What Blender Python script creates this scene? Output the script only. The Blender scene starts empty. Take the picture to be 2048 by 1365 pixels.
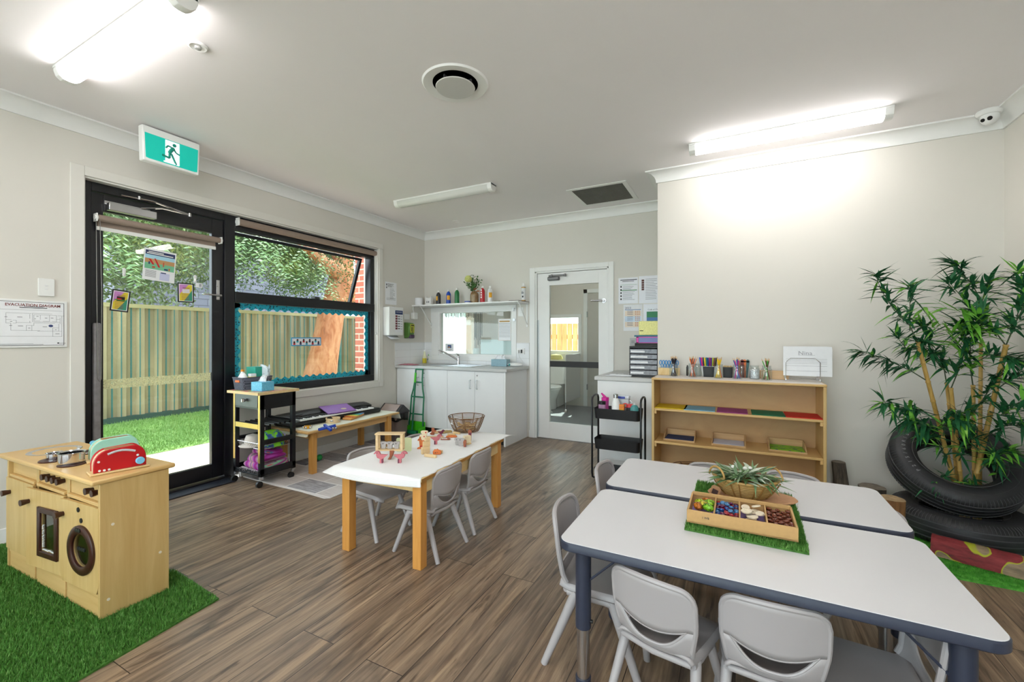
import bpy, math, random
from mathutils import Matrix, Vector
random.seed(7)
C = bpy.context.scene.collection
PI = math.pi
# ---------------------------------------------------------------- camera model
F, CX, CY, H = 864.0, 1024.0, 675.0, 1.24
_a = math.atan(446/864)
FW = (-math.sin(_a), math.cos(_a)); RT = (math.cos(_a), math.sin(_a))
def P(px, py, x=None, y=None, z=None):
    """world point seen at a photo pixel on the plane x=, y= or z="""
    u = (px-CX)/F; v = (CY-py)/F
    d = (FW[0]+u*RT[0], FW[1]+u*RT[1], v)
    t = (z-H)/d[2] if z is not None else (x/d[0] if x is not None else y/d[1])
    return Vector((t*d[0], t*d[1], H+t*d[2]))
# ---------------------------------------------------------------- materials
def lin(c):
    return tuple(((v/255)/12.92 if v/255 <= .04045 else ((v/255+.055)/1.055)**2.4) for v in c[:3]) + (1,)
_M = {}
def base(name):
    m = bpy.data.materials.new(name); m.use_nodes = True
    nt = m.node_tree; b = nt.nodes['Principled BSDF']
    return m, nt, b
def N(nt, t, **k):
    n = nt.nodes.new(t)
    for a, v in k.items(): setattr(n, a, v)
    return n
def coords(nt, scale=(1,1,1), rot=(0,0,0)):
    tc = N(nt, 'ShaderNodeTexCoord'); mp = N(nt, 'ShaderNodeMapping')
    mp.inputs['Scale'].default_value = scale; mp.inputs['Rotation'].default_value = rot
    nt.links.new(tc.outputs['Object'], mp.inputs['Vector']); return mp.outputs['Vector']
def ramp(nt, fac, stops):
    r = N(nt, 'ShaderNodeValToRGB'); e = r.color_ramp.elements
    while len(e) < len(stops): e.new(.5)
    for i, (p, c) in enumerate(stops): e[i].position = p; e[i].color = c
    nt.links.new(fac, r.inputs['Fac']); return r.outputs['Color']
def noise(nt, vec, scale, detail=3, rough=.55, dist=0):
    n = N(nt, 'ShaderNodeTexNoise'); n.inputs['Scale'].default_value = scale
    n.inputs['Detail'].default_value = detail; n.inputs['Roughness'].default_value = rough
    n.inputs['Distortion'].default_value = dist
    nt.links.new(vec, n.inputs['Vector']); return n.outputs['Fac']
def bump(nt, b, h, strength=.2, dist=.01):
    n = N(nt, 'ShaderNodeBump'); n.inputs['Strength'].default_value = strength; n.inputs['Distance'].default_value = dist
    nt.links.new(h, n.inputs['Height']); nt.links.new(n.outputs['Normal'], b.inputs['Normal'])
def mat(name, c, rough=.5, metal=0, var=.06, sc=8, bmp=0, trans=0, spec=.5, alpha=1):
    if name in _M: return _M[name]
    m, nt, b = base(name); c = lin(c)
    f = noise(nt, coords(nt), sc)
    lo = tuple(max(0, v*(1-var)) for v in c[:3])+(1,); hi = tuple(min(1, v*(1+var)) for v in c[:3])+(1,)
    nt.links.new(ramp(nt, f, [(.3, lo), (.7, hi)]), b.inputs['Base Color'])
    b.inputs['Roughness'].default_value = rough; b.inputs['Metallic'].default_value = metal
    b.inputs['Specular IOR Level'].default_value = spec
    b.inputs['Transmission Weight'].default_value = trans
    if alpha < 1: b.inputs['Alpha'].default_value = alpha
    if bmp: bump(nt, b, noise(nt, coords(nt), sc*12), bmp, .004)
    _M[name] = m; return m
def wood(name, c1, c2, grain=(3, 40, 40), rough=.45, streak=.0, dark=None):
    if name in _M: return _M[name]
    m, nt, b = base(name)
    f = noise(nt, coords(nt, grain), 1, 5, .6, .6)
    st = [(.3, lin(c1)), (.7, lin(c2))]
    if dark: st = [(.22, lin(dark)), (.4, lin(c1)), (.7, lin(c2))]
    nt.links.new(ramp(nt, f, st), b.inputs['Base Color'])
    b.inputs['Roughness'].default_value = rough
    bump(nt, b, f, .08, .002)
    _M[name] = m; return m
def emis(name, c, s):
    m, nt, b = base(name); b.inputs['Base Color'].default_value = lin(c)
    b.inputs['Emission Color'].default_value = lin(c); b.inputs['Emission Strength'].default_value = s
    _M[name] = m; return m
def glass(name, tint=(255,255,255), refl=.12, rough=0.0, dirt=0):
    """thin pane: clear with a mirror share that grows at grazing angles"""
    m = bpy.data.materials.new(name); m.use_nodes = True; nt = m.node_tree; nt.nodes.clear()
    o = N(nt, 'ShaderNodeOutputMaterial'); t = N(nt, 'ShaderNodeBsdfTransparent'); g = N(nt, 'ShaderNodeBsdfGlossy')
    t.inputs['Color'].default_value = lin(tint); g.inputs['Roughness'].default_value = rough
    fr = N(nt, 'ShaderNodeFresnel'); fr.inputs['IOR'].default_value = 1.5
    a = N(nt, 'ShaderNodeMath', operation='MULTIPLY_ADD'); a.inputs[1].default_value = 1.5; a.inputs[2].default_value = refl-.06
    a.use_clamp = True
    nt.links.new(fr.outputs[0], a.inputs[0])
    ge = N(nt, 'ShaderNodeNewGeometry'); fc = N(nt, 'ShaderNodeMath', operation='SUBTRACT'); fc.inputs[0].default_value = 1; nt.links.new(ge.outputs['Backfacing'], fc.inputs[1])
    ml = N(nt, 'ShaderNodeMath', operation='MULTIPLY'); nt.links.new(a.outputs[0], ml.inputs[0]); nt.links.new(fc.outputs[0], ml.inputs[1])
    mx = N(nt, 'ShaderNodeMixShader'); nt.links.new(ml.outputs[0], mx.inputs[0])
    nt.links.new(t.outputs[0], mx.inputs[1]); nt.links.new(g.outputs[0], mx.inputs[2]); nt.links.new(mx.outputs[0], o.inputs[0])
    _M[name] = m; return m
def bricks(name, c1, c2, mortar, sc, bw=.23, rh=.076, mort=.01, rot=(0,0,0), rough=.85, off=.5, bm=.5, swap=None, grain=None):
    m, nt, b = base(name)
    tc = N(nt, 'ShaderNodeTexCoord'); v = tc.outputs['Object']
    if swap:
        s = N(nt, 'ShaderNodeSeparateXYZ'); k = N(nt, 'ShaderNodeCombineXYZ'); nt.links.new(v, s.inputs[0])
        for i, ax in enumerate(swap): nt.links.new(s.outputs['XYZ'.index(ax)], k.inputs[i])
        v = k.outputs[0]
    br = N(nt, 'ShaderNodeTexBrick'); br.offset = off
    br.inputs['Scale'].default_value = sc; br.inputs['Brick Width'].default_value = bw; br.inputs['Row Height'].default_value = rh
    br.inputs['Mortar Size'].default_value = mort; br.inputs['Color1'].default_value = lin(c1); br.inputs['Color2'].default_value = lin(c2)
    br.inputs['Mortar'].default_value = lin(mortar); nt.links.new(v, br.inputs['Vector'])
    nt.links.new(br.outputs['Color'], b.inputs['Base Color']); b.inputs['Roughness'].default_value = rough
    inv = N(nt, 'ShaderNodeMath', operation='SUBTRACT'); inv.inputs[0].default_value = 1; nt.links.new(br.outputs['Fac'], inv.inputs[1])
    bump(nt, b, inv.outputs[0], bm, .004)
    _M[name] = m; return m
# ---------------------------------------------------------------- mesh builder
class MB:
    def __init__(s): s.v = []; s.f = []; s.M = Matrix()
    def add(s, vs, fs):
        n = len(s.v); M = s.M
        s.v += [M @ Vector(v) for v in vs]; s.f += [tuple(i+n for i in f) for f in fs]; return s
    def box(s, x0, y0, z0, x1, y1, z1):
        if x0 > x1: x0, x1 = x1, x0
        if y0 > y1: y0, y1 = y1, y0
        if z0 > z1: z0, z1 = z1, z0
        return s.add([(x0,y0,z0),(x1,y0,z0),(x1,y1,z0),(x0,y1,z0),(x0,y0,z1),(x1,y0,z1),(x1,y1,z1),(x0,y1,z1)],
                     [(0,3,2,1),(4,5,6,7),(0,1,5,4),(1,2,6,5),(2,3,7,6),(3,0,4,7)])
    def cb(s, c, sz, M=None):
        o = s.M
        if M is not None: s.M = s.M @ Matrix.Translation(c) @ M; c = (0,0,0)
        s.box(c[0]-sz[0]/2, c[1]-sz[1]/2, c[2]-sz[2]/2, c[0]+sz[0]/2, c[1]+sz[1]/2, c[2]+sz[2]/2)
        s.M = o; return s
    def tube(s, pts, r, n=10, closed=False, caps=True):
        pts = [Vector(p) for p in pts]; k = len(pts); rs = r if isinstance(r, (list, tuple)) else [r]*k
        vs = []; up = None
        for i in range(k):
            if closed: t = pts[(i+1) % k]-pts[i-1]
            else: t = pts[min(i+1, k-1)]-pts[max(i-1, 0)]
            t.normalize()
            if up is None:
                up = Vector((0,0,1)) if abs(t.z) < .9 else Vector((1,0,0))
            a = t.cross(up)
            if a.length < 1e-6: a = t.orthogonal()
            a.normalize(); b = a.cross(t).normalized(); up = b
            for j in range(n):
                q = 2*PI*j/n; vs.append(pts[i]+a*(rs[i]*math.cos(q))+b*(rs[i]*math.sin(q)))
        fs = []
        for i in range(k if closed else k-1):
            for j in range(n):
                p, q = i*n, ((i+1) % k)*n
                fs.append((p+j, p+(j+1) % n, q+(j+1) % n, q+j))
        if caps and not closed: fs += [tuple(range(n))[::-1], tuple(range((k-1)*n, k*n))]
        return s.add(vs, fs)
    def cyl(s, p0, p1, r, r1=None, n=20): return s.tube([p0, p1], [r, r if r1 is None else r1], n)
    def lathe(s, prof, c=(0,0,0), n=28, sx=1, sy=1):
        vs = []; fs = []; k = len(prof)
        for r, z in prof:
            for j in range(n):
                q = 2*PI*j/n; vs.append((c[0]+sx*r*math.cos(q), c[1]+sy*r*math.sin(q), c[2]+z))
        for i in range(k-1):
            for j in range(n): fs.append((i*n+j, i*n+(j+1) % n, (i+1)*n+(j+1) % n, (i+1)*n+j))
        if prof[0][0] > 1e-5: fs.append(tuple(range(n))[::-1])
        if prof[-1][0] > 1e-5: fs.append(tuple(range((k-1)*n, k*n)))
        return s.add(vs, fs)
    def ring(s, prof, c=(0,0,0), n=48):
        """closed section swept round z"""
        vs = []; fs = []; k = len(prof)
        for r, z in prof:
            for j in range(n):
                q = 2*PI*j/n; vs.append((c[0]+r*math.cos(q), c[1]+r*math.sin(q), c[2]+z))
        for i in range(k):
            for j in range(n): fs.append((i*n+j, i*n+(j+1) % n, ((i+1) % k)*n+(j+1) % n, ((i+1) % k)*n+j))
        return s.add(vs, fs)
    def prism(s, pts, z0, z1):
        n = len(pts); vs = [(x, y, z0) for x, y in pts]+[(x, y, z1) for x, y in pts]
        fs = [tuple(range(n))[::-1], tuple(range(n, 2*n))]+[(i, (i+1) % n, n+(i+1) % n, n+i) for i in range(n)]
        return s.add(vs, fs)
    def ball(s, c, r, n=14, m=9):
        r = (r, r, r) if not isinstance(r, (tuple, list)) else r
        prof = [(max(1e-4, math.sin(PI*i/m)), -math.cos(PI*i/m)) for i in range(m+1)]
        o = s.M; s.M = s.M @ Matrix.Translation(c) @ Matrix.Diagonal((r[0], r[1], r[2], 1)); s.lathe(prof, n=n); s.M = o; return s
    def grid(s, fn, nu, nv, wrap=False):
        vs = [fn(i/nu, j/nv) for j in range(nv+1) for i in range(nu+1)]
        return s.add(vs, [(j*(nu+1)+i, j*(nu+1)+i+1, (j+1)*(nu+1)+i+1, (j+1)*(nu+1)+i) for j in range(nv) for i in range(nu)])
    def build(s, name, m, parent=None, bev=0, smooth=True, solid=0, sub=0, W=False, off=-1, **tags):
        vs = s.v
        if W and parent is not None:
            root = parent
            while root.parent: root = root.parent
            inv = (Matrix.LocRotScale(root.location, root.rotation_euler, root.scale)).inverted()
            vs = [inv @ v for v in vs]
        loc = Vector((0,0,0))
        if parent is None:
            xs = [v.x for v in vs]; ys = [v.y for v in vs]; zs = [v.z for v in vs]
            loc = Vector(((min(xs)+max(xs))/2, (min(ys)+max(ys))/2, min(zs)))
            if tags.get('keep'): loc = Vector((0,0,0))
            vs = [v-loc for v in vs]
        me = bpy.data.meshes.new(name); me.from_pydata([tuple(v) for v in vs], [], s.f); me.update()
        if smooth and len(me.polygons):
            me.polygons.foreach_set('use_smooth', [True]*len(me.polygons)); me.set_sharp_from_angle(angle=math.radians(38))
        me.materials.append(m)
        o = bpy.data.objects.new(name, me); C.objects.link(o); o.location = loc
        if parent is not None: o.parent = parent
        if solid: q = o.modifiers.new('s', 'SOLIDIFY'); q.thickness = solid; q.offset = off
        if bev: q = o.modifiers.new('b', 'BEVEL'); q.width = bev; q.segments = 2; q.limit_method = 'ANGLE'
        if sub: q = o.modifiers.new('u', 'SUBSURF'); q.levels = sub; q.render_levels = sub
        tg(o, **{k: v for k, v in tags.items() if k != 'keep'}); return o
def tg(o, label=None, cat=None, group=None, kind=None):
    if label: o['label'] = label
    if cat: o['category'] = cat
    if group: o['group'] = group
    if kind: o['kind'] = kind
    return o
def T(name, label, cat, loc=(0,0,0), rz=0, group=None, kind=None, M=None):
    o = bpy.data.objects.new(name, None); C.objects.link(o); o.empty_display_size = .05
    o.location = loc; o.rotation_euler = (0, 0, rz)
    if M is not None: o.rotation_euler = M.to_euler()
    return tg(o, label, cat, group, kind)
def dup(root, loc=None, rz=None, label=None, group=None, rot=None):
    def cp(o, par):
        c = o.copy(); C.objects.link(c); c.parent = par
        for ch in [q for q in list(o.children)]: cp(ch, c)
        return c
    r = cp(root, None)
    if loc is not None: r.location = loc
    if rz is not None: r.rotation_euler = (0, 0, rz)
    if rot is not None: r.rotation_euler = rot
    if label: r['label'] = label
    if group: r['group'] = group
    return r
LW = Matrix(((0,0,1),(1,0,0),(0,1,0)))      # sheet facing +x : local x->+y, y->+z, z->+x
BW = Matrix(((1,0,0),(0,0,-1),(0,1,0)))     # sheet facing -y : local x->+x, y->+z, z->-y
def R(ax, d): return Matrix.Rotation(math.radians(d), 4, ax)
def TR(x, y, z): return Matrix.Translation((x, y, z))
_tc = {}
def text(s, size, m, parent, x=0, y=0, z=0, name='lettering', M=None, bold=0, align='LEFT', sx=1):
    cu = bpy.data.curves.new('t', 'FONT'); cu.body = s; cu.size = size; cu.align_x = align; cu.offset = bold; cu.extrude = .0004
    cu.resolution_u = 2
    ob = bpy.data.objects.new('t', cu); C.objects.link(ob); bpy.context.view_layer.update()
    dg = bpy.context.evaluated_depsgraph_get(); me = bpy.data.meshes.new_from_object(ob.evaluated_get(dg))
    bpy.data.objects.remove(ob); bpy.data.curves.remove(cu)
    mm = (M or Matrix()) @ Matrix.Translation((x, y, z)) @ Matrix.Diagonal((sx, 1, 1, 1))
    me.transform(mm); me.materials.clear(); me.materials.append(m); me.name = name
    o = bpy.data.objects.new(name, me); C.objects.link(o); o.parent = parent; return o
def marks(rects, m, parent, name='print', z=.0012, h=.0006):
    b = MB()
    for x0, y0, x1, y1 in rects: b.box(x0, y0, z, x1, y1, z+h)
    return b.build(name, m, parent, smooth=False)
def rrect(w, h, r, n=5, cx=0, cy=0):
    pts = []
    for ax, ay, q0 in ((w/2-r, h/2-r, 0), (-w/2+r, h/2-r, 90), (-w/2+r, -h/2+r, 180), (w/2-r, -h/2+r, 270)):
        for i in range(n+1):
            q = math.radians(q0+90*i/n); pts.append((cx+ax+r*math.cos(q), cy+ay+r*math.sin(q)))
    return pts
# ---------------------------------------------------------------- palette
WALL = mat('wall_paint', (219,215,207), .75, var=.012, sc=2, bmp=.03)
CEIL = mat('ceiling_paint', (242,238,239), .85, var=.01, sc=2)
TRIM = mat('trim_paint', (238,238,236), .5, var=.01)
GLOSSW = mat('white_laminate', (232,232,232), .32, var=.01)
WHITE = mat('white_plastic', (236,236,234), .35, var=.01)
PAPER = mat('paper', (236,237,240), .7, var=.015, sc=30)
BLACK = mat('black_powdercoat', (14,15,19), .35, var=.15)
BLK = mat('black_plastic', (20,20,21), .45, var=.1)
DGREY = mat('dark_grey_plastic', (52,52,56), .5)
INK = mat('ink_grey', (70,72,80), .8)
INK2 = mat('ink_dark', (28,28,34), .8)
NAVY = mat('ink_navy', (48,62,110), .8)
STEEL = mat('steel', (190,190,192), .25, 1, var=.05)
CHROME = mat('chrome', (215,215,218), .1, 1, var=.02)
BROWN = mat('dark_stained_wood', (58,26,18), .35, var=.2, sc=30)
BIRCH = wood('birch_ply', (206,166,102), (220,184,124), (2, 2, 30), .4)
BIRCHV = wood('birch_ply_upright', (198,162,100), (214,182,122), (25, 25, 2), .45)
BEECH = wood('beech_orange', (196,138,66), (212,158,86), (40, 40, 3), .4)
PINE = wood('pine_pale', (214,178,122), (228,200,150), (3, 40, 40), .5)
BAMBOOW = wood('tray_wood', (186,146,98), (204,168,122), (4, 40, 40), .5)
NAVYP = mat('navy_edging', (46,52,70), .42, var=.08, sc=20)
CHAIR = mat('chair_plastic', (172,167,168), .40, var=.02, sc=5, bmp=.04)
RED = mat('red_paint', (190,14,24), .35); MINT = mat('mint_paint', (158,214,196), .4)
TEAL = mat('teal', (30,170,190), .6); PINK = mat('magenta_plastic', (214,30,150), .35)
CLEAR = glass('clear_plastic', (240,244,246), .10, .03)
JAR = glass('jar_glass', (238,243,243), .14, .0)
PANE = glass('window_pane', (244,250,249), .05)
# ================================================================ the room shell
XL, YB, YS, XC, XR, YF, ZC = -3.91, 4.87, 4.0, -0.61, 1.57, -2.6, 2.7
def struct(name, b, m, **k): return b.build(name, m, None, kind='structure', keep=1, **k)
def floor_mat():
    m, nt, b = base('vinyl_planks')
    tc = N(nt, 'ShaderNodeTexCoord'); s = N(nt, 'ShaderNodeSeparateXYZ'); nt.links.new(tc.outputs['Object'], s.inputs[0])
    k = N(nt, 'ShaderNodeCombineXYZ'); nt.links.new(s.outputs[1], k.inputs[0]); nt.links.new(s.outputs[0], k.inputs[1])
    br = N(nt, 'ShaderNodeTexBrick'); br.offset = .37; br.inputs['Scale'].default_value = 1
    br.inputs['Brick Width'].default_value = 1.22; br.inputs['Row Height'].default_value = .18; br.inputs['Mortar Size'].default_value = .0016
    br.inputs['Color1'].default_value = (0,0,0,1); br.inputs['Color2'].default_value = (1,1,1,1); br.inputs['Mortar'].default_value = (.5,.5,.5,1)
    nt.links.new(k.outputs[0], br.inputs['Vector'])
    sh = N(nt, 'ShaderNodeVectorMath', operation='SCALE'); sh.inputs['Scale'].default_value = 37; nt.links.new(br.outputs['Color'], sh.inputs[0])
    ad = N(nt, 'ShaderNodeVectorMath', operation='ADD'); nt.links.new(tc.outputs['Object'], ad.inputs[0]); nt.links.new(sh.outputs[0], ad.inputs[1])
    def st(sc, dist=1.2, det=6):
        mp = N(nt, 'ShaderNodeMapping'); mp.inputs['Scale'].default_value = sc; nt.links.new(ad.outputs[0], mp.inputs['Vector'])
        return noise(nt, mp.outputs[0], 1, det, .62, dist)
    g1 = st((30, 1.5, 1)); g2 = st((6, .8, 1), 1.8, 4); g3 = st((90, 4, 1), .3); g4 = st((13, 1.1, 1), 2.4, 5)
    c = ramp(nt, g1, [(.30, lin((118,98,82))), (.48, lin((158,138,118))), (.70, lin((198,178,154)))])
    c2 = ramp(nt, g2, [(.32, lin((128,118,112))), (.5, lin((204,194,184))), (.66, lin((240,228,212)))])
    c4 = ramp(nt, g4, [(.26, lin((70,60,56))), (.36, lin((160,148,138))), (.44, lin((255,255,255)))])
    mx0 = N(nt, 'ShaderNodeMixRGB', blend_type='MULTIPLY'); mx0.inputs[0].default_value = .85; nt.links.new(c, mx0.inputs[1]); nt.links.new(c2, mx0.inputs[2])
    mx = N(nt, 'ShaderNodeMixRGB', blend_type='MULTIPLY'); mx.inputs[0].default_value = .8; nt.links.new(mx0.outputs[0], mx.inputs[1]); nt.links.new(c4, mx.inputs[2])
    pl = ramp(nt, br.outputs['Color'], [(0, (.78,.78,.80,1)), (1, (1.0,.97,.93,1))])
    m2 = N(nt, 'ShaderNodeMixRGB', blend_type='MULTIPLY'); m2.inputs[0].default_value = 1; nt.links.new(mx.outputs[0], m2.inputs[1]); nt.links.new(pl, m2.inputs[2])
    gn = N(nt, 'ShaderNodeMixRGB', blend_type='ADD'); gn.inputs[0].default_value = .8; nt.links.new(m2.outputs[0], gn.inputs[1]); gn.inputs[2].default_value = (.022,.020,.018,1)
    m3 = N(nt, 'ShaderNodeMixRGB'); nt.links.new(br.outputs['Fac'], m3.inputs[0]); nt.links.new(gn.outputs[0], m3.inputs[1]); m3.inputs[2].default_value = lin((48,38,32))
    nt.links.new(m3.outputs[0], b.inputs['Base Color']); b.inputs['Roughness'].default_value = .34
    r = N(nt, 'ShaderNodeMath', operation='MULTIPLY_ADD'); r.inputs[1].default_value = .2; r.inputs[2].default_value = .27
    nt.links.new(g3, r.inputs[0]); nt.links.new(r.outputs[0], b.inputs['Roughness']); b.inputs['Specular IOR Level'].default_value = .45
    bump(nt, b, g1, .12, .002); return m
struct('floor', MB().box(XL, YF, -.1, XR, YB+.05, 0), floor_mat(), smooth=False)
BX0, BX1, BY0, BY1 = XL, -.2, YB+.1, 7.5
struct('floor_bathroom', MB().box(BX0, YB+.05, -.1, BX1, BY1, 0), mat('grey_vinyl', (128,130,134), .4, var=.05, sc=40), smooth=False)
struct('ceiling', MB().box(XL-.25, YF-.1, ZC, XR+.1, BY1+.1, ZC+.1), CEIL, smooth=False)
# left wall with the glazed opening
o = MB()
x0 = XL-.24
o.box(x0, YF, -.1, XL, 1.27, ZC); o.box(x0, 1.27, 2.335, XL, 3.985, ZC); o.box(x0, 2.295, -.1, XL, 3.985, .70); o.box(x0, 3.985, -.1, XL, YB+.1, ZC)
o.box(x0, YB+.1, 2.3, XL, 6.3, ZC); o.box(x0, YB+.1, -.1, XL, 6.3, .3); o.box(x0, 6.3, -.1, XL, BY1+.1, ZC)
struct('wall_left', o, WALL, smooth=False)
# back wall: opening of the window over the sink and of the bathroom door
wx0, wx1, wz0, wz1 = -3.66, -2.50, .99, 1.595
dx0, dx1, dz1 = -2.19, -1.275, 2.045
o = MB()
o.box(XL, YB, 0, wx0, YB+.1, ZC).box(wx0, YB, 0, wx1, YB+.1, wz0).box(wx0, YB, wz1, wx1, YB+.1, ZC).box(wx1, YB, 0, dx0, YB+.1, ZC)
o.box(dx0, YB, dz1, dx1, YB+.1, ZC).box(dx1, YB, 0, XR+.1, YB+.1, ZC)
struct('wall_back', o, WALL, smooth=False)
struct('wall_niche', MB().box(XC, YS, 0, XC+.1, YB, ZC), WALL, smooth=False)
struct('wall_shelving', MB().box(XC+.1, YS, 0, XR+.1, YS+.1, ZC), WALL, smooth=False)
struct('wall_right', MB().box(XR, YF, 0, XR+.1, YS, ZC), WALL, smooth=False)
o = MB().box(XL, YF-.1, 0, -3.4, YF, ZC).box(1.1, YF-.1, 0, XR+.1, YF, ZC).box(-3.4, YF-.1, 2.4, 1.1, YF, ZC)
struct('wall_front', o, WALL, smooth=False)
w5 = T('window_added_fill', None, None, (-1.15, YF-.05, 0), kind='structure')  # glazing behind the camera is invented, to let in more daylight
o = MB()
for xx in (-3.4, -1.92, -.42, 1.04): o.box(xx, YF-.08, 0, xx+.06, YF-.02, 2.4)
o.box(-3.4, YF-.08, 2.34, 1.1, YF-.02, 2.4).box(-3.4, YF-.08, 0, 1.1, YF-.02, .05); o.build('window_frame', mat('black_window_frame', (17,18,24), .3, var=.1), w5, W=True)
MB().box(-3.34, YF-.055, .05, 1.04, YF-.05, 2.34).build('pane', PANE, w5, W=True, smooth=False)
struct('ground_light_bounce', MB().box(-7, YF-9, -.12, 6, YF-.1, -.02), mat('bounce_ground_pale', (224,220,212), .8), smooth=False)  # unseen pale ground, added to bounce sunlight up to the ceiling
# bathroom walls behind the glazed door
o = MB(); o.box(BX0, BY1, 0, -3.35, BY1+.1, ZC).box(-3.35, BY1, 0, -2.52, BY1+.1, .99).box(-3.35, BY1, 1.6, -2.52, BY1+.1, ZC).box(-2.52, BY1, 0, BX1, BY1+.1, ZC)
struct('wall_bathroom', o, mat('bath_paint', (222,217,208), .7, var=.01), smooth=False)
struct('wall_bathroom_side', MB().box(BX1, BY0, 0, BX1+.1, BY1, ZC), mat('bath_paint', (222,217,208)), smooth=False)
# cornices: coved section swept along each wall, one per wall
def cornice(i, path):
    """path: list of (x,y, nx,ny) with the inward normal at each end (mitred)"""
    sec = [(0,-.092),(.012,-.092),(.014,-.07),(.026,-.042),(.05,-.02),(.078,-.012),(.092,-.011),(.092,0),(0,0)]
    vs = []; fs = []; n = len(sec)
    for x, y, nx, ny in path:
        for d, z in sec: vs.append((x+nx*d, y+ny*d, ZC+z))
    for j in range(n): fs.append((j, (j+1) % n, n+(j+1) % n, n+j))
    fs += [tuple(range(n))[::-1], tuple(range(n, 2*n))]
    struct('trim_%d' % i, MB().add(vs, fs), TRIM)
cornice(1, [(XL, YF, 1, 1), (XL, YB, 1, -1)])
cornice(2, [(XL, YB, 1, -1), (XC, YB, -1, -1)])
cornice(3, [(XC, YS, -1, -1), (XR, YS, -1, -1)])
cornice(4, [(XR, YF, -1, 1), (XR, YS, -1, -1)])
cornice(5, [(XC, YB, -1, -1), (XC, YS, -1, -1)])
# skirting
def skirt(name, *bx):
    o = MB()
    for q in bx: o.box(*q)
    struct(name, o, TRIM, bev=.004)
skirt('baseboard_left', (XL, YF, 0, XL+.014, 1.196, .09), (XL, 2.3, 0, XL+.014, 4.3, .09))
skirt('baseboard_back', (-2.27, YB-.014, 0, -2.262, YB, .09))
skirt('baseboard_shelving', (XC, YS-.014, 0, XR, YS, .09))
skirt('baseboard_right', (XR-.014, YF, 0, XR, YS, .09))
# architraves and reveals round the glazed opening
o = MB()
o.box(XL, 1.196, 0, XL+.012, 1.268, 2.40).box(XL, 1.268, 2.335, XL+.012, 4.05, 2.40).box(XL, 3.985, .63, XL+.012, 4.05, 2.335)
o.box(XL, 2.30, .63, XL+.012, 3.985, .70)
o.box(XL-.24, 1.262, 0, XL, 1.275, 2.335).box(XL-.24, 1.262, 2.322, XL, 3.985, 2.335).box(XL-.24, 3.972, .70, XL, 3.985, 2.33).box(XL-.06, 2.295, .695, XL+.0, 3.985, .706)
struct('trim_6', o, mat('architrave_paint', (224,221,214), .5, var=.01), bev=.003)
# ---------------------------------------------------------------- door_1: black framed glass door
GX = -4.0
BF = mat('black_window_frame', (17,18,24), .3, var=.1)
d1 = T('door_1', None, None, (GX, 1.75, 0), kind='structure')
o = MB(); o.box(GX-.06, 1.275, 0, GX+.03, 1.327, 2.33).box(GX-.06, 2.207, 0, GX+.03, 2.295, 2.33).box(GX-.06, 1.327, 2.262, GX+.03, 2.207, 2.33).box(GX-.06, 1.30, -.02, GX+.06, 2.25, .022)
o.build('door_frame', BF, d1, bev=.003, W=True)
o = MB(); o.box(GX-.03, 1.33, .03, GX+.012, 1.396, 2.258).box(GX-.03, 2.112, .03, GX+.012, 2.204, 2.258).box(GX-.03, 1.396, 2.135, GX+.012, 2.112, 2.258).box(GX-.03, 1.396, .03, GX+.012, 2.112, .148)
leaf = o.build('door_leaf', BF, d1, bev=.003, W=True)
MB().box(GX-.014, 1.39, .14, GX-.008, 2.12, 2.14).build('glass', PANE, d1, W=True, smooth=False)
o = MB(); o.box(GX+.012, 2.145, 1.565, GX+.019, 2.172, 1.735).cyl((GX+.01, 2.158, 1.60), (GX+.065, 2.158, 1.60), .009)
o.tube([(GX+.06, 2.165, 1.60), (GX+.062, 2.06, 1.602), (GX+.05, 2.035, 1.603), (GX+.03, 2.03, 1.603)], .0075, 12).cyl((GX+.019, 2.158, 1.69), (GX+.024, 2.158, 1.69), .012)
o.build('door_handle', STEEL, d1, bev=.001, W=True)
o = MB().box(GX+.012, 1.332, .03, GX+.05, 1.372, 1.34)
o.build('finger_guard', mat('grey_vinyl_strip', (134,130,132), .35, sc=30, var=.15), d1, bev=.01, W=True)
o = MB().box(GX+.012, 1.405, 2.142, GX+.075, 1.69, 2.196); cl = o.build('closer_body', STEEL, d1, bev=.004, W=True)
MB().box(GX+.012, 1.40, 2.19, GX+.018, 1.67, 2.215).build('closer_plate', STEEL, d1, W=True)
o = MB().tube([(GX+.05, 1.60, 2.205), (GX+.09, 1.72, 2.232), (GX+.12, 1.89, 2.22)], .006, 8).tube([(GX+.12, 1.89, 2.22), (GX+.08, 1.66, 2.27), (GX+.03, 1.49, 2.275)], .006, 8).cyl((GX+.12, 1.89, 2.205), (GX+.12, 1.89, 2.232), .011).cyl((GX+.07, 1.58, 2.262), (GX+.07, 1.58, 2.285), .01)
o.build('closer_arm', CHROME, d1, W=True)
# frosted privacy band on the pane
m, nt, b = base('frosted_band'); f = noise(nt, coords(nt, (110, 110, 110)), 1, 4)
b.inputs['Base Color'].default_value = lin((226,224,180)); b.inputs['Roughness'].default_value = .8
nt.links.new(ramp(nt, f, [(.46, (.85,.85,.85,1)), (.60, (.3,.3,.3,1))]), b.inputs['Alpha'])
MB().box(GX-.006, 1.397, .868, GX-.004, 2.11, .936).build('frosted_band', m, d1, W=True, smooth=False)
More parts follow.
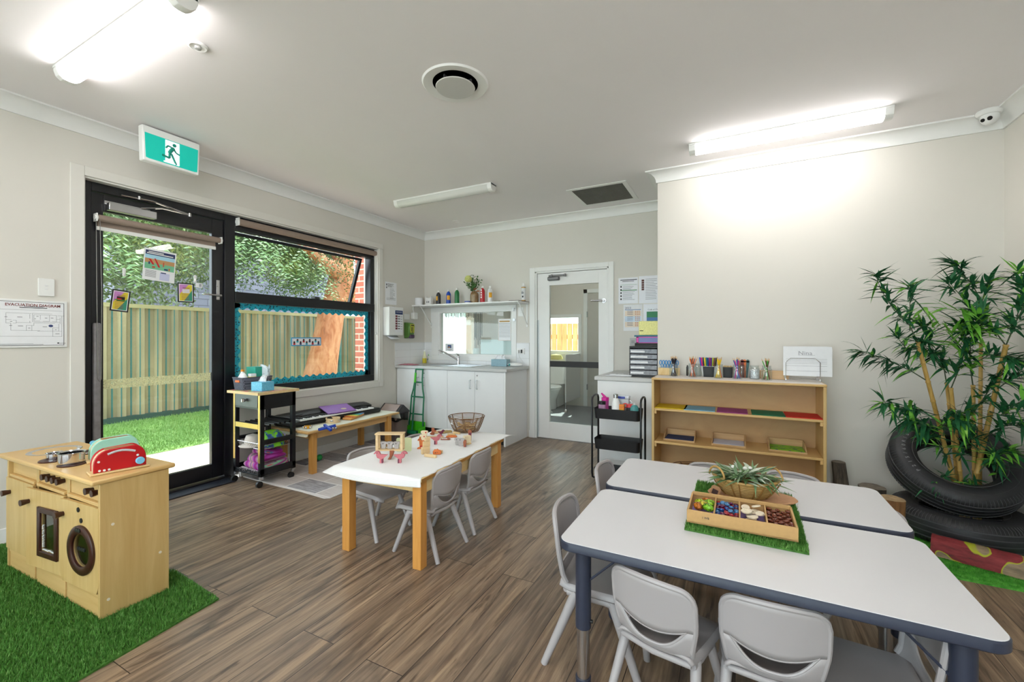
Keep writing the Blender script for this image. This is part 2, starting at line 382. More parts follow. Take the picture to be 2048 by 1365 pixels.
# ---------------------------------------------------------------- window_1: black window, awning sash open
w1 = T('window_1', None, None, (GX, 3.1, .7), kind='structure')
o = MB()
o.box(GX-.06, 2.295, .706, GX+.03, 3.972, .782).box(GX-.06, 2.295, 2.21, GX+.03, 3.972, 2.322).box(GX-.06, 2.295, 1.553, GX+.035, 3.972, 1.648).box(GX-.06, 3.908, .782, GX+.03, 3.972, 2.21).box(GX-.06, 2.295, .782, GX+.01, 2.302, 2.21)
o.build('window_frame', BF, w1, bev=.003, W=True)
MB().box(GX-.016, 2.30, .78, GX-.010, 3.91, 1.555).build('pane', PANE, w1, W=True, smooth=False)
sa = MB(); sa.M = TR(GX-.045, 0, 2.2) @ R('Y', 19)
sa.box(-.018, 2.31, -.585, .018, 2.335, 0).box(-.018, 3.80, -.585, .018, 3.835, 0).box(-.018, 2.31, -.03, .018, 3.835, .0).box(-.018, 2.31, -.6, .018, 3.835, -.565)
sash = sa.build('sash', BF, w1, bev=.002, W=True)
sa = MB(); sa.M = TR(GX-.045, 0, 2.2) @ R('Y', 19); sa.box(-.003, 2.33, -.57, .003, 3.81, -.02); sa.build('sash_pane', PANE, w1, W=True, smooth=False)
o = MB().box(GX-.02, 3.11, 1.648, GX+.045, 3.17, 1.672).tube([(GX, 3.05, 1.66), (GX-.12, 3.1, 1.655), (GX-.20, 3.2, 1.66)], .006, 6).tube([(GX, 3.22, 1.66), (GX-.12, 3.2, 1.655), (GX-.20, 3.1, 1.66)], .006, 6)
o.build('winder', DGREY, w1, bev=.003, W=True)
# ---------------------------------------------------------------- window_2 over the sink
w2 = T('window_2', None, None, (-3.08, YB, wz0), kind='structure')
o = MB()
for q in [(-3.775, .926, -2.448, .992), (-3.775, 1.592, -2.448, 1.652), (-3.775, .992, -3.658, 1.592), (-2.502, .992, -2.448, 1.592)]: o.box(q[0], YB-.012, q[1], q[2], YB, q[3])
for q in [(-3.66, .99, -2.50, 1.016), (-3.66, 1.572, -2.50, 1.597), (-3.66, 1.016, -3.636, 1.572), (-2.524, 1.016, -2.50, 1.572)]: o.box(q[0], YB-.004, q[1], q[2], YB+.06, q[3])
o.build('window_frame', TRIM, w2, bev=.003, W=True)
MB().box(-3.64, YB+.028, 1.01, -2.52, YB+.034, 1.58).build('pane', PANE, w2, W=True, smooth=False)
o = MB().cyl((-2.473, YB-.012, 1.605), (-2.473, YB-.045, 1.605), .008).cyl((-2.473, YB-.045, 1.605), (-2.473, YB-.045, 1.57), .008).cyl((-2.473, YB-.012, 1.46), (-2.473, YB-.03, 1.46), .018)
o.build('catch', STEEL, w2, W=True)
# ---------------------------------------------------------------- door_2: white half glazed bathroom door
d2 = T('door_2', None, None, (-1.73, YB, 0), kind='structure')
o = MB()
o.box(-2.262, YB-.014, 0, dx0+.0, YB, 2.098).box(dx1, YB-.014, 0, -1.216, YB, 2.098).box(dx0, YB-.014, dz1, dx1, YB, 2.098)
o.box(dx0, YB-.004, 0, dx0+.02, YB+.1, dz1).box(dx1-.02, YB-.004, 0, dx1, YB+.1, dz1).box(dx0, YB-.004, dz1-.02, dx1, YB+.1, dz1)
o.box(dx0+.02, YB+.055, 0, dx0+.032, YB+.1, dz1).box(dx0+.02, YB+.055, dz1-.032, dx1, YB+.1, dz1-.02)
o.build('architrave', TRIM, d2, bev=.003, W=True)
LX0, LX1, LY = dx0+.024, dx1-.022, YB+.015
gl = (P(1099, 600, y=LY).x, P(1197, 600, y=LY).x, P(1150, 838+11, y=LY).z-.004, P(1099, 571.5, y=LY).z)
o = MB(); o.box(LX0, LY, .012, gl[0], LY+.04, dz1-.024).box(gl[1], LY, .012, LX1, LY+.04, dz1-.024).box(gl[0], LY, .012, gl[1], LY+.04, gl[2]).box(gl[0], LY, gl[3], gl[1], LY+.04, dz1-.024)
o.build('door_leaf', TRIM, d2, bev=.002, W=True)
MB().box(gl[0]-.005, LY+.02, gl[2]-.005, gl[1]+.005, LY+.025, gl[3]+.005).build('glass', PANE, d2, W=True, smooth=False)
zb0, zb1 = P(1100, 734, y=LY).z, P(1100, 722.5, y=LY).z
MB().box(gl[0], LY+.014, zb0, gl[1], LY+.019, zb1).build('black_band', BLK, d2, W=True)
o = MB().cyl((-1.335, LY, 1.66), (-1.335, LY-.008, 1.66), .028).cyl((-1.335, LY, 1.66), (-1.335, LY-.05, 1.66), .011)
o.tube([(-1.335, LY-.048, 1.66), (-1.40, LY-.05, 1.66), (-1.475, LY-.05, 1.66)], .0095, 12); o.build('door_handle', STEEL, d2, W=True)
GM = mat('closer_grey', (120,120,122), .4, .4)
o = MB().box(-2.02, LY-.05, 1.925, -1.87, LY, 1.97); cb = o.build('closer_body', GM, d2, bev=.012, W=True)
MB().box(-2.0, LY-.052, 1.972, -1.78, LY-.035, 1.99).cyl((-1.79, LY-.045, 1.965), (-1.79, LY-.045, 1.995), .014).cyl((-1.96, LY-.045, 1.965), (-1.96, LY-.045, 1.995), .014).build('closer_arm', GM, d2, bev=.003, W=True)
MB().box(LX0-.004, LY-.012, .02, LX0+.02, LY+.0, 1.45).build('finger_guard', CLEAR, d2, bev=.004, W=True)
MB().box(-2.17, YB+.005, 0.0, -1.3, YB+.06, .012).build('sill_strip', STEEL, d2, W=True)
# ---------------------------------------------------------------- bathroom seen through the door
w3 = T('window_3', None, None, (-2.93, BY1, .99), kind='structure')
o = MB()
for q in [(-3.41, .93, -2.46, .99), (-3.41, 1.6, -2.46, 1.66), (-3.41, .99, -3.35, 1.6), (-2.52, .99, -2.46, 1.6)]: o.box(q[0], BY1-.012, q[1], q[2], BY1, q[3])
o.build('window_frame', TRIM, w3, bev=.003, W=True)
MB().box(-3.35, BY1+.03, .99, -2.52, BY1+.035, 1.6).build('pane', PANE, w3, W=True, smooth=False)
d3 = T('door_3', None, None, (-2.1, BY1, 0), kind='structure')
MB().box(-2.42, BY1-.014, 0, -2.35, BY1, 2.1).box(-2.42, BY1-.014, 2.03, -1.45, BY1, 2.1).box(-1.52, BY1-.014, 0, -1.45, BY1, 2.03).build('architrave', TRIM, d3, W=True, bev=.003)
MB().box(-2.345, BY1-.008, .01, -1.525, BY1, 2.025).build('door_leaf', mat('taupe_door', (196,190,182), .5, var=.02), d3, W=True)
MB().box(-2.36, BY1-.02, 1.6, -2.34, BY1-.006, 1.7).box(-2.36, BY1-.02, .3, -2.34, BY1-.006, .4).build('hinge', STEEL, d3, W=True)
t = T('toilet', 'white toilet seen through the glazed bathroom door', 'toilet', (-2.86, 7.1, 0))
POR = mat('porcelain', (238,238,236), .15, var=.01)
o = MB().lathe([(.10, 0), (.11, .04), (.105, .16), (.16, .30), (.18, .34), (.175, .36), (.0, .36)], (0, -.1, 0), sy=1.25); o.build('bowl', POR, t)
MB().lathe([(.0, .362), (.185, .362), (.19, .375), (.17, .40), (.0, .405)], (0, -.1, 0), sy=1.25).build('lid', WHITE, t)
o = MB(); o.M = TR(0, .17, .40); o.prism(rrect(.38, .17, .06, 6), 0, .4); o.build('cistern', POR, t, bev=.02)
MB().box(-.09, .05, 0, .09, .36, .40).build('foot', POR, t, bev=.02)
t2 = MB(); t2.M = TR(-2.86, 7.27, .84); t2.lathe([(0, 0), (.11, 0), (.13, .02), (.10, .08), (0, .10)], sy=.6)
t2.build('folded_cloth', mat('yellow_cloth', (222,214,130), .9), None, label='small yellow cloth on top of the toilet cistern', cat='cloth')
t = T('toilet_partition', 'low white toilet partition on a steel leg in the bathroom', 'partition', (-2.49, 6.75, 0))
MB().box(-.01, .0, .16, .01, .74, .95).build('panel', GLOSSW, t, bev=.004); MB().cyl((0, .02, 0), (0, .02, .16), .012).cyl((0, .02, 0), (0, .02, .03), .03, .022).cyl((-.0,.02,.03),(0,.02,.05),.028,.012).build('leg', STEEL, t)
t = T('step_stool', 'small white plastic step stool beside the toilet', 'step stool', (-2.83, 6.62, 0))
o = MB(); o.M = TR(0, 0, 0); o.lathe([(.15, 0), (.15, .012), (.125, .02), (.11, .145), (.10, .155), (0, .155)], n=4, sx=1.15); o.M = Matrix(); o.build('stool_body', WHITE, t, bev=.01)
MB().box(-.08, -.05, .155, .08, .05, .16).build('tread', WHITE, t)
tg(MB().cyl((-3.35, 7.3, 0), (-3.35, 7.3, .01), .01).build('bath_marker', STEEL, None), 'tiny steel floor cap in the bathroom corner', 'floor cap') if 0 else None
# white board and fringe behind the sink window
tg(MB().box(-3.02, YB+.065, 1.0, -2.56, YB+.075, 1.21).build('whiteboard', GLOSSW, None, bev=.003), 'white board standing on the sill behind the sink window', 'whiteboard')
tg(MB().cyl((-3.12, YB+.12, 1.0), (-3.12, YB+.12, 1.09), .045).build('paper_cup', WHITE, None), 'white cup standing behind the sink window', 'cup')
struct('trim_7', MB().box(-3.75, YB+.1, .97, -2.45, YB+.2, 1.0), TRIM)
o = MB()
for i in range(60):
    x = -3.63+i*.0105+random.uniform(-.003, .003); l = random.uniform(.04, .075)
    if i > 46: l = random.uniform(.3, .5)
    o.box(x, YB+.09, 1.575-l, x+.004, YB+.094, 1.6)
o.build('string_curtain', mat('grey_strings', (112,108,100), .8), None, smooth=False, label='grey string fringe hanging at the top of the sink window', cat='curtain', kind='stuff')
w4 = T('window_4', None, None, (XL-.1, 5.6, .3), kind='structure')
o = MB().box(XL-.1, YB+.1, .3, XL-.04, YB+.15, 2.3).box(XL-.1, 6.25, .3, XL-.04, 6.3, 2.3).box(XL-.1, 5.0, 2.25, XL-.04, 6.3, 2.3).box(XL-.1, 5.0, .3, XL-.04, 6.3, .36)
o.build('window_frame', TRIM, w4, W=True, bev=.003)
MB().box(XL-.075, 5.0, .35, XL-.07, 6.27, 2.26).build('pane', PANE, w4, W=True, smooth=False)
# ================================================================ outside
GZ = -.07
struct('ground_paving', MB().box(-5.8, -3, GZ-.1, XL-.24, 7.4, GZ), bricks('pavers', (206,190,172), (222,206,190), (176,160,146), 1, .2, .1, .006, swap='YXZ', off=.5, bm=.3), smooth=False)
turfc = lambda nm, a, b2, c3: (lambda q: q)(None)
def grassmat(name, c1, c2, c3, sc=40):
    m, nt, b = base(name); f = noise(nt, coords(nt), sc, 4, .7)
    nt.links.new(ramp(nt, f, [(.3, lin(c1)), (.52, lin(c2)), (.72, lin(c3))]), b.inputs['Base Color']); b.inputs['Roughness'].default_value = .6
    b.inputs['Specular IOR Level'].default_value = .25; _M[name] = m; return m
LAWN = grassmat('lawn', (104,140,70), (134,170,96), (164,190,124), 25)
def turf(o, pts, n, h, w=.0022, lean=.5, inside=None, z=0):
    xs = [p[0] for p in pts]; ys = [p[1] for p in pts]; x0, x1, y0, y1 = min(xs), max(xs), min(ys), max(ys)
    k = 0; c = len(pts)
    def ins(x, y):
        s = False; j = c-1
        for i in range(c):
            if (pts[i][1] > y) != (pts[j][1] > y) and x < (pts[j][0]-pts[i][0])*(y-pts[i][1])/(pts[j][1]-pts[i][1])+pts[i][0]: s = not s
            j = i
        return s
    while k < n:
        x = random.uniform(x0, x1); y = random.uniform(y0, y1)
        if not ins(x, y): continue
        k += 1; q = random.uniform(0, 2*PI); hh = h*random.uniform(.6, 1.15); l = hh*lean*random.random(); r = random.uniform(0, 2*PI)
        a, b2 = w*math.cos(q), w*math.sin(q); dx, dy = l*math.cos(r), l*math.sin(r)
        b = len(o.v); o.v += [Vector((x-a, y-b2, z)), Vector((x+a, y+b2, z)), Vector((x+dx, y+dy, z+hh))]; o.f.append((b, b+1, b+2))
lw = MB().box(-8.4, -3, GZ-.1, -5.8, 16, GZ+.005)
lw.box(-5.8, 7.4, GZ-.1, XL-.24, 16, GZ+.005)
struct('ground_lawn', lw, LAWN, smooth=False)
o = MB(); turf(o, [(-8.3, 1.6), (-5.8, 1.6), (-5.8, 4.6), (-8.3, 4.6)], 16000, .045, .006, .8, z=GZ)
o.build('lawn_blades', LAWN, None, smooth=False, label='short green lawn between paving and fence', cat='grass', kind='stuff')
# fence: corrugated sheet panels
def fencemat():
    m, nt, b = base('fence_sheet'); f = noise(nt, coords(nt, (1, 1, .4)), 1.2, 3)
    nt.links.new(ramp(nt, f, [(.35, lin((136,128,102))), (.65, lin((182,166,134)))]), b.inputs['Base Color']); b.inputs['Roughness'].default_value = .45; return m
FM = fencemat(); FG = mat('green_post_rib_shade', (70,124,124), .5)
fx = -8.4
fn = T('metal_fence', 'tall ribbed khaki metal fence with green posts, rib shade painted on, beyond the lawn', 'fence', (fx, 4, GZ))
y = 0.2; k = 0
while y < 15.5:
    o = MB(); pts = []; yy = y
    while yy < y+2.34:
        pts += [(yy, 0), (yy+.07, 0), (yy+.095, .055), (yy+.165, .055), (yy+.19, 0)]; yy += .234
    vs = []
    for a, d in pts: vs += [(fx+d, a, GZ+.04), (fx+d, a, 1.72)]
    o.add(vs, [(2*i, 2*i+2, 2*i+3, 2*i+1) for i in range(len(pts)-1)])
    o.build('fence_panel', FM, fn, W=True, solid=.004, smooth=False)
    o = MB()
    for i in range(0, len(pts), 5): o.box(fx+.001, pts[i][0]+.001, GZ+.04, fx+.004, pts[i][0]+.022, 1.72); o.box(fx+.0555, pts[i][0]+.098, GZ+.04, fx+.0585, pts[i][0]+.112, 1.72)
    o.build('rib_shade_strip', FG, fn, W=True, smooth=False)  # green strips paint the shade and reflection along the ribs
    MB().box(fx-.02, y-.05, GZ, fx+.06, y+.01, 1.78).build('post', FG, fn, W=True)
    y += 2.36; k += 1
MB().box(fx-.02, .2, GZ, fx+.075, 16, GZ+.09).build('plinth_rail', mat('plinth_green', (60,84,78), .6), fn, W=True)
MB().box(fx-.02, .2, 1.70, fx+.065, 16, 1.76).build('rail', mat('fence_rail', (176,166,126), .5), fn, W=True)
# fence in front, left end (returns towards the house) and the timber fence behind the bathroom
f2 = T('timber_fence', 'orange timber paling fence outside the bathroom window', 'fence', (-3.4, 9.2, GZ))
o = MB(); x = -4.1
while x < -1.5: o.box(x, 9.2, GZ, x+.11, 9.225+random.uniform(0, .02), 1.55); x += .125
o.build('palings', wood('paling_wood', (178,120,66), (222,160,98), (20, 20, 2), .7), f2, W=True, smooth=False)
MB().box(-4.1, 9.23, .3, -1.5, 9.29, .4).box(-4.1, 9.23, 1.2, -1.5, 9.29, 1.3).build('rail', wood('paling_wood', 0, 0), f2, W=True)
# neighbouring brick house
h = T('brick_house', 'grey brick neighbouring house beyond the fence', 'house', (-11.5, 6, GZ))
GB = bricks('grey_brick', (96,96,108), (114,112,124), (78,78,88), 1, .42, .16, .012, swap='YZX')
MB().box(-15, 4.2, GZ, -11.5, 10.2, 4.6).build('wall', GB, h, W=True, smooth=False)
MB().box(-15, 3.9, 4.6, -11.1, 10.5, 4.75).build('eaves', mat('dark_eaves', (60,62,70), .6), h, W=True)
MB().add([(-11.0, 3.8, 4.75), (-11.0, 10.6, 4.75), (-15, 10.6, 4.75), (-15, 3.8, 4.75), (-13, 3.8, 5.9), (-13, 10.6, 5.9)], [(0,1,5,4), (2,3,4,5), (0,4,3), (1,2,5), (0,3,2,1)]).build('roof', mat('slate_roof', (70,72,80), .7), h, W=True, smooth=False)
o = MB().cyl((-11.5, 6.35, 2.55), (-11.4, 6.35, 2.55), .30); o.build('round_vent', mat('vent_grey', (120,124,136), .5), h, W=True)
# red brick pier of the own building, and an unseen eave added to block sun
RB = bricks('red_brick', (176,96,78), (196,116,96), (206,186,170), 1, .24, .086, .01, swap='XZY')
struct('wall_pier', MB().box(-5.0, 4.62, GZ, XL-.24, 4.86, 2.9), RB, smooth=False)
struct('trim_8', MB().box(-4.75, -2.6, 2.78, XL-.24, 9.5, 2.84).box(-4.8, -2.6, 2.74, -4.73, 9.5, 2.95), mat('sun_block_eave_white', (200,200,200), .7), smooth=False)  # overhang put in to keep direct sun off the floor indoors
sh = T('bright_view_shed', 'made-up white shed wall standing for the bright outdoors past the sink window', 'shed', (-6.2, 8.3, GZ))
MB().box(-7.8, 7.6, GZ, -6.3, 11.0, 1.9).build('wall', mat('bright_view_white', (240,240,238), .7), sh, W=True, smooth=False)  # shed invented as a white backdrop for the bright view
MB().box(-7.9, 7.5, 1.9, -6.2, 11.1, 1.98).build('roof', mat('shed_roof', (150,160,160), .5), sh, W=True)
# tree
BARK = wood('tree_bark', (176,108,70), (214,158,120), (9, 9, 3.2), .85, dark=(120,70,46))
tr = T('gum_tree', 'large tree with a peeling orange trunk in front of the fence', 'tree', (-7.3, 5.6, GZ))
def q3(px, py, x): return P(px, py, x=x)
c = [q3(628, 800, -7.3), q3(640, 751, -7.25), q3(650, 700, -7.2), q3(662, 631, -7.2), q3(676, 600, -7.2), q3(684, 545, -7.2), q3(684, 505, -7.2), q3(672, 440, -7.3)]
c[0].z = GZ-.02
o = MB().tube(c, [.36, .30, .265, .25, .27, .235, .21, .19], 16)
o.tube([c[4], q3(700, 600, -7.1), q3(722, 560, -7.0), q3(735, 500, -6.9)], [.2, .16, .10, .08], 10)
o.tube([c[5], q3(650, 530, -7.0), q3(610, 490, -6.6), q3(560, 440, -6.2)], [.2, .15, .09, .06], 10)
o.tube([c[6], q3(600, 470, -7.8), q3(500, 440, -8.2), q3(330, 420, -8)], [.18, .12, .08, .05], 10)
o.build('trunk', BARK, tr, W=True)
LEAF = grassmat('tree_leaf', (44,62,36), (76,98,52), (150,156,78), 1.3)
LEAF2 = grassmat('tree_leaf_pale', (92,124,78), (140,172,124), (176,204,156), 1.4)
def leafquad(o, c, d, L, w, nrm):
    d = d.normalized(); s = d.cross(nrm)
    if s.length < 1e-4: s = d.orthogonal()
    s = s.normalized()*w; b = len(o.v)
    o.v += [c, c+d*L*.5+s, c+d*L, c+d*L*.5-s]; o.f.append((b, b+1, b+2, b+3))
def rv(): 
    while 1:
        v = Vector((random.uniform(-1,1), random.uniform(-1,1), random.uniform(-1,1)))
        if .1 < v.length < 1: return v.normalized()
def blob(o, c, r, n, L, droop=.4):
    for _ in range(n):
        v = rv(); u = random.random()**.45; p = Vector((c[0]+v.x*r[0]*u, c[1]+v.y*r[1]*u, c[2]+v.z*r[2]*u))
        d = rv(); d.z -= droop; leafquad(o, p, d, L*random.uniform(.6, 1.3), L*.16, rv())
o = MB()
for _ in range(105):
    px = random.uniform(215, 745); x = random.uniform(-9.5, -6.4); top = 412+ (px-200)*.16
    py = random.uniform(top-40, top+(88 if px < 470 else 62)+34*math.sin(px*.045))
    if px > 690 and random.random() < .55: continue
    c0 = P(px, py, x=x); r = random.uniform(.45, .8); blob(o, c0, (r, r, r*.6), 620, .07)
o.build('foliage', LEAF, tr, W=True, smooth=False)
o = MB()
for px, py in [(215, 470), (230, 500), (245, 478), (505, 470), (512, 500), (500, 520), (560, 500), (585, 508), (610, 512), (545, 490), (480, 480), (640, 530), (300, 480), (410, 490), (660, 575)]:
    c0 = P(px, py, x=-5.9); d0 = Vector((0, random.uniform(-.6, .6), -1))
    for k in range(5):
        s = c0+rv()*.18; dd = (d0+rv()*.5).normalized(); 
        for j in range(11):
            p = s+dd*(.035*j); side = Vector((0, 1, 0)) if j % 2 else Vector((0, -1, 0)); leafquad(o, p, side*1.0+dd*.5+rv()*.2, .075, .011, rv())
o.build('drooping_leaves', LEAF2, tr, W=True, smooth=False)
bsh = T('shrub', 'dark leafy shrubs behind the fence seen through the door', 'shrub', (-9.3, 3.4, GZ))
MB().tube([(-9.4, 3.2, GZ), (-9.4, 3.25, 1.0), (-9.3, 3.1, 2.2)], [.08, .06, .03]).build('stem', BARK, bsh, W=True)
o = MB()
for c0 in [(-9.4, 2.6, 2.2), (-9.5, 3.3, 2.5), (-9.5, 3.9, 2.1), (-9.6, 2.2, 3.2), (-9.6, 3.2, 3.5), (-9.6, 4.4, 2.9)]: blob(o, c0, (.7, .75, .75), 1100, .12)
o.build('foliage', grassmat('shrub_leaf', (60,74,44), (96,112,66), (140,156,104), 2), bsh, W=True, smooth=False)
# ================================================================ lamps and ceiling fittings
LIT = emis('lit_diffuser', (255,252,250), 11.5)
DIFF = mat('unlit_diffuser', (214,214,210), .25, var=.01)
def batten(cx, cy, L, lit, label, n):
    t = T('ceiling_batten', label, 'ceiling light', (cx, cy, ZC-.07), group=None)
    sec = [(-.052, .07), (-.052, .045), (-.043, .018), (-.024, .003), (0, 0), (.024, .003), (.043, .018), (.052, .045), (.052, .07)]
    def sw(a, b, s=1): 
        o = MB(); vs = [(a, y*s, z) for y, z in sec]+[(b, y*s, z) for y, z in sec]; k = len(sec)
        return o.add(vs, [(i, (i+1) % k, k+(i+1) % k, k+i) for i in range(k)]+[tuple(range(k))[::-1], tuple(range(k, 2*k))])
    sw(-L/2+.045, L/2-.045, .98).build('diffuser', LIT if lit else DIFF, t)
    for e in (-1, 1): sw(e*L/2-.0225-.0225*e, e*L/2+.0225-.0225*e).build('end_cap', WHITE, t, bev=.002)
    MB().box(-L/2, -.055, .058, L/2, .055, .0699).build('base_plate', WHITE, t)
    return t
batten(-2.66, .985, 1.2, 1, 'lit white batten light on the ceiling near the exit sign', 1)
batten(.29, 3.56, 1.2, 1, 'lit white batten light on the ceiling above the bookcase', 2)
batten(-2.64, 3.57, 1.2, 0, 'unlit white batten light on the ceiling near the sink corner', 3)
batten(.2, .75, 1.2, 1, 'added fill batten light on the ceiling over the near end of the room', 4)  # extra batten out of view, added to brighten the room
batten(-1.9, 6.1, 1.2, 1, 'added fill batten light on the bathroom ceiling', 6)  # unseen lamp added because the bathroom rendered dark
batten(-2.66, -1.0, 1.2, 1, 'added fill batten light on the ceiling over the window side behind the kitchen', 5)  # this batten and the next three are unseen, added as fill light
batten(.2, -1.0, 1.2, 1, 'added fill batten light on the ceiling over the near end, one row behind', 5)
batten(-1.2, -.1, 1.2, 1, 'added fill batten light on the ceiling in the middle of the near end', 5)
batten(-1.2, -1.9, 1.2, 1, 'added fill batten light on the ceiling closest to the added glazing', 5)
# round air diffuser
t = T('air_diffuser', 'round white ceiling air diffuser with a floating centre disc', 'air vent', (-1.43, 2.06, ZC))
MB().ring([(.19, 0), (.182, -.009), (.148, -.005), (.125, 0)], n=48).build('rim', TRIM, t)
MB().lathe([(0, -.001), (.13, -.001)], n=40).build('throat_shade', mat('vent_shade', (30,30,32), .8), t)  # flat dark disc stands in for the shade inside the opening
MB().lathe([(0, -.028), (.110, -.028), (.113, -.024), (.107, -.02), (0, -.02)], n=40).build('centre_disc', mat('vent_disc', (206,205,202), .7, var=.01), t)
MB().box(-.11, -.004, -.02, .11, .004, -.002).box(-.004, -.11, -.02, .004, .11, -.002).build('cross_bar', DGREY, t)
t = T('return_grille', 'square ceiling return air grille with grey mesh near the bathroom door', 'air vent', (-1.195, 4.345, ZC))
fr = MB()
for q in [(-.295, -.295, .295, -.25), (-.295, .25, .295, .295), (-.295, -.25, -.25, .25), (.25, -.25, .295, .25)]: fr.box(q[0], q[1], -.006, q[2], q[3], 0)
fr.build('frame', TRIM, t, bev=.002)
MB().box(-.25, -.25, -.003, .25, .25, -.001).build('backing', mat('grille_dark', (96,95,90), .8), t)
o = MB()
for i in range(40): o.box(-.25+i*.0127, -.25, -.006, -.25+i*.0127+.004, .25, -.003)
o.build('slats', mat('grille_slat', (132,130,124), .6), t, smooth=False)
for i, (px, py, r) in enumerate([(396, 92, .045), (913, 443, .05)]):
    p = P(px, py, z=ZC)
    t = T('smoke_detector' if i == 0 else 'cover_plate', ['round white recessed sensor on the ceiling beside the near batten light', 'flat round white cap on the ceiling near the back wall'][i], 'sensor' if i == 0 else 'cover plate', (p.x, p.y, ZC))
    MB().lathe([(r, 0), (r, -.004), (r*.8, -.009), (r*.7, -.006), (0, -.004)]).build('housing', WHITE if i == 0 else CEIL, t)
    if i == 0: MB().lathe([(r*.35, -.004), (r*.3, -.016), (0, -.018)]).build('lens', mat('sensor_grey', (170,170,168), .3), t)
# exit sign
t = T('exit_sign', 'white framed green exit sign with running figure hung below the ceiling', 'exit sign', (-3.60, 1.63, 2.455), M=LW)
o = MB(); o.prism([(-.172, .0), (-.165, -.004), (.165, -.004), (.172, .0), (.178, .235), (-.178, .235)], -.03, .03); o.build('housing', WHITE, t, bev=.006)
GS = emis('exit_green', (0,150,134), .55); WS = emis('exit_white', (240,240,246), .55)
MB().prism([(-.158, .018), (-.14, .014), (.14, .014), (.158, .018), (.164, .185), (-.164, .185)], .03, .032).build('green_face', GS, t, smooth=False)
MB().box(-.045, .022, .032, .042, .18, .033).box(-.055, .022, .032, .04, .03, .033).build('white_doorway', WS, t, smooth=False)
fg = MB()
def seg(o, pts, r, z=.0335):
    for a, b in zip(pts, pts[1:]): o.tube([(a[0], a[1], z), (b[0], b[1], z)], r, 6)
    return o
fg.cyl((.010, .157, .033), (.010, .157, .035), .012)
seg(fg, [(.004, .135), (-.016, .105), (-.02, .09)], .012); seg(fg, [(-.01, .138), (-.03, .142), (-.042, .122)], .0055); seg(fg, [(.006, .13), (.02, .108), (.042, .10)], .0055)
seg(fg, [(-.02, .09), (-.02, .058), (-.065, .066)], .0075); seg(fg, [(-.008, .09), (.004, .062), (.018, .03), (.024, .026)], .007)
fg.build('running_figure', mat('exit_ink', (0,140,120), .5), t)
# dome camera
p = P(1965, 235, z=2.665)
t = T('security_camera', 'white dome security camera at the ceiling corner with two black lenses', 'camera', (1.455, 3.885, ZC-.012))
MB().lathe([(0, .012), (.062, .012), (.064, 0), (.055, -.018), (0, -.03)]).build('mount', WHITE, t)
e = MB(); e.ball((0, -.008, -.035), .045, 20, 12); e.build('dome', WHITE, t)
dv = Vector((-.62, -.68, -.4)).normalized(); s1 = dv.cross(Vector((0,0,1))).normalized(); cc = Vector((0, -.008, -.035))
e = MB()
for k in (-1, 1):
    b0 = (cc+(dv*.9+s1*.36*k).normalized()*.0445); e.cyl(b0, b0+dv*.003, .013 if k < 0 else .011)
e.build('lens', mat('lens_black', (22,22,24), .15), t)
# ================================================================ on the left wall
t = T('evacuation_diagram', 'framed white evacuation diagram on the wall left of the glass door', 'sign', (XL+.0, .877, 1.175), M=LW)
MB().box(-.09, 0, 0, .306, .298, .010).build('board', WHITE, t, bev=.003)
MB().box(-.08, .012, .010, .292, .286, .0108).build('sheet', PAPER, t, smooth=False)
ln = []
def rl(x0, y0, x1, y1, w=.0007): ln.append((min(x0,x1)-w, min(y0,y1)-w, max(x0,x1)+w, max(y0,y1)+w))
def fr_(x0, y0, x1, y1, w=.0007): rl(x0,y0,x1,y0,w); rl(x0,y1,x1,y1,w); rl(x0,y0,x0,y1,w); rl(x1,y0,x1,y1,w)
fr_(-.078, .014, .289, .284, .0012)
b_ = marks(ln, INK2, t, 'border_line', .0108, .0005); ln = []
pxx = lambda x: .015+(x/1400)*.295; pyy = lambda y: .292-(y-235)/965*.292
for q in [(100,495,600,495),(100,495,100,700),(100,700,195,700),(235,700,300,700),(300,640,300,700),(100,632,205,632),(235,640,300,640),(300,685,600,685),(572,512,572,600),(572,650,572,685),(625,490,1040,490),(625,490,625,660),(625,665,1205,665),(655,520,1135,520),(655,520,655,640),(655,645,780,645),(845,650,970,650),(790,520,790,615),(835,520,850,615),(983,520,983,655),(1045,655,1135,655),(1135,525,1135,655),(1135,603,1205,603),(1215,570,1215,700),(1160,525,1310,525),(655,690,1100,690),(655,690,655,742),(500,742,655,742),(500,742,500,850),(614,742,614,850),(195,700,195,845),(195,845,720,850),(790,855,1255,857),(1055,785,1185,785),(1185,700,1185,857),(1055,785,1055,970),(1255,535,1255,970),(1055,970,1255,970),(-200,965,1050,965),(-200,425,1260,470)]:
    y1 = q[3] if q[0] == q[2] else q[1]
    rl(pxx(q[0]), pyy(q[1]), pxx(q[2]), pyy(y1), .0005)
for q in [(370,575,45),(385,755,45),(885,765,40),(910,580,20),(1155,912,40),(560,797,15),(200,668,15),(1120,825,12),(755,852,22),(100,577,22),(192,750,22),(1040,577,22),(728,550,16),(680,603,10)]:
    rl(pxx(q[0]-q[2]), pyy(q[1]), pxx(q[0]+q[2]), pyy(q[1]), .0012)
rl(pxx(-120), pyy(1118), pxx(640), pyy(1118), .0006); rl(pxx(-120), pyy(1136), pxx(850), pyy(1138), .0006)
marks(ln, INK, t, 'floor_plan', .0108, .0004)
text('EVACUATION DIAGRAM', .0235, mat('sign_maroon', (120,44,40), .7), t, pxx(652), pyy(350), .0112, 'title', align='CENTER', sx=.93, bold=.0004)
marks([(pxx(450), pyy(356), pxx(850), pyy(346)), (pxx(362), pyy(384), pxx(935), pyy(370))], INK2, t, 'subtitle', .0108)
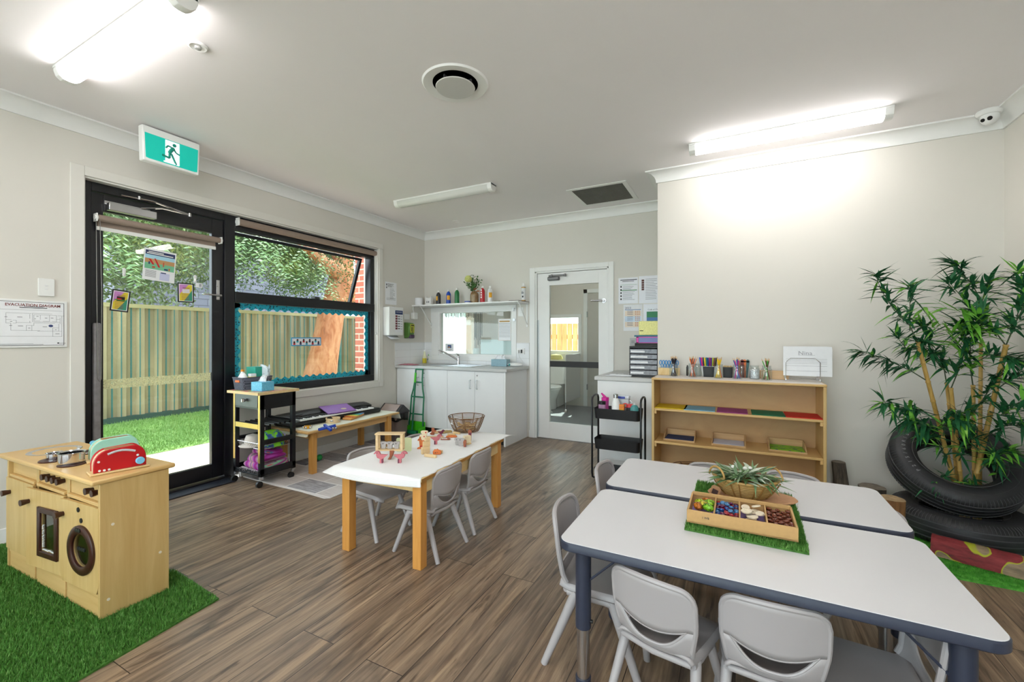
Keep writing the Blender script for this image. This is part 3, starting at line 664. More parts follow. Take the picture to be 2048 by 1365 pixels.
o = MB(); o.M = TR(pxx(1012), pyy(745), .0108); o.lathe([(.0105, 0), (.0105, .0006), (0, .0006)], sy=.75); o.build('you_are_here_badge', NAVY, t)
o = MB(); o.M = TR(pxx(1175), pyy(1110), .0108); o.lathe([(.005, 0), (.005, .0006), (0, .0006)], sy=.8); o.build('maker_mark', INK2, t)
text('A.E.D&C', .008, INK, t, pxx(1205), pyy(1122), .0112, 'maker_lettering')
t = T('light_switch', 'white double rocker light switch above the evacuation diagram', 'light switch', (XL, 1.087, 1.558), M=LW)
MB().prism(rrect(.074, .112, .004), 0, .008).build('plate', WHITE, t, bev=.0015)
for yy in (.012, -.010):
    o = MB(); o.M = TR(.0, yy, .008); o.lathe([(.0085, 0), (.0085, .0025), (0, .004)], sy=.62); o.build('rocker', GLOSSW, t)
def blind(y0, y1, xc, zc, r, label, drop, brk):
    t = T('roller_blind', label, 'roller blind', (xc, (y0+y1)/2, zc))
    m, nt, b = base('blind_fabric'); nt.nodes.remove(b) if 0 else None
    F_ = mat('blind_taupe', (150,132,120), .8, var=.03, sc=60)
    MB().cyl((xc, y0+.01, zc), (xc, y1-.01, zc), r, n=24).build('rolled_fabric', F_, t, W=True)
    MB().box(xc-r-.002, y0+.015, zc-drop, xc-r, y1-.03, zc).build('fabric_drop', F_, t, W=True)
    MB().box(xc-r-.006, y0+.012, zc-drop-.026, xc-r+.004, y1-.028, zc-drop).build('bottom_rail', WHITE, t, W=True, bev=.002)
    for yy in brk: MB().box(xc-r-.01, yy-.004, zc-r-.004, xc+r*.9, yy+.004, zc+r+.006).cyl((xc, yy-.010, zc), (xc, yy+.010, zc), r*.8).build('bracket', WHITE, t, W=True, bev=.002)
    return t
bl = blind(1.338, 2.155, GX+.065, 2.072, .023, 'short taupe roller blind wound up across the glass door', .055, (1.338, 2.155))
yy = 1.335
MB().tube([(GX+.075, yy, 2.07), (GX+.085, yy, 1.55), (GX+.09, yy+.004, .95), (GX+.09, yy+.014, .93), (GX+.09, yy+.022, .95), (GX+.085, yy+.026, 1.55), (GX+.075, yy+.02, 2.07)], .0022, 6).build('bead_chain', STEEL, bl, W=True)
bl = blind(2.30, 3.975, GX+.055, 2.272, .030, 'long taupe roller blind wound up at the head of the wide window', .022, (2.304,))
MB().tube([(GX+.07, 3.955, 2.25), (GX+.07, 3.955, 1.5), (GX+.07, 3.958, 1.30), (GX+.07, 3.965, 1.5), (GX+.07, 3.965, 2.25)], .002, 6).lathe([(0, 0), (.008, .005), (.006, .03), (0, .035)], (GX+.07, 3.96, 1.27)).build('bead_chain', WHITE, bl, W=True)
# things stuck on the door glass
def sheet(name, label, cat, c, w, h, tilt=0, mt=None, M=LW, thick=.001, bord=None):
    t = T(name, label, cat, c, M=(M.to_4x4() @ R('Z', tilt)).to_3x3())
    MB().box(-w/2, -h/2, 0, w/2, h/2, thick).build('sheet', mt or PAPER, t, smooth=False); return t
gx = GX-.006
t = sheet('safety_poster', 'white poster with a playground picture taped to the door glass', 'poster', (gx, 1.742, 1.80), .212, .243, -4)
marks([(-.098, .075, .098, .108)], mat('poster_navy', (44,52,96), .7), t, 'title_band'); marks([(-.08, .094, .02, .10), (-.09, .082, .085, .089)], WHITE, t, 'title_text', .0018)
marks([(-.098, .045, .098, .075)], mat('poster_sky', (170,214,232), .7), t, 'sky')
o = marks([(-.098, .012, .098, .045)], mat('poster_fence', (196,150,104), .7), t, 'picture_fence'); marks([(-.098, -.035, .098, .012)], mat('poster_grass', (120,190,150), .7), t, 'picture_lawn')
o = MB(); o.add([(-.04,.05,.002),(-.03,.05,.002),(.005,-.015,.002),(-.01,-.015,.002)], [(0,1,2,3)]).add([(-.075,.04,.002),(-.06,.04,.002),(-.035,.0,.002),(-.05,.0,.002)], [(0,1,2,3)]); o.build('slides', RED, t, smooth=False)
marks([(.02,-.005,.028,.03), (.06,-.03,.068,-.01), (-.05,-.025,-.03,-.012)], mat('poster_figures', (200,90,60), .7), t, 'figures', .0019)
marks([(.03,-.03,.055,-.018), (-.075,.0,-.065,.02)], NAVY, t, 'figures_blue', .0019)
marks([(-.09, -.048-k*.007, -.02, -.046-k*.007) for k in range(8)], INK, t, 'text_lines'); marks([(.005, -.112, .07, -.055)], mat('poster_lilac', (200,204,232), .7), t, 'info_box')
marks([(.01, -.058, .045, -.05)], NAVY, t, 'box_heading', .0019)
def flyer(label, y, z, tilt, w, h, pic, grp=None):
    t = sheet('framed_flyer', label, 'flyer', (gx+.004, y, z), w, h, tilt, BLK, thick=.003)
    a, b = w/2-.009, h/2-.009; zz = .0032
    def poly(name, pts, m, z=zz): MB().add([(x, y, z) for x, y in pts], [tuple(range(len(pts)))]).build(name, m, t, smooth=False)
    MB().box(-a, -b, .003, a, b, zz-.0001).build('white_margin', PAPER, t, smooth=False); a -= .004; b -= .004
    poly('mauve_corner', [(-a, b), (a*.45, b), (-a, -b*.2)], mat('flyer_mauve', (206,140,206), .7))
    poly('yellow_field', [(a*.45, b), (a, b), (a, b*.35), (-a*.3, -b), (-a, -b), (-a, -b*.2)], mat('flyer_yellow', (226,206,60), .7))
    poly('green_corner', [(a, b*.35), (a, -b), (-a*.3, -b)], mat('flyer_green', (60,150,120), .7))
    marks([(-a*.55, -b*.05, a*.6, b*.45)], pic, t, 'photo', zz)
    marks([(-a*.5, b*.6+k*-.008, a*.6, b*.6+.003-k*.008) for k in range(2)]+[(-a*.7, -b*.2-k*.011, a*.5, -b*.2+.003-k*.011) for k in range(5)], mat('flyer_text', (150,70,90), .7), t, 'text_lines', zz+.0005)
    return t
t = flyer('black framed colourful flyer with a dark photo low on the left of the door glass', 1.495, 1.507, -6, .108, .158, mat('flyer_photo', (30,26,22), .6))
marks([(-.02, .008, .005, .018)], RED, t, 'red_fruit', .0045); marks([(-.035, .002, .03, .009)], mat('flyer_leaf', (90,150,60), .6), t, 'green_leaves', .0043)
flyer('black framed colourful flyer with a pale photo on the right of the door glass', 1.92, 1.605, 1, .118, .158, mat('flyer_photo_pale', (226,220,226), .6))
for y_, z_, lb in [(P(*(248, 545), x=gx).y, P(248, 545, x=gx).z, 'small white adhesive hook above the left flyer on the door glass'), (P(390, 558, x=gx).y, P(390, 558, x=gx).z, 'small white adhesive hook above the right flyer on the door glass')]:
    t = T('adhesive_hook', lb, 'hook', (gx, y_, z_), M=LW); MB().prism(rrect(.018, .062, .008), 0, .003).build('base', WHITE, t); MB().box(-.004, -.02, .003, .004, .0, .012).build('hook', WHITE, t, bev=.002)
t = sheet('small_notice_card', 'small white card with a printed panel beside the door handle', 'card', (gx, P(398, 571, x=gx).y, P(398, 571, x=gx).z), .052, .038, -4); marks([(-.0, -.012, .018, .012)], mat('card_grey', (170,172,180), .7), t, 'print')
# border and banner on the low pane
def notes():
    m, nt, b = base('note_border'); v = coords(nt, (1, 1, 1))
    vo = N(nt, 'ShaderNodeTexVoronoi'); vo.inputs['Scale'].default_value = 55; nt.links.new(v, vo.inputs['Vector'])
    nt.links.new(ramp(nt, vo.outputs['Distance'], [(.0, lin((8,18,24))), (.26, lin((8,18,24))), (.32, lin((24,160,186))), (1, lin((34,182,206)))]), b.inputs['Base Color']); b.inputs['Roughness'].default_value = .6; return m
NB = notes(); bx = GX-.009
ys0, ys1, zs0, zs1 = 2.303, 3.907, .783, 1.552
def strip(label, a0, a1, horiz, sgn, base_):
    t = T('scalloped_border', label, 'border strip', (bx, a0 if horiz else base_, base_ if horiz else a0), M=LW)
    L = a1-a0; n = int(L/.0085); o = MB(); top = []
    for i in range(n+1):
        s = L*i/n; d = .052+.011*math.cos(2*PI*s/.083); top.append((s, d*sgn))
    if horiz: pts = [(0, 0), (L, 0)]+top[::-1]
    else: pts = [(d, s) for s, d in ([(0, 0), (L, 0)]+top[::-1])]
    vs = [(x, y, .001) for x, y in pts]; k = len(top)
    base_pts = [((L*i/n, 0) if horiz else (0, L*i/n)) for i in range(n+1)]
    tp = [((s, d) if horiz else (d, s)) for s, d in top]
    o.add([(x, y, .001) for x, y in base_pts]+[(x, y, .001) for x, y in tp], [(i, i+1, k+i+1, k+i) for i in range(n)])
    o.build('strip', NB, t, smooth=False, solid=.0008); return t
strip('teal music note scalloped border along the top of the low pane', ys0, ys1, 1, -1, zs1)
strip('teal music note scalloped border along the bottom of the low pane', ys0, ys1, 1, 1, zs0)
strip('teal music note scalloped border up the left side of the low pane', zs0, zs1, 0, 1, ys0)
strip('teal music note scalloped border up the right side of the low pane', zs0, zs1, 0, -1, ys1)
a = P(582, 675, x=bx); c_ = P(642, 692, x=bx)
t = sheet('children_banner', 'small blue edged banner with a row of tiny figures on the low pane', 'banner', (bx+.001, (a.y+c_.y)/2, (a.z+c_.z)/2), abs(c_.y-a.y), .088, 0, mat('banner_blue', (40,150,200), .6))
hw = abs(c_.y-a.y)/2; marks([(-hw+.01, -.034, hw-.01, .034)], PAPER, t, 'white_field')
for k in range(9):
    x = -hw+.035+k*(2*hw-.07)/8; yk = .012 if k % 2 else -.012
    o = MB().cyl((x, yk+.006, .002), (x, yk+.006, .0026), .011).build('head', mat('banner_hair', (70,40,36), .7), t)
    marks([(x-.012, yk-.02, x+.012, yk-.003)], [RED, TEAL, NAVY][k % 3], t, 'body', .002)
# notice, towel dispenser, soap dispenser, plug
t = sheet('wall_notice', 'white typed notice taped beside the window above the towel dispenser', 'notice', (XL+.001, 4.198, 1.80), .205, .285, 0)
marks([(-.085, .095, -.072, .12), (-.085, .06, -.072, .082)], INK2, t, 'logo')
marks([(-.06, .12-k*.008, .0+random.random()*.06, .123-k*.008) for k in range(6)]+[(-.02, .06-k*.014, .03+random.random()*.04, .0625-k*.014) for k in range(10)]+[(-.08, -.06-k*.012, .06+random.random()*.03, -.058-k*.012) for k in range(3)], INK, t, 'text_lines')
t = T('paper_towel_dispenser', 'white metal paper towel dispenser with a hand washing chart', 'towel dispenser', (XL, 4.19, 1.262), M=LW)
MB().box(-.135, 0, 0, .125, .36, .105).build('cabinet', WHITE, t, bev=.008)
marks([(-.03, .04, .112, .32)], PAPER, t, 'chart', .105); marks([(-.028, .268, .110, .318)], NAVY, t, 'chart_heading', .106)
text('HANDWASHING', .014, WHITE, t, .041, .293, .1072, 'heading_lettering', align='CENTER')
marks([(-.024, .232-k*.031, .012, .256-k*.031) for k in range(6)], mat('chart_icons', (120,50,60), .7), t, 'chart_icons', .106)
marks([(.02, .238-k*.031, .06, .247-k*.031) for k in range(6)]+[(.075, .238-k*.031, .10, .242-k*.031) for k in range(6)], INK2, t, 'chart_text', .106)
MB().add([(-.10, -.002, .02), (.10, -.002, .02), (.085, -.045, .09), (-.09, -.045, .09)], [(0,1,2,3)]).build('hanging_towel', PAPER, t, solid=.001)
MB().cyl((0, .36, .05), (0, .367, .05), .016).build('lock', STEEL, t)
t = T('soap_dispenser', 'green wall soap dispenser with a purple push pad', 'soap dispenser', (XL, 4.50, 1.225), M=LW)
SG = mat('soap_green', (96,140,66), .35); 
o = MB(); o.M = LW.to_4x4().inverted() if 0 else Matrix()
o.add([(-.06, 0, 0), (.06, 0, 0), (.06, .215, 0), (-.06, .215, 0), (-.05, .02, .08), (.05, .02, .08), (.055, .17, .095), (-.055, .17, .095), (.05, .205, .075), (-.05, .205, .075)],
      [(0,3,2,1), (4,5,6,7), (7,6,8,9), (9,8,2,3), (0,1,5,4), (1,2,8,6,5), (0,4,7,9,3)]); o.build('shell', SG, t, bev=.01)
MB().box(-.038, .075, .088, .042, .19, .097).build('yellow_label', mat('soap_yellow', (186,186,60), .5), t, bev=.004)
marks([(-.02, .095, -.008, .15), (.002, .095, .01, .15), (-.026, .165, .03, .178), (-.008, .078, .012, .088)], INK2, t, 'label_figures', .0975)
MB().box(-.04, .0, .06, .045, .05, .10).build('push_pad', mat('soap_purple', (74,52,84), .4), t, bev=.012)
t = T('wall_outlet', 'white double power outlet between the towel dispenser and the shelf bracket', 'power outlet', (XL, 4.49, 1.515), M=LW); MB().prism(rrect(.112, .074, .004), 0, .009).build('plate', WHITE, t, bev=.002); MB().box(-.03, .02, .009, -.02, .026, .013).box(.02, .02, .009, .03, .026, .013).build('rocker', GLOSSW, t)
t = T('plug_adapter', 'white plug adapter with a cord hanging off the corner outlet', 'plug', (XL+.009, 4.60, 1.525), M=LW); MB().box(-.03, -.04, 0, .05, .05, .055).build('body', WHITE, t, bev=.006)
MB().tube([(0, .045, .03), (-.02, .09, .03), (.0, .13, .02), (.03, .16, .03)], .005, 8).build('cord', WHITE, t)
# exterior door mat / threshold strip
tg(MB().prism([(-4.03+.06, 1.30), (-3.815, 1.71), (-3.805, 2.20), (-3.97, 2.235)], 0, .012).build('threshold_mat', mat('threshold_black', (36,40,50), .45), None, bev=.003), 'black rubber threshold mat at the foot of the glass door', 'door mat')
# ================================================================ black kitchen trolley by the door
t = T('kitchen_trolley', 'black kitchen trolley with a steel drawer and wooden top beside the glass door', 'trolley', (-3.655, 2.37, 0))
ax0, ax1, ay0, ay1 = -3.84, -3.462, 2.205, 2.525; GOLD = mat('brushed_edge', (206,170,96), .3, .6)
for x in (ax0, ax1-.034):
    for y in (ay0, ay1-.034):
        MB().box(x, y, .085, x+.034, y+.034, .765).build('post', BLACK, t, W=True, bev=.002)
        if y == ay0: MB().box(x+.002, y-.001, .20, x+.026, y, .76).build('post_edging', GOLD, t, W=True)
        ca = MB().box(x+.004, y+.004, .058, x+.03, y+.03, .092).build('caster_bracket', STEEL, t, W=True, bev=.002)
        MB().cyl((x+.005, y+.0, .026), (x+.027, y+.0, .026), .026).build('caster_wheel', BLK, ca, W=True)
MB().box(ax0, ay0, .64, ax1, ay1, .765).build('top_box', BLACK, t, W=True, bev=.002)
dr = MB().box(ax0+.034, ay0-.004, .655, ax1-.034, ay0+.01, .76).build('drawer', mat('brushed_dark_steel', (92,92,92), .42, .85), t, W=True, bev=.002)
MB().cyl((-3.655, ay0-.004, .712), (-3.655, ay0-.02, .712), .007).lathe([(0,-.016),(.016,-.012),(.016,.012),(0,.016)], (-3.655, ay0-.026, .712)).build('drawer_knob', CHROME, dr, W=True)
def topmat():
    m, nt, b = base('collage_top'); vo = N(nt, 'ShaderNodeTexVoronoi'); vo.inputs['Scale'].default_value = 22; nt.links.new(coords(nt), vo.inputs['Vector'])
    sp = N(nt, 'ShaderNodeSeparateColor'); nt.links.new(vo.outputs['Color'], sp.inputs[0])
    nt.links.new(ramp(nt, sp.outputs[0], [(.2, lin((214,184,140))), (.5, lin((220,190,150))), (.55, lin((206,90,110))), (.72, lin((224,150,130))), (.9, lin((170,196,120)))]), b.inputs['Base Color']); b.inputs['Roughness'].default_value = .4; return m
o = MB().box(-3.872, 2.172, .765, -3.442, 2.543, .787); o.build('top_board', topmat(), t, W=True, bev=.003)
MB().box(-3.873, 2.171, .764, -3.441, 2.173, .786).box(-3.443, 2.171, .764, -3.441, 2.544, .786).build('board_edge', PINE, t, W=True)
o = MB()
for k in range(7): o.cyl((ax0+.02, ay0+.05+k*.045, .50), (ax1-.02, ay0+.05+k*.045, .50), .009)
o.box(ax0+.034, ay0, .475, ax1-.034, ay0+.016, .52).box(ax0+.034, ay1-.016, .48, ax1-.034, ay1, .52); o.build('slatted_shelf', BLACK, t, W=True)
MB().box(ax0+.034, ay0-.001, .478, ax1-.034, ay0+.001, .518).build('shelf_edging', GOLD, t, W=True)
MB().box(ax1-.02, ay0+.03, .345, ax1, ay1-.03, .385).box(ax0, ay0+.03, .345, ax0+.02, ay1-.03, .385).build('side_rail', BLACK, t, W=True, bev=.002)
o = MB(); z0 = .30
for zz, g in ((.355, 0), (.30, .03)):
    a0, a1, b0, b1 = ax0+.03+g, ax1-.03-g, ay0+.01+g, ay1-.01-g
    o.tube([(a0, b0, zz), (a1, b0, zz), (a1, b1, zz), (a0, b1, zz)], .003, 6, closed=True)
for k in range(12):
    y = ay0+.03+k*.026; o.tube([(ax0+.03, y, .355), (ax0+.06, y, .30), (ax1-.06, y, .30), (ax1-.03, y, .355)], .0016, 5)
for k in range(12):
    x = ax0+.045+k*.027; o.tube([(x, ay0+.01, .355), (x, ay0+.04, .30), (x, ay1-.04, .30), (x, ay1-.01, .355)], .0016, 5)
o.build('wire_basket', CHROME, t, W=True)
MB().box(ax0, ay0, .092, ax1, ay1, .104).box(ax0, ay0, .104, ax1, ay0+.012, .128).box(ax0, ay1-.012, .104, ax1, ay1, .128).box(ax0, ay0, .104, ax0+.012, ay1, .15).box(ax1-.012, ay0, .104, ax1, ay1, .15).build('bottom_tray', BLACK, t, W=True, bev=.002)
ZT = .788
# basket with goods
t = T('plastic_basket', 'grey woven pattern plastic basket on the black trolley', 'basket', (-3.775, 2.335, ZT), rz=0)
GB2 = bricks('basket_weave', (96,98,112), (110,112,128), (60,62,74), 1, .012, .012, .0018, swap='XZY', bm=.6)
def tub(o, w, d, h, th, w2, d2, r=.02):
    """open tapered box"""
    A = rrect(w2, d2, r, 4); B = rrect(w, d, r, 4); Bi = rrect(w-2*th, d-2*th, r*.8, 4); Ai = rrect(w2-2*th, d2-2*th, r*.8, 4); n = len(A)
    vs = [(x, y, 0) for x, y in A]+[(x, y, h) for x, y in B]+[(x, y, h) for x, y in Bi]+[(x, y, th) for x, y in Ai]
    fs = [tuple(range(n))[::-1]]+[(k*n+i, k*n+(i+1) % n, (k+1)*n+(i+1) % n, (k+1)*n+i) for k in range(3) for i in range(n)]+[tuple(range(3*n, 4*n))]
    return o.add(vs, fs)
tub(MB(), .165, .27, .105, .005, .145, .245).build('tub', GB2, t)
o = MB(); tub(o, .17, .275, .0, 0, .17, .275) if 0 else None
o.tube([(x, y, .105) for x, y in rrect(.165, .27, .02, 4)], .004, 6, closed=True).build('rim', mat('basket_rim', (82,84,98), .5), t)
MB().box(-.03, -.1375, .065, .03, -.126, .085).build('handle_slot', mat('slot_orange', (214,110,50), .5), t, bev=.004)  # even orange piece set on the near side of the basket
def bottle(name, label, cat, p, r, h, m, capm, neck=.4, nh=.12, caph=.1, group=None, sh=.7):
    t = T(name, label, cat, p, group=group)
    H_ = h*(1-caph); MB().lathe([(0, 0), (r*.92, 0), (r, h*.03), (r, h*sh), (r*.85, h*(sh+.06)), (r*neck, H_-h*.03), (r*neck, H_), (0, H_)]).build('body', m, t)
    MB().lathe([(0, H_), (r*neck*1.15, H_), (r*neck*1.15, h*.985), (r*neck*.9, h), (0, h)]).build('cap', capm, t); return t
bottle('pump_bottle', 'white bottle with an orange pump top in the grey basket', 'bottle', (-3.80, 2.26, ZT+.006), .035, .165, WHITE, mat('orange_plastic', (240,150,30), .4), .35, sh=.6)
t = T('wet_wipe_pack', 'white bulging plastic pack in the near end of the grey basket', 'wipes', (-3.765, 2.245, ZT+.006)); MB().ball((0, 0, .07), (.05, .03, .07)).build('pack', WHITE, t)
t = T('tissue_carton', 'green carton standing in the grey basket', 'carton', (-3.785, 2.37, ZT+.006), rz=.1); MB().box(-.055, -.05, 0, .055, .05, .185).build('box', mat('carton_green', (40,160,140), .5), t, bev=.002); marks([(.03, -.0, .05, .03)], WHITE, t, 'label', .186)
t = T('small_carton', 'small yellow and white carton in front of the green carton', 'carton', (-3.728, 2.30, ZT+.006)); MB().box(-.02, -.025, 0, .02, .025, .13).build('box', PAPER, t, bev=.002); MB().box(-.0205, -.0255, .09, .0205, .0255, .105).build('yellow_band', mat('band_yellow', (230,214,80), .5), t)
t = T('plastic_bag', 'crumpled clear plastic bag at the far end of the grey basket', 'bag', (-3.75, 2.425, ZT+.006))
o = MB(); o.grid(lambda u, v: (.05*math.cos(2*PI*u)*(1+.3*math.sin(9*u*PI+7*v)), .035*math.sin(2*PI*u)*(1+.2*math.cos(14*u)), .19*v+.012*math.sin(17*u)), 24, 8); o.build('bag', mat('milky_bag', (220,232,238), .3), t, solid=.001)
def tissuebox(label, p, rz, m, w=.13, d=.115, h=.075):
    t = T('tissue_box', label, 'tissue box', p, rz); MB().box(-w/2, -d/2, 0, w/2, d/2, h).build('box', m, t, bev=.002)
    o = MB(); o.grid(lambda u, v: ((u-.5)*w*.75*(1-.3*v)+.01*math.sin(20*u+3), .02*math.sin(11*u)*(v+.2)+.018*(v-.3), h+.055*v*(.55+.45*abs(math.sin(6*u+.6)))), 22, 5)
    o.build('tissue', PAPER, t, solid=.0012); return t
def floral():
    m, nt, b = base('tissue_blue_pattern'); f = noise(nt, coords(nt), 40, 2, .5, 2.5)
    nt.links.new(ramp(nt, f, [(.44, lin((96,180,214))), (.5, lin((130,206,230))), (.56, lin((92,176,212)))]), b.inputs['Base Color']); b.inputs['Roughness'].default_value = .5; return m
tissuebox('bright blue tissue box with a tissue pulled up on the trolley top', (-3.565, 2.29, ZT), .08, floral())
t = T('white_sun_hat', 'off-white fabric sun hat lying in the wire basket of the trolley', 'hat', (-3.72, 2.30, .305)); HATW = mat('hat_cream', (214,204,196), .9, var=.06)
MB().lathe([(.095, 0), (.10, .004), (.075, .015), (.07, .05), (.055, .085), (.0, .10)], sy=.85).build('crown', HATW, t); MB().lathe([(.07, .015), (.115, .0), (.112, -.003), (.07, .01)], sy=.9).build('brim', HATW, t)
t = T('patterned_sun_hat', 'lime green and blue patterned sun hat in the wire basket', 'hat', (-3.58, 2.38, .305))
m, nt, b = base('hat_pattern'); f = noise(nt, coords(nt), 16, 2, .5, 1); nt.links.new(ramp(nt, f, [(.40, lin((28,70,130))), (.46, lin((40,100,180))), (.5, lin((120,200,30))), (.8, lin((130,214,40)))]), b.inputs['Base Color'])
MB().lathe([(.10, 0), (.095, .05), (.08, .1), (.05, .125), (.0, .135)]).build('crown', m, t); MB().tube([(.102*math.cos(q*.2), .102*math.sin(q*.2), .05+.03*math.sin(q*.2)) for q in range(0, 32)], .006, 6).build('trim', mat('hat_lilac', (180,176,214), .8), t)
MB().prism([(-3.80, 2.23), (-3.70, 2.21), (-3.69, 2.25), (-3.79, 2.27)], .302, .310).build('cardboard_piece', mat('cardboard', (200,160,110), .8), None, label='flat piece of cardboard under the cream hat in the wire basket', cat='cardboard')
def blanket():
    m, nt, b = base('striped_blanket'); v = coords(nt, (1, .35, 2.4), (.3, .2, .5)); wv = N(nt, 'ShaderNodeTexWave'); wv.inputs['Scale'].default_value = 3.2; wv.inputs['Distortion'].default_value = 1.2; nt.links.new(v, wv.inputs['Vector'])
    nt.links.new(ramp(nt, wv.outputs['Color'], [(.0, lin((150,24,120))), (.25, lin((176,70,176))), (.42, lin((28,140,170))), (.5, lin((210,80,90))), (.62, lin((200,120,190))), (.78, lin((214,60,110))), (.9, lin((120,210,170))), (1, lin((160,30,130)))]), b.inputs['Base Color']); b.inputs['Roughness'].default_value = .9; bump(nt, b, noise(nt, coords(nt), 140), .3, .003); return m
BLN = blanket()
t = T('woven_blanket', 'pink and teal striped woven blanket folded on the lowest tray of the trolley', 'blanket', (-3.63, 2.37, .105))
def fold(z0, z1, w, d, ph): 
    return lambda u, v: ((.5*w*math.copysign(abs(math.cos(2*PI*u))**.45, math.cos(2*PI*u)))*math.sin(PI*v)**.35+.01*math.sin(9*v+ph), (.5*d*math.copysign(abs(math.sin(2*PI*u))**.45, math.sin(2*PI*u)))*math.sin(PI*v)**.35, (z0+z1)/2-.5*(z1-z0)*math.cos(PI*v)+.010*math.sin(12*u+ph))
MB().grid(fold(.0, .075, .30, .28, 0), 40, 12).build('lower_fold', BLN, t); MB().grid(fold(.06, .135, .26, .24, 2), 40, 12).build('middle_fold', BLN, t); MB().grid(fold(.125, .175, .22, .18, 4), 40, 12).build('top_fold', BLN, t)
o = MB()
for k in range(26):
    x = -.15+k*.0115; o.tube([(x, -.12, .02), (x+random.uniform(-.01, .01), -.15, .012), (x+random.uniform(-.02, .02), -.165, .004+random.random()*.02)], .003, 5)
o.build('fringe', mat('fringe_white', (222,214,220), .9), t)
# rug
def rugmat():
    m, nt, b = base('patchwork_rug'); v = coords(nt, (1, 1, 1)); br = N(nt, 'ShaderNodeTexBrick'); br.inputs['Scale'].default_value = 1; br.inputs['Brick Width'].default_value = .36; br.inputs['Row Height'].default_value = .23; br.inputs['Mortar Size'].default_value = .007; br.offset = .5
    br.inputs['Color1'].default_value = (0,0,0,1); br.inputs['Color2'].default_value = (1,1,1,1); nt.links.new(v, br.inputs['Vector'])
    n1 = noise(nt, coords(nt, (6, 120, 1)), 1, 3, .7)
    dark = ramp(nt, n1, [(.4, lin((74,74,84))), (.6, lin((176,176,186)))]); lt = ramp(nt, n1, [(.35, lin((190,182,180))), (.65, lin((214,206,202)))])
    mx = N(nt, 'ShaderNodeMixRGB'); fc = ramp(nt, br.outputs['Color'], [(.45, (0,0,0,1)), (.55, (1,1,1,1))]); nt.links.new(fc, mx.inputs[0]); nt.links.new(dark, mx.inputs[1]); nt.links.new(lt, mx.inputs[2])
    m2 = N(nt, 'ShaderNodeMixRGB'); nt.links.new(br.outputs['Fac'], m2.inputs[0]); nt.links.new(mx.outputs[0], m2.inputs[1]); m2.inputs[2].default_value = lin((226,222,220)); nt.links.new(m2.outputs[0], b.inputs['Base Color']); b.inputs['Roughness'].default_value = .95; return m
t = T('area_rug', 'grey patchwork area rug under the bench by the window', 'rug', (-3.3, 3.0, 0))
rp = [(-3.87, 2.31), (-3.42, 2.295), (-3.1, 2.30), (-2.80, 2.285), (-2.765, 2.31), (-2.77, 2.62), (-2.80, 3.2), (-2.80, 3.86), (-3.87, 3.86)]
MB().prism(rp, .0, .007).build('pile', rugmat(), t, W=True)
MB().tube([(x, y, .004) for x, y in rp], .005, 6, closed=True).build('bound_edge', mat('rug_edge', (222,218,216), .9), t, W=True)
# ================================================================ low bench with instruments
t = T('low_wooden_table', 'long low wooden table with instruments under the window', 'table', (-3.6, 3.12, 0))
BT = wood('bench_pine', (206,160,96), (222,182,122), (40, 3, 40), .4); zt = .402
for x in (-3.42, -3.83):
    for y in (2.62, 3.575): MB().box(x, y, .008, x+.052, y+.052, zt-.02).build('leg', BEECH, t, W=True, bev=.003)
MB().box(-3.42+.01, 2.66, zt-.085, -3.42+.03, 3.59, zt-.02).box(-3.82, 2.66, zt-.085, -3.80, 3.59, zt-.02).box(-3.80, 2.64, zt-.085, -3.39, 2.65, zt-.02).box(-3.80, 3.6, zt-.085, -3.39, 3.62, zt-.02).build('apron', BT, t, W=True)
MB().box(-3.885, 2.548, zt-.02, -3.335, 3.72, zt).build('tabletop', BT, t, W=True, bev=.006)
m_ = mat('cream_paper', (228,228,212), .7, var=.01)
def papr(u, v):
    x = -3.88+.525*u; y = 2.546+1.204*v; z = zt+.0015
    if v < .02: z -= .045
    if v > .975: z -= (v-.975)*3.2; 
    if u > .98: x -= .012*math.sin(30*v)
    return (x, y, z)
MB().grid(papr, 40, 60).build('paper_table_cover', m_, None, solid=.001, smooth=True, label='cream paper cover spread over the low instrument table', cat='table cover')
ZB = zt+.004
t = T('electric_keyboard', 'black electric piano keyboard lying on the low window table', 'keyboard', (-3.68, 3.10, ZB), rz=-.07)
o = MB().prism([(-.15, -.53), (.13, -.53), (.135, .53), (-.15, .53)], 0, .05); o.build('case', BLK, t, bev=.02)
MB().grid(lambda u, v: (-.15+.13*u, -.52+1.04*v, .05+.035*math.sin(PI*(.5+.5*u))*(1-.3*abs(2*v-1)**4)), 6, 24).build('raised_panel', BLK, t, solid=-.02)
for s in (-1, 1):
    o = MB(); o.M = TR(-.085, s*.36, .086); o.lathe([(.095, -.02), (.09, .0), (0, .003)], sx=.55, sy=1.1); o.build('speaker_grille', DGREY, t)
o = MB()
for k in range(36): o.box(.005, -.43+k*.024, .05, .125, -.43+k*.024+.0225, .062)
o.build('white_keys', WHITE, t, bev=.001)
o = MB()
for k in range(35):
    if k % 7 in (2, 6): continue
    o.box(.005, -.43+(k+1)*.024-.006, .062, .08, -.43+(k+1)*.024+.006, .072)
o.build('black_keys', BLK, t)
MB().box(-.02, -.44, .05, .004, .44, .064).build('key_strip', DGREY, t)
t = T('purple_booklet', 'purple booklet lying on the black keyboard', 'book', (-3.66, 3.15, ZB+.092), rz=.25); t.rotation_euler = (0, .22, -.25)
o = MB(); o.box(-.11, -.15, 0, .11, .15, .006); o.build('cover', mat('purple_cover', (128,72,160), .4), t); o = MB(); o.M = TR(.03, .05, .006); o.lathe([(.03, 0), (.03, .0006), (0, .0006)], sx=.7); o.build('cover_picture', mat('tan_picture', (190,170,150), .6), t)
BLU = mat('bell_blue', (24,66,176), .4)
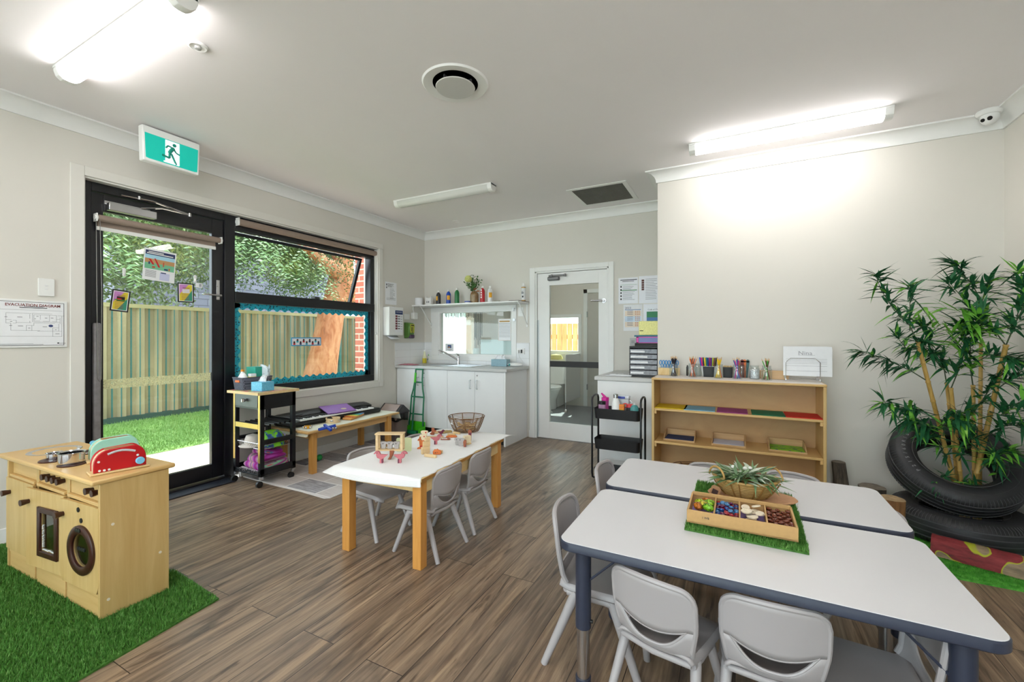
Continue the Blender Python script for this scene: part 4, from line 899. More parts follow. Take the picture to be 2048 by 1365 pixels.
t = T('jingle_bells', 'blue crossed jingle bell shakers on the low table', 'jingle bells', P(655, 860, z=ZB), rz=.3)
for k, a_ in enumerate((35, 145)):
    o = MB(); o.M = R('Z', a_)@R('Y', -10); o.box(-.075, -.012, .008, .075, .012, .032); sh_ = o.build('handle', BLU, t, bev=.006)
    o = MB(); o.M = R('Z', a_)
    for j in range(3): o.ball((.02+j*.025, .02, .012), .011).ball((.02+j*.025, -.02, .012), .011)
    o.build('bells', CHROME, sh_)
t = T('wrist_bells', 'yellow wrist band with silver bells near the table front corner', 'wrist bells', P(615, 857, z=ZB)); MB().ring([(.022, 0), (.028, 0), (.028, .022), (.022, .022)]).build('band', mat('band_amber', (220,160,30), .6), t)
o = MB()
for k in range(6): o.ball((.036*math.cos(k*1.05), .036*math.sin(k*1.05), .011), .010)
o.build('bells', CHROME, t)
t = T('tambourine', 'pale wooden tambourine with metal jingles standing on the low table', 'tambourine', P(666, 845, z=ZB)); MB().ring([(.062, 0), (.067, 0), (.067, .045), (.062, .045)]).build('frame', wood('tamb_wood', (222,192,146), (236,210,168), (3, 3, 40), .4), t)
o = MB()
for k in range(5):
    q = k*1.256-.9; M_ = TR(.067*math.cos(q), .067*math.sin(q), .023); o.M = M_ @ R('Z', math.degrees(q)) @ R('Y', 90); o.lathe([(0, -.002), (.017, -.004), (.017, -.002), (0, .002)])
o.build('jingles', STEEL, t)
t = T('xylophone', 'wooden xylophone with rainbow coloured bars on the low table', 'xylophone', P(707, 836, z=ZB), rz=.25)
MB().prism([(-.04, -.13), (.06, -.13), (.03, .15), (-.025, .15)], 0, .022).build('base', wood('xylo_wood', (206,140,70), (222,160,90), (4, 40, 40), .4), t, bev=.003)
cols = [(206,110,40), (226,196,60), (190,206,80), (90,180,120), (60,170,190), (70,140,190), (110,130,190)]
for k, cc_ in enumerate(cols):
    w_ = .06-.0045*k; MB().box(-w_+.008, -.09+k*.033, .024, w_+.008, -.09+k*.033+.026, .031).build('bar', mat('bar_%d' % k, cc_, .4), t, bev=.002)
MB().cyl((0, .13, .03), (0, .17, .05), .012).build('beater', BEECH, t)
t = T('castanet', 'orange wooden castanet on the low table beyond the xylophone', 'castanet', P(737, 827, z=ZB)); MB().lathe([(0, 0), (.022, 0), (.026, .006), (.022, .012), (.026, .018), (.02, .025), (0, .025)]).build('shell', mat('castanet_orange', (226,130,40), .4), t)
t = T('hand_bell', 'green handled hand bell at the far end of the low table', 'bell', P(752, 823, z=ZB), rz=1.2); MB().cyl((-.05, 0, .014), (.02, 0, .014), .012).build('handle', mat('bell_green', (16,140,96), .4), t); MB().ball((.035, 0, .017), .017).build('bell', CHROME, t)
t = T('green_ball', 'small shiny green ball on the rug under the low table', 'ball', P(639, 913, z=.007)); t.location.x = -3.70; t.location.y = P(639, 908, x=-3.70).y; t.location.z = .007
MB().ball((0, 0, .029), .029, 20, 12).build('ball_skin', mat('ball_green', (16,150,70), .2), t)
# swing bin
t = T('swing_bin', 'brown swing top rubbish bin with a black liner behind the low table', 'bin', (-3.66, 3.98, 0))
BN = mat('bin_taupe', (120,104,98), .5)
tub(MB(), .30, .24, .34, .006, .25, .19, .03).build('bin_body', BN, t)
MB().grid(lambda u, v: ((.155+.004*math.sin(37*u))*math.copysign(abs(math.cos(2*PI*u))**.5, math.cos(2*PI*u)), .125*math.copysign(abs(math.sin(2*PI*u))**.5, math.sin(2*PI*u)), .345-.09*v-.012*v*math.sin(23*u)), 60, 3).build('black_liner', BLK, t, solid=.002)
MB().add([(-.155, -.125, .34), (.155, -.125, .34), (.155, .125, .34), (-.155, .125, .34), (-.155, -.0, .44), (.155, -.0, .44)], [(0,1,2,3), (0,1,5,4), (1,2,5), (2,3,4,5), (3,0,4)]).build('lid', mat('bin_lid', (44,40,44), .4), t, bev=.008)
o = MB(); o.M = TR(0, -.0, .44)@R('X', 39); o.box(-.12, -.135, .0, .12, -.015, .008); o.build('swing_flap', mat('bin_flap', (168,148,140), .45), t, bev=.003)
# green lobby dustpan and broom
GR = mat('lobby_green', (8,112,74), .4); GRL = mat('lobby_lime', (70,190,30), .4)
bx_, by_ = -3.50, 4.18
t = T('lobby_dustpan', 'tall green upright dustpan with frame handle against the white cabinet', 'dustpan', (bx_, by_, 0))
def L3(x, z, dy=0): return (bx_+x, by_+dy+.08*(z/.85), z)
o = MB()
for s in (-1, 1): o.tube([L3(s*.055, .84), L3(s*.055, .72), L3(s*.072, .60), L3(s*.098, .50), L3(s*.098, .40), L3(s*.10, .28), L3(s*.11, .15)], .0095, 8)
for z, w_ in ((.84, .055), (.68, .058), (.50, .098), (.29, .10)): o.tube([L3(-w_, z), L3(w_, z)], .009, 8)
o.build('frame_handle', GR, t, W=True)
o = MB().box(bx_-.125, by_-.09, 0, bx_+.125, by_+.04, .01).box(bx_-.125, by_+.03, 0, bx_+.125, by_+.04, .2)
for s in (-1, 1): o.prism([(0, 0)]*0 or [(bx_+s*.125-.004, by_-.09), (bx_+s*.125+.004, by_-.09), (bx_+s*.125+.004, by_+.04), (bx_+s*.125-.004, by_+.04)], 0, .14)
o.build('pan', GRL, t, W=True, bev=.003)
t = T('lobby_broom', 'green broom with lime grip clipped in the upright dustpan', 'broom', (bx_-.02, by_-.03, 0))
MB().tube([(bx_-.02, by_-.035, .08), (bx_-.02, by_+.03, .72)], .011, 10).build('stick', GR, t, W=True); MB().tube([(bx_-.02, by_+.02, .68), (bx_-.02, by_+.034, .80)], .014, 10).build('grip', GRL, t, W=True)
MB().box(bx_-.09, by_-.075, .06, bx_+.07, by_-.02, .10).build('broom_head', GR, t, W=True, bev=.008); MB().box(bx_-.09, by_-.07, .012, bx_+.07, by_-.025, .062).build('bristles', mat('bristle_grey', (70,78,76), .9, sc=200, var=.4), t, W=True)
# ================================================================ sink bench on the back wall
t = T('base_cabinet', 'white four door base cabinet under the sink worktop', 'cabinet', (-3.1, 4.58, 0))
MB().box(-3.905, 4.318, .115, -2.325, 4.86, .845).build('carcass', GLOSSW, t, W=True)
MB().box(-3.905, 4.36, 0, -2.325, 4.86, .115).build('kickboard', BLK, t, W=True)
MB().box(-2.322, 4.295, 0, -2.30, 4.862, .845).build('end_panel', GLOSSW, t, W=True, bev=.001)
xs = [-3.90, -3.494, -3.104, -2.712, -2.324]
for i in range(4):
    d = MB().box(xs[i]+.0015, 4.30, .118, xs[i+1]-.0015, 4.318, .838).build('door', GLOSSW, t, W=True, bev=.001)
    hx = xs[i+1]-.055 if i in (0, 2) else xs[i]+.035
    MB().tube([(hx, 4.30, .735), (hx, 4.272, .735), (hx, 4.272, .635), (hx, 4.30, .635)], .0055, 8).build('handle', STEEL, d, W=True)
    if i in (1, 3): MB().cyl((xs[i]+.035, 4.30, .79), (xs[i]+.035, 4.294, .79), .009).build('lock', STEEL, d, W=True)
LAM = mat('grey_laminate', (198,198,196), .35, var=.015, sc=60)
t = T('sink_worktop', 'pale grey laminate worktop with inset steel sink', 'worktop', (-3.1, 4.57, .845))
MB().box(-3.905, 4.27, .847, -2.272, 4.862, .88).build('slab', LAM, t, W=True, bev=.003)
s = MB().box(-3.62, 4.37, .8805, -2.80, 4.80, .884).build('sink_rim', STEEL, t, W=True, bev=.002)
o = MB()
for k in range(8): o.box(-3.18, 4.42+k*.042, .884, -2.85, 4.425+k*.042, .887)
o.box(-3.575, 4.42, .8842, -3.235, 4.75, .8848); o.build('drainer_ridges', STEEL, t, W=True)
MB().prism([(-3.57, 4.425), (-3.24, 4.425), (-3.24, 4.745), (-3.57, 4.745)], .8849, .8853).build('sink_bowl_shade', mat('sink_shadow', (120,122,124), .3, .8), t, W=True)  # flat sheet, the shade of the bowl put into its colour
t = T('mixer_tap', 'chrome mixer tap with a long angled spout behind the sink', 'tap', (-3.245, 4.745, .885))
MB().cyl((0, 0, 0), (0, 0, .09), .021, .019).ball((0, 0, .095), (.022, .022, .022)).build('tap_body', CHROME, t)
MB().tube([(0, -.01, .05), (-.06, -.05, .10), (-.17, -.13, .175), (-.195, -.15, .185), (-.20, -.155, .17)], .011, 12).build('spout', CHROME, t)
MB().tube([(0, 0, .11), (-.0, .0, .125), (-.05, .02, .14)], [.015, .012, .006], 10).build('lever', CHROME, t)
# tiles
def tilesheet(label, M, c, w, h, ty=.1, tx=.295, ox=0):
    t = T('tile_splashback', label, 'wall tiles', c, M=M); m = bricks('tile_w%d' % int(w*100), (236,237,238), (233,234,236), (206,206,206), 1, tx, ty, .0015, off=0, rough=.15, bm=.25)
    MB().box(0, 0, 0, w, h, .006).build('tiles', m, t, smooth=False); return t
tilesheet('white tiled splashback on the left wall beside the sink', LW, (XL, 4.27, .88), .60, .29, .095)
tilesheet('white tiled splashback between the left corner and the sink window', BW, (XL+.006, YB, .88), .13, .29, .095)
tilesheet('low strip of white tiles under the sink window', BW, (-3.775, YB, .88), 1.33, .045, .095)
tilesheet('white tiled splashback between the sink window and the door', BW, (-2.448, YB, .88), .176, .29, .095)
# power points
def gpo(label, c, M, w=.074, h=.112):
    t = T('power_point', label, 'power outlet', c, M=M); MB().prism(rrect(w, h, .004), 0, .008).build('plate', WHITE, t, bev=.0015)
    MB().box(-.008, -.02, .008, .008, -.006, .011).box(-.008, .01, .008, .008, .024, .011).build('rockers', GLOSSW, t); return t
gpo('white double switch plate under the right end of the wall shelf', (P(1042, 622, y=YB).x, YB, P(1042, 624, y=YB).z), BW)
t = gpo('white power outlet with plugs on the tiles right of the sink window', (P(1042, 703, y=YB).x, YB-.006, P(1042, 703, y=YB).z), BW, .115, .074)
MB().box(-.04, -.02, .008, -.012, .014, .045).build('white_plug', WHITE, t, bev=.004); MB().box(.016, -.022, .008, .024, .02, .035).build('dark_plug', BLK, t)
MB().tube([(-.02, -.02, .04), (.0, -.08, .03), (.03, -.13, .01), (.02, -.165, .03)], .003, 6).build('cord', WHITE, t)
# wall shelf
SZ = 1.675
t = T('wall_shelf', 'white wall shelf on steel brackets above the sink window', 'shelf', (-3.1, 4.72, 1.655))
MB().box(-3.885, 4.57, 1.657, -2.275, 4.868, SZ).build('board', WHITE, t, W=True, bev=.002)
MB().box(-2.4, 4.56, 1.6755, -2.272, 4.866, 1.679).build('board_end_strip', mat('shelf_end', (128,112,98), .5), t, W=True)
for x in (-3.78, -2.30):
    MB().box(x-.012, 4.862, 1.37, x+.012, 4.87, 1.657).box(x-.012, 4.62, 1.648, x+.012, 4.87, 1.657).tube([(x, 4.862, 1.40), (x, 4.64, 1.648)], .007, 8).build('bracket', WHITE, t, W=True)
YS_ = 4.70
def sx(px): return P(px, 620, y=YS_).x
t = T('toilet_roll', 'white paper roll standing at the left end of the wall shelf', 'paper roll', (sx(838), YS_, SZ)); MB().ring([(.02, 0), (.052, 0), (.052, .105), (.02, .105)], n=36).build('roll', PAPER, t)
t = T('white_ornament', 'small white plaster cat shaped house ornament on the wall shelf', 'ornament', (sx(858), YS_, SZ))
MB().prism([(-.048, 0), (.048, 0), (.05, .08), (.044, .125), (.03, .10), (-.03, .10), (-.044, .12), (-.05, .08)], -.025, .025).build('body', WHITE, t, bev=.006).data.transform(Matrix(((1,0,0,0),(0,0,1,0),(0,1,0,0),(0,0,0,1))))
marks([(-.02, .03, -.008, .055), (.008, .03, .02, .055)], INK, t, 'window_marks', .0).data.transform(Matrix(((1,0,0,0),(0,0,-1,-.0255),(0,1,0,0),(0,0,0,1))))
def pbot(px, c, label, h, lab=None, capc=WHITE):
    t = T('paint_bottle', label, 'paint bottle', (sx(px), YS_, SZ), group='paint bottles on the wall shelf'); m = mat('paint_'+label.split()[0], c, .35)
    MB().lathe([(0, 0), (.030, 0), (.031, .01), (.031, h*.68), (.024, h*.80), (.012, h*.86), (.012, h*.89), (0, h*.89)]).build('bottle_body', m, t)
    MB().lathe([(0, h*.88), (.014, h*.88), (.014, h*.97), (.010, h), (0, h)]).build('cap', capc, t)
    if lab:
        o = MB(); o.M = R('Z', lab); vs = []; n = 8
        for z in (h*.30, h*.60):
            for i in range(n+1): q = math.radians(-130+i*10); vs.append((.0316*math.cos(q), .0316*math.sin(q), z))
        o.add(vs, [(i, i+1, n+2+i, n+1+i) for i in range(n)]); o.build('label', mat('label_orange', (236,170,40), .6), t)
    return t
pbot(877, (48,48,52), 'black paint bottle with an orange label on the wall shelf', .19, -25)
pbot(897, (24,72,170), 'blue paint bottle with an orange label on the wall shelf', .195, 35)
pbot(914, (24,116,58), 'green paint bottle left of the flower vase on the wall shelf', .21)
t5 = pbot(965, (186,22,34), 'red paint bottle right of the flower vase on the wall shelf', .215); marks([(-.008, .06+k*.03, .008, .08+k*.03) for k in range(4)], WHITE, t5, 'white_lettering', 0).data.transform(Matrix(((1,0,0,0),(0,0,-1,-.0315),(0,1,0,0),(0,0,0,1))))
pbot(980, (228,228,228), 'white paint bottle with an orange and navy label on the wall shelf', .21, 40)
t = T('spray_can', 'white and gold spray can at the right end of the wall shelf', 'spray can', (P(1047, 600, y=4.72).x, 4.72, SZ+.006))
MB().lathe([(0, 0), (.027, 0), (.027, .165), (.018, .18), (0, .18)]).build('can', mat('can_white', (222,224,226), .3), t); MB().lathe([(.0275, 0), (.0275, .01)]).lathe([(.0275, .155), (.0275, .168)]).build('gold_bands', mat('can_gold', (196,154,84), .3, .3), t); MB().lathe([(0, .178), (.016, .178), (.015, .215), (0, .216)]).build('cap', WHITE, t)
marks([(-.006, .04, .012, .06), (-.015, .09, .015, .10), (-.015, .11, .01, .115)], INK2, t, 'can_print', 0).data.transform(Matrix(((1,0,0,0),(0,0,-1,-.0276),(0,1,0,0),(0,0,0,1))))
t = T('blue_lid_tub', 'small tub with a blue lid beside the flower vase on the wall shelf', 'tub', (sx(941), 4.63, SZ)); MB().lathe([(0, 0), (.034, 0), (.036, .012), (0, .012)]).build('tub_body', WHITE, t); MB().lathe([(0, .012), (.038, .012), (.038, .024), (0, .025)]).build('lid', mat('lid_blue', (30,66,170), .4), t)
t = T('folded_papers', 'loose papers lying flat on the wall shelf left of the spray can', 'papers', (sx(1003), 4.68, SZ))
MB().box(-.07, -.06, 0, .06, .08, .004).build('sheet', PAPER, t); o = MB(); o.M = R('Z', 20); o.box(-.02, -.05, .004, .16, .06, .008); o.build('card', mat('card_brown', (120,100,84), .7), t)
t = T('craft_feather', 'dried grey feather lying on the wall shelf beside the papers', 'feather', (sx(1000), 4.62, SZ+.012)); MB().ball((0, 0, 0), (.05, .012, .006)).build('vane', mat('feather_grey', (176,176,160), .9), t)
# vase with flowers
t = T('flower_vase', 'brown ribbed glass vase of green foliage on the wall shelf', 'vase', (sx(949), YS_, SZ))
pr = [(0, 0), (.048, 0), (.052, .01)]
for k in range(8): pr += [(.053+.003*(k % 2), .02+k*.012)]
pr += [(.048, .125), (.032, .145), (.030, .155), (0, .155)]
MB().lathe(pr).build('vase_body', mat('vase_brown', (140,116,80), .2, sc=20, var=.2), t)
EUC = grassmat('bouquet_leaf', (52,88,50), (76,116,64), (110,140,84), 9)
o = MB(); st = MB()
for k in range(26):
    q = random.uniform(0, 2*PI); sp = random.uniform(.02, .115); hh = random.uniform(.20, .39)*(1-sp*1.2); end = Vector((sp*math.cos(q)-.02, sp*math.sin(q)*.7, hh)); b0 = Vector((0, 0, .15)); md = (b0+end)/2+Vector((0, 0, .03))
    st.tube([b0, md, end], .0016, 5)
    for j in range(9):
        f = .25+.75*j/8; p = b0.lerp(end, f); d = rv(); d.z += .4; leafquad(o, p, d, random.uniform(.028, .045), random.uniform(.007, .012), rv())
tg(o.build('foliage', EUC, t, smooth=False)); st.build('stems', mat('stem_green', (90,100,60), .7), t)
o = MB(); o.M = TR(-.055, -.06, .265); o.lathe([(0, 0), (.03, .005), (.048, .03), (.044, .06), (.025, .085), (0, .09)]); o.build('banksia_flower', mat('flower_lime', (196,200,120), .8, sc=120, var=.25), t)
o = MB()
for k in range(7): leafquad(o, Vector((-.0+k*.008, -.05, .15+.02*(k % 3))), rv(), .06, .012, rv())
o.build('dry_leaves', mat('dry_brown', (150,96,66), .8), t, smooth=False)
# on the worktop
ZW = .8805
t = bottle('dish_soap_bottle', 'clear bottle of yellow dish liquid left of the tap', 'bottle', (P(849, 727, z=ZW).x, P(849, 727, z=ZW).y, ZW), .028, .185, mat('soap_liquid_clear', (226,226,190), .2), WHITE, .35, sh=.45)
MB().lathe([(.0285, .003), (.029, .07)]).build('yellow_liquid', mat('yellow_liquid', (206,190,40), .3), t)
t = T('hand_soap_bottle', 'white oval hand soap bottle with a green pump beside the dish liquid', 'bottle', (P(858, 726, z=ZW).x, P(858, 726, z=ZW).y, ZW))
MB().lathe([(0, 0), (.03, 0), (.036, .04), (.03, .085), (.012, .10), (0, .10)], sy=.6).build('body', WHITE, t); MB().lathe([(0, .10), (.014, .10), (.012, .12), (.004, .125), (.004, .15), (0, .15)]).box(-.035, -.006, .148, .01, .006, .16).build('pump', mat('pump_green', (80,200,70), .4), t)
o = MB(); o.M = TR(-.004, -.0195, .045)@R('X', 90); o.lathe([(.014, 0), (.014, .001), (0, .001)]); o.build('label', mat('label_green', (30,130,80), .5), t)
t = T('pink_cloth', 'folded pink dish cloth at the left end of the sink worktop', 'cloth', (P(804, 731, z=ZW).x+.04, 4.36, ZW+.001), rz=.1)
MB().grid(lambda u, v: (-.12+.24*u, -.06+.12*v, .003+.012*math.sin(PI*u)*math.sin(PI*v)+.002*math.sin(30*u)), 16, 10).build('cloth', mat('cloth_pink', (196,120,136), .9), t, solid=-.003)
tissuebox('blue grey tissue box near the right end of the sink worktop', (P(999, 733, z=ZW).x, P(999, 733, z=ZW).y+.03, ZW), .05, mat('tissue_greyblue', (140,172,184), .6, sc=60), .21, .11, .085)
t = T('wipes_packet', 'white packet of wipes beside the blue grey tissue box', 'wipes', (P(1030, 734, z=ZW).x, P(1030, 734, z=ZW).y, ZW), rz=.05)
MB().ball((0, 0, .026), (.10, .05, .026), 20, 8).build('packet', WHITE, t); o = MB(); o.M = TR(-.055, -.047, .026)@R('X', 75); o.lathe([(.014, 0), (.014, .002), (0, .002)]); o.build('logo_dot', mat('logo_teal', (40,120,120), .5), t)
# sheets on the sink window
t = sheet('list_sheet', 'white framed list taped to the right of the sink window pane', 'notice', (P(1007, 660, y=YB-.006).x, YB+.024, P(1007, 660, y=YB).z), .188, .285, 0, M=BW)
marks([(-.075, .10, .075, .118)], mat('heading_tan', (190,150,90), .6), t, 'heading'); marks([(-.08, .08-k*.019, .08, .083-k*.019) for k in range(10)], INK, t, 'text_lines')
fr_2 = []
for q in [(-.09, -.138, .09, -.136), (-.09, .136, .09, .138), (-.09, -.138, -.088, .138), (.088, -.138, .09, .138)]: fr_2.append(q)
marks(fr_2, mat('heading_tan', 0), t, 'border_line')
t = sheet('picture_card', 'white card with a small blue picture low on the left of the sink window', 'card', (P(897, 696, y=YB).x, YB+.024, P(897, 695.5, y=YB).z), .135, .105, 0, M=BW)
marks([(-.03, -.01, .03, .035)], mat('pic_blue', (60,90,140), .6), t, 'picture'); marks([(-.02, -.005, .01, .012)], mat('pic_orange', (200,140,90), .6), t, 'picture_spot', .0018); marks([(-.04, -.03, .04, -.026), (-.02, -.042, .02, -.038)], INK, t, 'caption')
# ================================================================ storage counter in the niche and papers above it
t = T('storage_counter', 'white storage counter with a grey top in the niche beside the door', 'cabinet', (-.9, 4.4, 0))
MB().box(-1.16, 4.02, .0, XC-.002, YB-.015, .835).build('carcass', GLOSSW, t, W=True)
MB().box(-1.185, 3.995, .835, XC-.002, YB-.014, .87).build('worktop', LAM, t, W=True, bev=.003)
MB().box(-1.155, 4.006, .1, XC-.004, 4.02, .83).build('front_panel', GLOSSW, t, W=True)
def wallsheet(label, x0, y0, x1, y1, name='notice_sheet', cat='notice', mt=None, yy=YB-.001):
    a = P(x0, y0, y=yy); b = P(x1, y1, y=yy); w = b.x-a.x; h = a.z-b.z
    t = sheet(name, label, cat, ((a.x+b.x)/2, yy, (a.z+b.z)/2), w, h, 0, mt, M=BW); return t, w, h
LAMI = mat('laminated_sheet', (224,226,232), .12, var=.01, bmp=.3, sc=4)
t, w_, h_ = wallsheet('glossy laminated sheet with green ruled lines, left of the upper pair', 1237, 557, 1276, 607, mt=LAMI)
marks([(-w_*.4, h_*.40, w_*.45, h_*.43), (-w_*.3, h_*.35, w_*.3, h_*.37)], INK, t, 'heading'); marks([(-w_*.4, h_*.22, w_*.45, h_*.23), (-w_*.4, .0, w_*.45, .008)], mat('rule_green', (80,150,90), .6), t, 'green_rules'); marks([(-w_*.4, -h_*.35+k*h_*.12, -w_*.33, -h_*.29+k*h_*.12) for k in range(5)], INK2, t, 'icons'); marks([(-w_*.28, -h_*.35+k*h_*.05, w_*.35*random.uniform(.4, 1), -h_*.34+k*h_*.05) for k in range(11)], INK, t, 'text_lines')
t, w_, h_ = wallsheet('glossy laminated sheet with a column of small photos, right of the upper pair', 1278, 553, 1322, 606, mt=LAMI)
marks([(-w_*.38, -h_*.02+k*h_*.08, -w_*.26, h_*.05+k*h_*.08) for k in range(5)], mat('photo_dark', (96,60,54), .6), t, 'photos'); marks([(-w_*.2, -h_*.35+k*h_*.06, w_*.4*random.uniform(.4, 1), -h_*.34+k*h_*.06) for k in range(13)], INK, t, 'text_lines')
t, w_, h_ = wallsheet('wall calendar page with orange and blue term tables under the laminated pair', 1247, 610, 1285, 662, 'wall_calendar', 'calendar')
text('2023', .034, NAVY, t, -w_*.42, h_*.33, .0015, 'year'); marks([(-w_*.42, h_*.29, w_*.42, h_*.31)], mat('cal_blue', (70,110,160), .6), t, 'blue_rule')
marks([(-w_*.42, h_*.06, w_*.42, h_*.26), (-w_*.42, -h_*.36, w_*.42, -h_*.16)], mat('cal_cream', (234,218,200), .6), t, 'cream_blocks'); marks([(-w_*.42, -h_*.15, w_*.42, h_*.05)], mat('cal_pale', (206,222,236), .6), t, 'pale_block')
marks([(w_*(.12+i*.09), h_*(-.32+j*.21+k*.06), w_*(.17+i*.09), h_*(-.29+j*.21+k*.06)) for i in range(3) for j in range(3) for k in range(3)], mat('cal_orange', (206,130,90), .6), t, 'day_marks', .002); marks([(-w_*.3, h_*(-.30+j*.21+k*.06), 0, h_*(-.285+j*.21+k*.06)) for j in range(3) for k in range(3)], NAVY, t, 'dates', .002)
t, w_, h_ = wallsheet('laminated conduct sheet with green and blue bands at the niche corner', 1287, 609, 1330, 662, mt=LAMI)
text('Code of Cha', .022, INK2, t, -w_*.3, h_*.27, .0015, 'heading'); marks([(-w_*.35, h_*.0, w_*.5, h_*.22)], mat('band_green', (40,130,84), .5), t, 'green_band'); marks([(-w_*.35, -h_*.3, w_*.5, h_*.0)], mat('band_blue', (70,120,176), .5), t, 'blue_band')
# on the niche counter
ZN = .8705
t = T('paper_stack', 'loose flat papers and a laptop shaped folder on the niche counter', 'papers', (-1.0, 4.18, ZN), rz=.1)
MB().box(-.11, -.10, 0, .13, .11, .008).build('folder', mat('folder_grey', (196,196,198), .4), t, bev=.002); o = MB(); o.M = R('Z', -12); o.box(-.06, -.08, .008, .15, .10, .016); o.build('upper_sheet', PAPER, t, bev=.001); marks([(-.02, -.05, .0, -.03), (.05, -.02, .09, .0)], INK2, t, 'dark_spots', .017)
YD = 4.10
a = P(1258, 748, y=YD); b = P(1312, 652, y=YD)
DX0, DX1 = P(1258.5, 700, y=YD).x, XC-.012
t = T('drawer_tower', 'black five drawer letter tray tower with clear fronts on the niche counter', 'drawer unit', ((DX0+DX1)/2, YD+.15, ZN)); dh = P(1258, 700-1, y=YD).z-ZN+.03
MB().box(DX0, YD+.004, ZN, DX1, YD+.32, ZN+.018).box(DX0, YD+.004, ZN+dh-.018, DX1, YD+.32, ZN+dh).box(DX0, YD+.004, ZN, DX0+.006, YD+.32, ZN+dh).box(DX1-.006, YD+.004, ZN, DX1, YD+.32, ZN+dh).box(DX0, YD+.31, ZN, DX1, YD+.32, ZN+dh).build('casing', BLK, t, W=True, bev=.002)
SMK = mat('smoky_front', (112,112,120), .12, var=.3, sc=40)
for k in range(5):
    z0 = ZN+.02+k*(dh-.04)/5; z1 = z0+(dh-.04)/5-.006
    d = MB().box(DX0+.007, YD-.004, z0, DX1-.007, YD+.004, z1).build('drawer_front', SMK, t, W=True, bev=.003)
    MB().box(DX0+.014, YD-.0055, z0+.012, DX0+random.uniform(.10, .19), YD-.004, z0+.028).build('drawer_label', PAPER, d, W=True)
zt_ = ZN+dh
def stack(name, label, cat, w, d, h, m, z, dx=0, dy=.0, bev=.003):
    return MB().box(DX0+dx, YD+dy, z, DX0+dx+w, YD+dy+d, z+h).build(name, m, None, bev=bev, label=label, cat=cat)
W_ = DX1-DX0
stack('black_binder', 'lower of two slim black cases on the drawer tower', 'binder', W_-.05, .26, .014, BLK, zt_, .05)
stack('black_binder', 'upper of two slim black cases on the drawer tower', 'binder', W_-.05, .26, .014, BLK, zt_+.0145, .05)
t = T('magenta_box', 'magenta and lilac storage box under the teal folder on the drawer tower', 'box', (0, 0, 0)); t.location = (DX0+.13, YD+.13, zt_+.029)
MB().box(DX0+.062, YD+.002, zt_+.029, DX1, YD+.25, zt_+.075+.012).build('box_body', mat('lilac_box', (110,118,176), .4), t, W=True, bev=.004); MB().box(DX0+.066, YD-.001, zt_+.029, DX0+.085, YD+.002, zt_+.087).box(DX0+.066, YD-.001, zt_+.029, DX1, YD+.002, zt_+.034).box(DX0+.066, YD-.001, zt_+.080, DX1, YD+.002, zt_+.087).build('magenta_frame', PINK, t, W=True)
stack('teal_folder', 'teal folder lying on top of the magenta box', 'folder', W_-.045, .27, .014, mat('teal_folder', (24,104,134), .4), zt_+.0875, .045)
t = T('yellow_case', 'pale yellow sparkly box file standing on the teal folder', 'box file', (DX0+.15, YD+.12, zt_+.102)); MB().box(DX0+.085, YD+.01, zt_+.102, DX1, YD+.22, zt_+.102+.13).build('case_body', mat('sparkle_yellow', (226,222,140), .4, sc=90, var=.12), t, W=True, bev=.004); MB().box(DX0+.095, YD+.008, zt_+.14, DX0+.125, YD+.01, zt_+.146).build('label_plate', INK2, t, W=True)
t = T('tabletop_frame', 'tiny grey square frame leaning behind the black binders', 'frame', P(1266, 699, y=YD+.30)); t.location.z = zt_; MB().box(-.03, -.004, 0, .03, .004, .075).build('frame_body', mat('frame_grey', (176,176,174), .4), t); MB().box(-.015, -.006, .022, .015, -.004, .052).build('picture', mat('frame_pic', (150,150,148), .6), t)
# ================================================================ slim black three tier cart
t = T('utility_cart', 'slim black three tier metal cart of drink bottles in front of the counter', 'cart', (-.885, 3.7, 0))
cx0, cx1, cy0, cy1 = -1.09, -.682, 3.61, 3.80
for x in (cx0, cx1):
    o = MB(); pts = []
    for k in range(7): q = PI*k/6; pts.append((x, (cy0+cy1)/2-math.cos(q)*(cy1-cy0)/2, .70+.038*math.sin(q)**.7))
    lo = [(x, y_, .08-(z_-.70)*1.6) for x, y_, z_ in pts]
    o.tube(pts+lo[::-1], .0085, 10, closed=True); o.build('side_frame', BLACK, t, W=True)
TUB = mat('cart_black', (24,24,26), .5, var=.1)
for zb in (.545, .285, .03):
    o = MB(); o.M = TR((cx0+cx1)/2, (cy0+cy1)/2, zb+.0); tub(o, cx1-cx0-.02, .185, .088, .002, cx1-cx0-.035, .165, .03); o.build('basket_tier', TUB, t, W=True)
def drink(px, y, fn):
    x = P(px, 800, y=y).x; fn((x, y, .5485))
def d1(p):
    t = T('drink_bottle', 'clear drink bottle with a black screw lid at the left of the cart', 'drink bottle', p); MB().lathe([(0, 0), (.03, 0), (.031, .11), (.026, .115), (0, .115)]).build('cup', mat('cloudy_pink', (206,160,196), .15, trans=.3), t); MB().lathe([(0, .115), (.031, .115), (.031, .14), (0, .14)]).build('lid', BLK, t)
def d2_(p):
    t = T('drink_bottle', 'magenta drink bottle with a flip spout behind the black lidded one', 'drink bottle', p); MB().lathe([(0, 0), (.03, 0), (.03, .14), (0, .14)]).build('cup', mat('magenta_clear', (214,90,170), .15, trans=.3), t); MB().lathe([(0, .14), (.032, .14), (.032, .165), (0, .172)]).tube([(.0, 0, .165), (-.02, 0, .185), (-.035, 0, .20)], [.012, .01, .006], 8).build('spout_lid', PINK, t)
def d3_(p):
    t = T('drink_bottle', 'tall white steel drink bottle with a silver cap on the cart', 'drink bottle', p); MB().lathe([(0, 0), (.033, 0), (.034, .13), (.022, .165), (.019, .175), (0, .175)]).build('body', WHITE, t); MB().lathe([(0, .175), (.020, .175), (.020, .205), (.012, .21), (0, .21)]).build('cap', STEEL, t)
